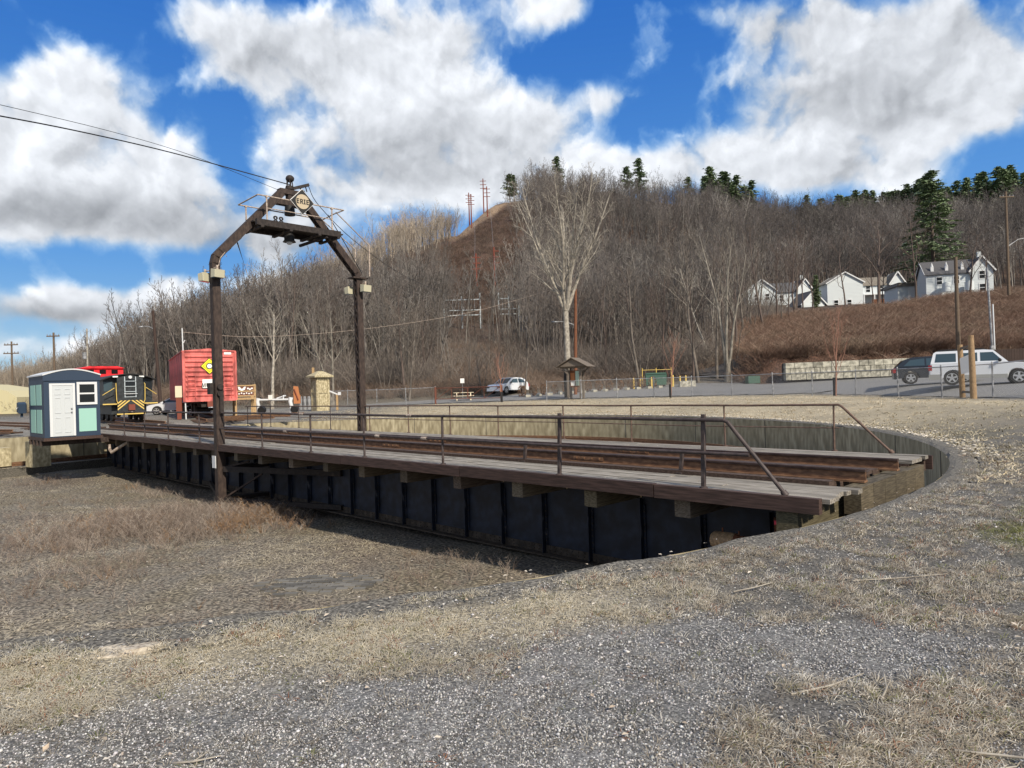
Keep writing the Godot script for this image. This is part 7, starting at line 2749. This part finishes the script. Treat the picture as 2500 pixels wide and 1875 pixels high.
func make_houses() -> void:
	var p := on_land(59.5, 160.0)
	house("left white house with steep gables half hidden by bare trees", Vector3(59.8, 17.4, -164.0), -0.15, [[6.2, 8.0, 4.9, 2.6, 0, 0.0, 0.0, 0.0], [5.0, 9.0, 4.6, 2.2, 0, PI / 2, 4.8, 0.6], [3.4, 4.0, 4.8, 2.4, 1, 0.25, 9.2, 1.5]], [[-1.2, 3.4, 4.0, 0.0], [1.2, 3.4, 4.0, 0.0], [-1.2, 0.9, 4.0, 0.0], [9.5, 3.2, 3.5, 0.25], [4.6, 3.0, 3.1, 0.0]], "shingle")
	var t := house("middle white house with a long wing and a low pitched gable", Vector3(75.0, 16.9, -156.0), -0.1, [[7.6, 9.0, 5.6, 2.2, 0, 0.0, 0.0, 0.0], [6.4, 9.5, 5.0, 2.0, 0, PI / 2, 7.8, -0.6], [3.0, 3.4, 5.0, 2.6, 0, 0.0, 11.6, 1.6]], [[5.6, 4.1, 2.62, 0.0], [8.2, 4.1, 2.62, 0.0], [11.6, 3.8, 3.32, 0.0], [-2.0, 1.0, 4.52, 0.0], [0.8, 1.0, 4.52, 0.0]], "shingle_tan")
	var g := Geo.new()
	g.prism(PackedVector2Array([Vector2(3.9, 2.6), Vector2(10.8, 2.6), Vector2(10.8, 2.8), Vector2(3.9, 2.8)]), 2.65, 4.6)
	for x in [4.0, 6.2, 8.5, 10.6]:
		g.span(Vector3(x - 0.1, -2, 4.4), Vector3(x + 0.1, 2.598, 4.58))
	obj("porch", g, "white", t)
	house("small white house with a steep gable beside the cypress", Vector3(66.0, 16.2, -152.0), 0.1, [[5.4, 6.0, 1.4, 2.9, 0, 0.0, 0.0, 0.0]], [[0.9, 2.2, 3.02, 0.0], [0.6, 0.2, 3.02, 0.0]], "shingle")
	t = house("right white house with a steep grey roof and white dormers", Vector3(76.2, 15.0, -118.0), -0.3, [[6.2, 9.6, 4.0, 2.6, 0, PI / 2, 0.0, 0.0], [3.6, 5.0, 4.0, 2.6, 1, 0.0, 4.2, 1.2]], [[-2.6, 2.6, 3.12, 0.0], [0.2, 2.6, 3.12, 0.0], [4.2, 3.2, 3.72, 0.0], [4.2, 0.8, 3.72, 0.0]], "shingle")
	t.scale = Vector3(0.9, 0.9, 0.9)
	for x in [-3.6, -1.2, 1.4]:
		g = Geo.new()
		g.box(Vector3(x, 4.9, 2.4), Vector3(0.5, 1.0, 0.5))
		g.cone(Vector3(x, 5.4, 2.4), Vector3(x, 6.2, 2.4), 0.3, 0.05, 4)
		obj("dormer", g, "white", t)
	for x in [-1.8, 1.9]:
		var k := Geo.new()
		k.rod(Vector3(x, 0.3, 4.4), Vector3(x, 1.9, 4.4), 0.75, 14)
		k.cone(Vector3(x, 1.9, 4.4), Vector3(x, 2.15, 4.4), 0.75, 0.2, 14)
		obj("tank", k, "siding", t)
	t = thing("garage", "low white garage with a flat grey roof between two houses", "garage", Vector3(76.6, 16.0, -131.0), -0.12)
	g = Geo.new()
	g.span(Vector3(-3.2, -2, -3), Vector3(3.2, 2.2, 3))
	obj("wall", g, "siding", t)
	g = Geo.new()
	g.prism(PackedVector2Array([Vector2(-3.5, 2.202), Vector2(3.5, 2.202), Vector2(3.2, 2.5), Vector2(-3.2, 2.9)]), -3.4, 3.4)
	obj("roof", g, "shingle_tan", t)
	g = Geo.new()
	g.span(Vector3(-1.4, 0, 3.01), Vector3(1.4, 1.9, 3.05))
	obj("door", g, "white", t)
	# white retaining wall, brown fence below the houses
	t = thing("white_wall", "low white wall on the terrace left of the cypress", "wall", Vector3(64.3, 15.0, -148.0), 0.0)
	g = Geo.new()
	g.span(Vector3(-3.0, -2, -0.2), Vector3(2.5, 1.4, 0.2))
	obj("face", g, "siding", t)
	g = Geo.new()
	g.span(Vector3(-3.1, 1.402, -0.26), Vector3(2.6, 1.5, 0.26))
	obj("cap", g, "white", t)
	t = thing("yard_fence", "brown board fence on the terrace before the middle white house", "fence", Vector3(77.5, 16.2, -146.0), -0.25)
	for k in 22:
		g = Geo.new()
		g.span(Vector3(k * 0.36, -1.0, 0), Vector3(k * 0.36 + 0.34, 1.7, 0.05))
		obj("board", g, "brown_wood", t)
	# white buildings glimpsed through the trees at the foot of the hill
	for e in [[14.6, 13.2, 140.0, 14.0, 3.4, "long white building glimpsed through the trees right of the white tree"], [6.0, 11.6, 141.0, 8.0, 3.0, "white building with a grey roof glimpsed left of the white tree"], [26.0, 14.2, 139.0, 9.0, 3.4, "white building glimpsed behind the pale tree with three stems"], [-32.0, 9.0, 128.0, 8.0, 4.4, "pale green and white building glimpsed behind the right column of the arch"]]:
		t = thing("white_building", e[5], "building", Vector3(e[0], e[1], -e[2]), 0.0)
		g = Geo.new()
		g.span(Vector3(-e[3] / 2, -3, -4), Vector3(e[3] / 2, e[4], 0))
		obj("wall", g, "siding", t)
		g = Geo.new()
		gable_roof(g, 8.0, e[3], 0.0, 1.6, Transform3D(Basis(Vector3.UP, PI / 2), Vector3(0, e[4] + 0.02, -2)))
		obj("roof", g, "shingle", t)
		for k in int(e[3] / 2.5):
			g = Geo.new()
			var x: float = -e[3] / 2 + 1.4 + 2.5 * k
			g.span(Vector3(x - 0.4, 1.0, 0.002), Vector3(x + 0.4, 2.2, 0.05))
			obj("window", g, "glass_grey", t)
	# substation frames
	for e in [[-14.5, 8.0, "left steel bus frame of the substation below the power line"], [-2.4, 4.4, "right steel bus frame of the substation below the power line"]]:
		t = thing("bus_frame", e[2], "steel frame", Vector3(e[0], 14.3, -150.0), 0.0)
		var w: float = e[1]
		for k in 3:
			g = Geo.new()
			g.span(Vector3(w * k / 2 - 0.13, 0, -0.13), Vector3(w * k / 2 + 0.13, 8.0 - 0.6 * (k % 2), 0.13))
			obj("post", g, "steel_blue", t)
		for y in [6.6, 4.3, 3.2]:
			g = Geo.new()
			g.bar(Vector3(0, y, 0.2), Vector3(w, y, 0.2), 0.14, 0.2)
			obj("beam", g, "steel_blue", t)
		for k in int(w / 1.2):
			g = Geo.new()
			g.cone(Vector3(0.8 + 1.2 * k, 4.4, 0.2), Vector3(0.8 + 1.2 * k, 6.5, 0.2), 0.09, 0.05, 6)
			obj("insulator", g, "galv", t)
	# rusty transmission poles
	var n := 0
	for e in [[-15.7, 300.0, 15.5, "nearest tall rusty power pole of the left line on the ridge"], [-17.6, 318.0, 15.0, "farther rusty power pole of the left line on the ridge"], [-8.75, 305.0, 13.5, "nearest tall rusty power pole of the right line on the ridge"], [-10.9, 322.0, 16.0, "farther rusty power pole of the right line on the ridge"], [-9.5, 200.0, 10.0, "rusty power pole with two cross arms low in the cleared strip"], [-4.1, 196.0, 11.5, "rusty power pole with one short arm low in the cleared strip"]]:
		t = thing("power_pole", e[3], "power pole", on_land(e[0], e[1]), 0.0)
		g = Geo.new()
		g.cone(Vector3(0, -1, 0), Vector3(0, e[2], 0), 0.3, 0.22, 8)
		obj("shaft", g, "rust_pole", t)
		for k in 3:
			g = Geo.new()
			g.bar(Vector3(-1.5 if n != 5 else -0.2, e[2] - 1.2 - 1.7 * k, 0.15), Vector3(1.5, e[2] - 1.2 - 1.7 * k, 0.15), 0.2, 0.24)
			obj("cross_arm", g, "rust_pole", t)
		n += 1
	wire("power_line", [on_land(-15.7, 300.0, 13.0), on_land(-12.0, 250.0, 9.0), on_land(-10.0, 200.0, 8.0), Vector3(-9.5, 22.3, -150.2)], 0.03, "galv", "pale power line falling from the ridge to the left bus frame")
	wire("power_line", [on_land(-8.75, 305.0, 11.0), on_land(-6.0, 250.0, 9.0), on_land(-4.1, 196.0, 9.0), Vector3(-2.4, 22.3, -150.2)], 0.03, "galv", "pale power line falling from the ridge to the right bus frame")

func _ready() -> void:
	noise_a.seed = 3
	noise_a.frequency = 0.05
	noise_a.fractal_octaves = 3
	noise_b.seed = 8
	noise_b.frequency = 0.35
	noise_b.fractal_octaves = 3
	make_view()
	make_materials()
	make_ground()
	make_houses()
	make_woods()
	make_bridge()
	make_arch()
	make_hut()
	make_yard()
	make_lot()
	make_cars()
	make_growth()
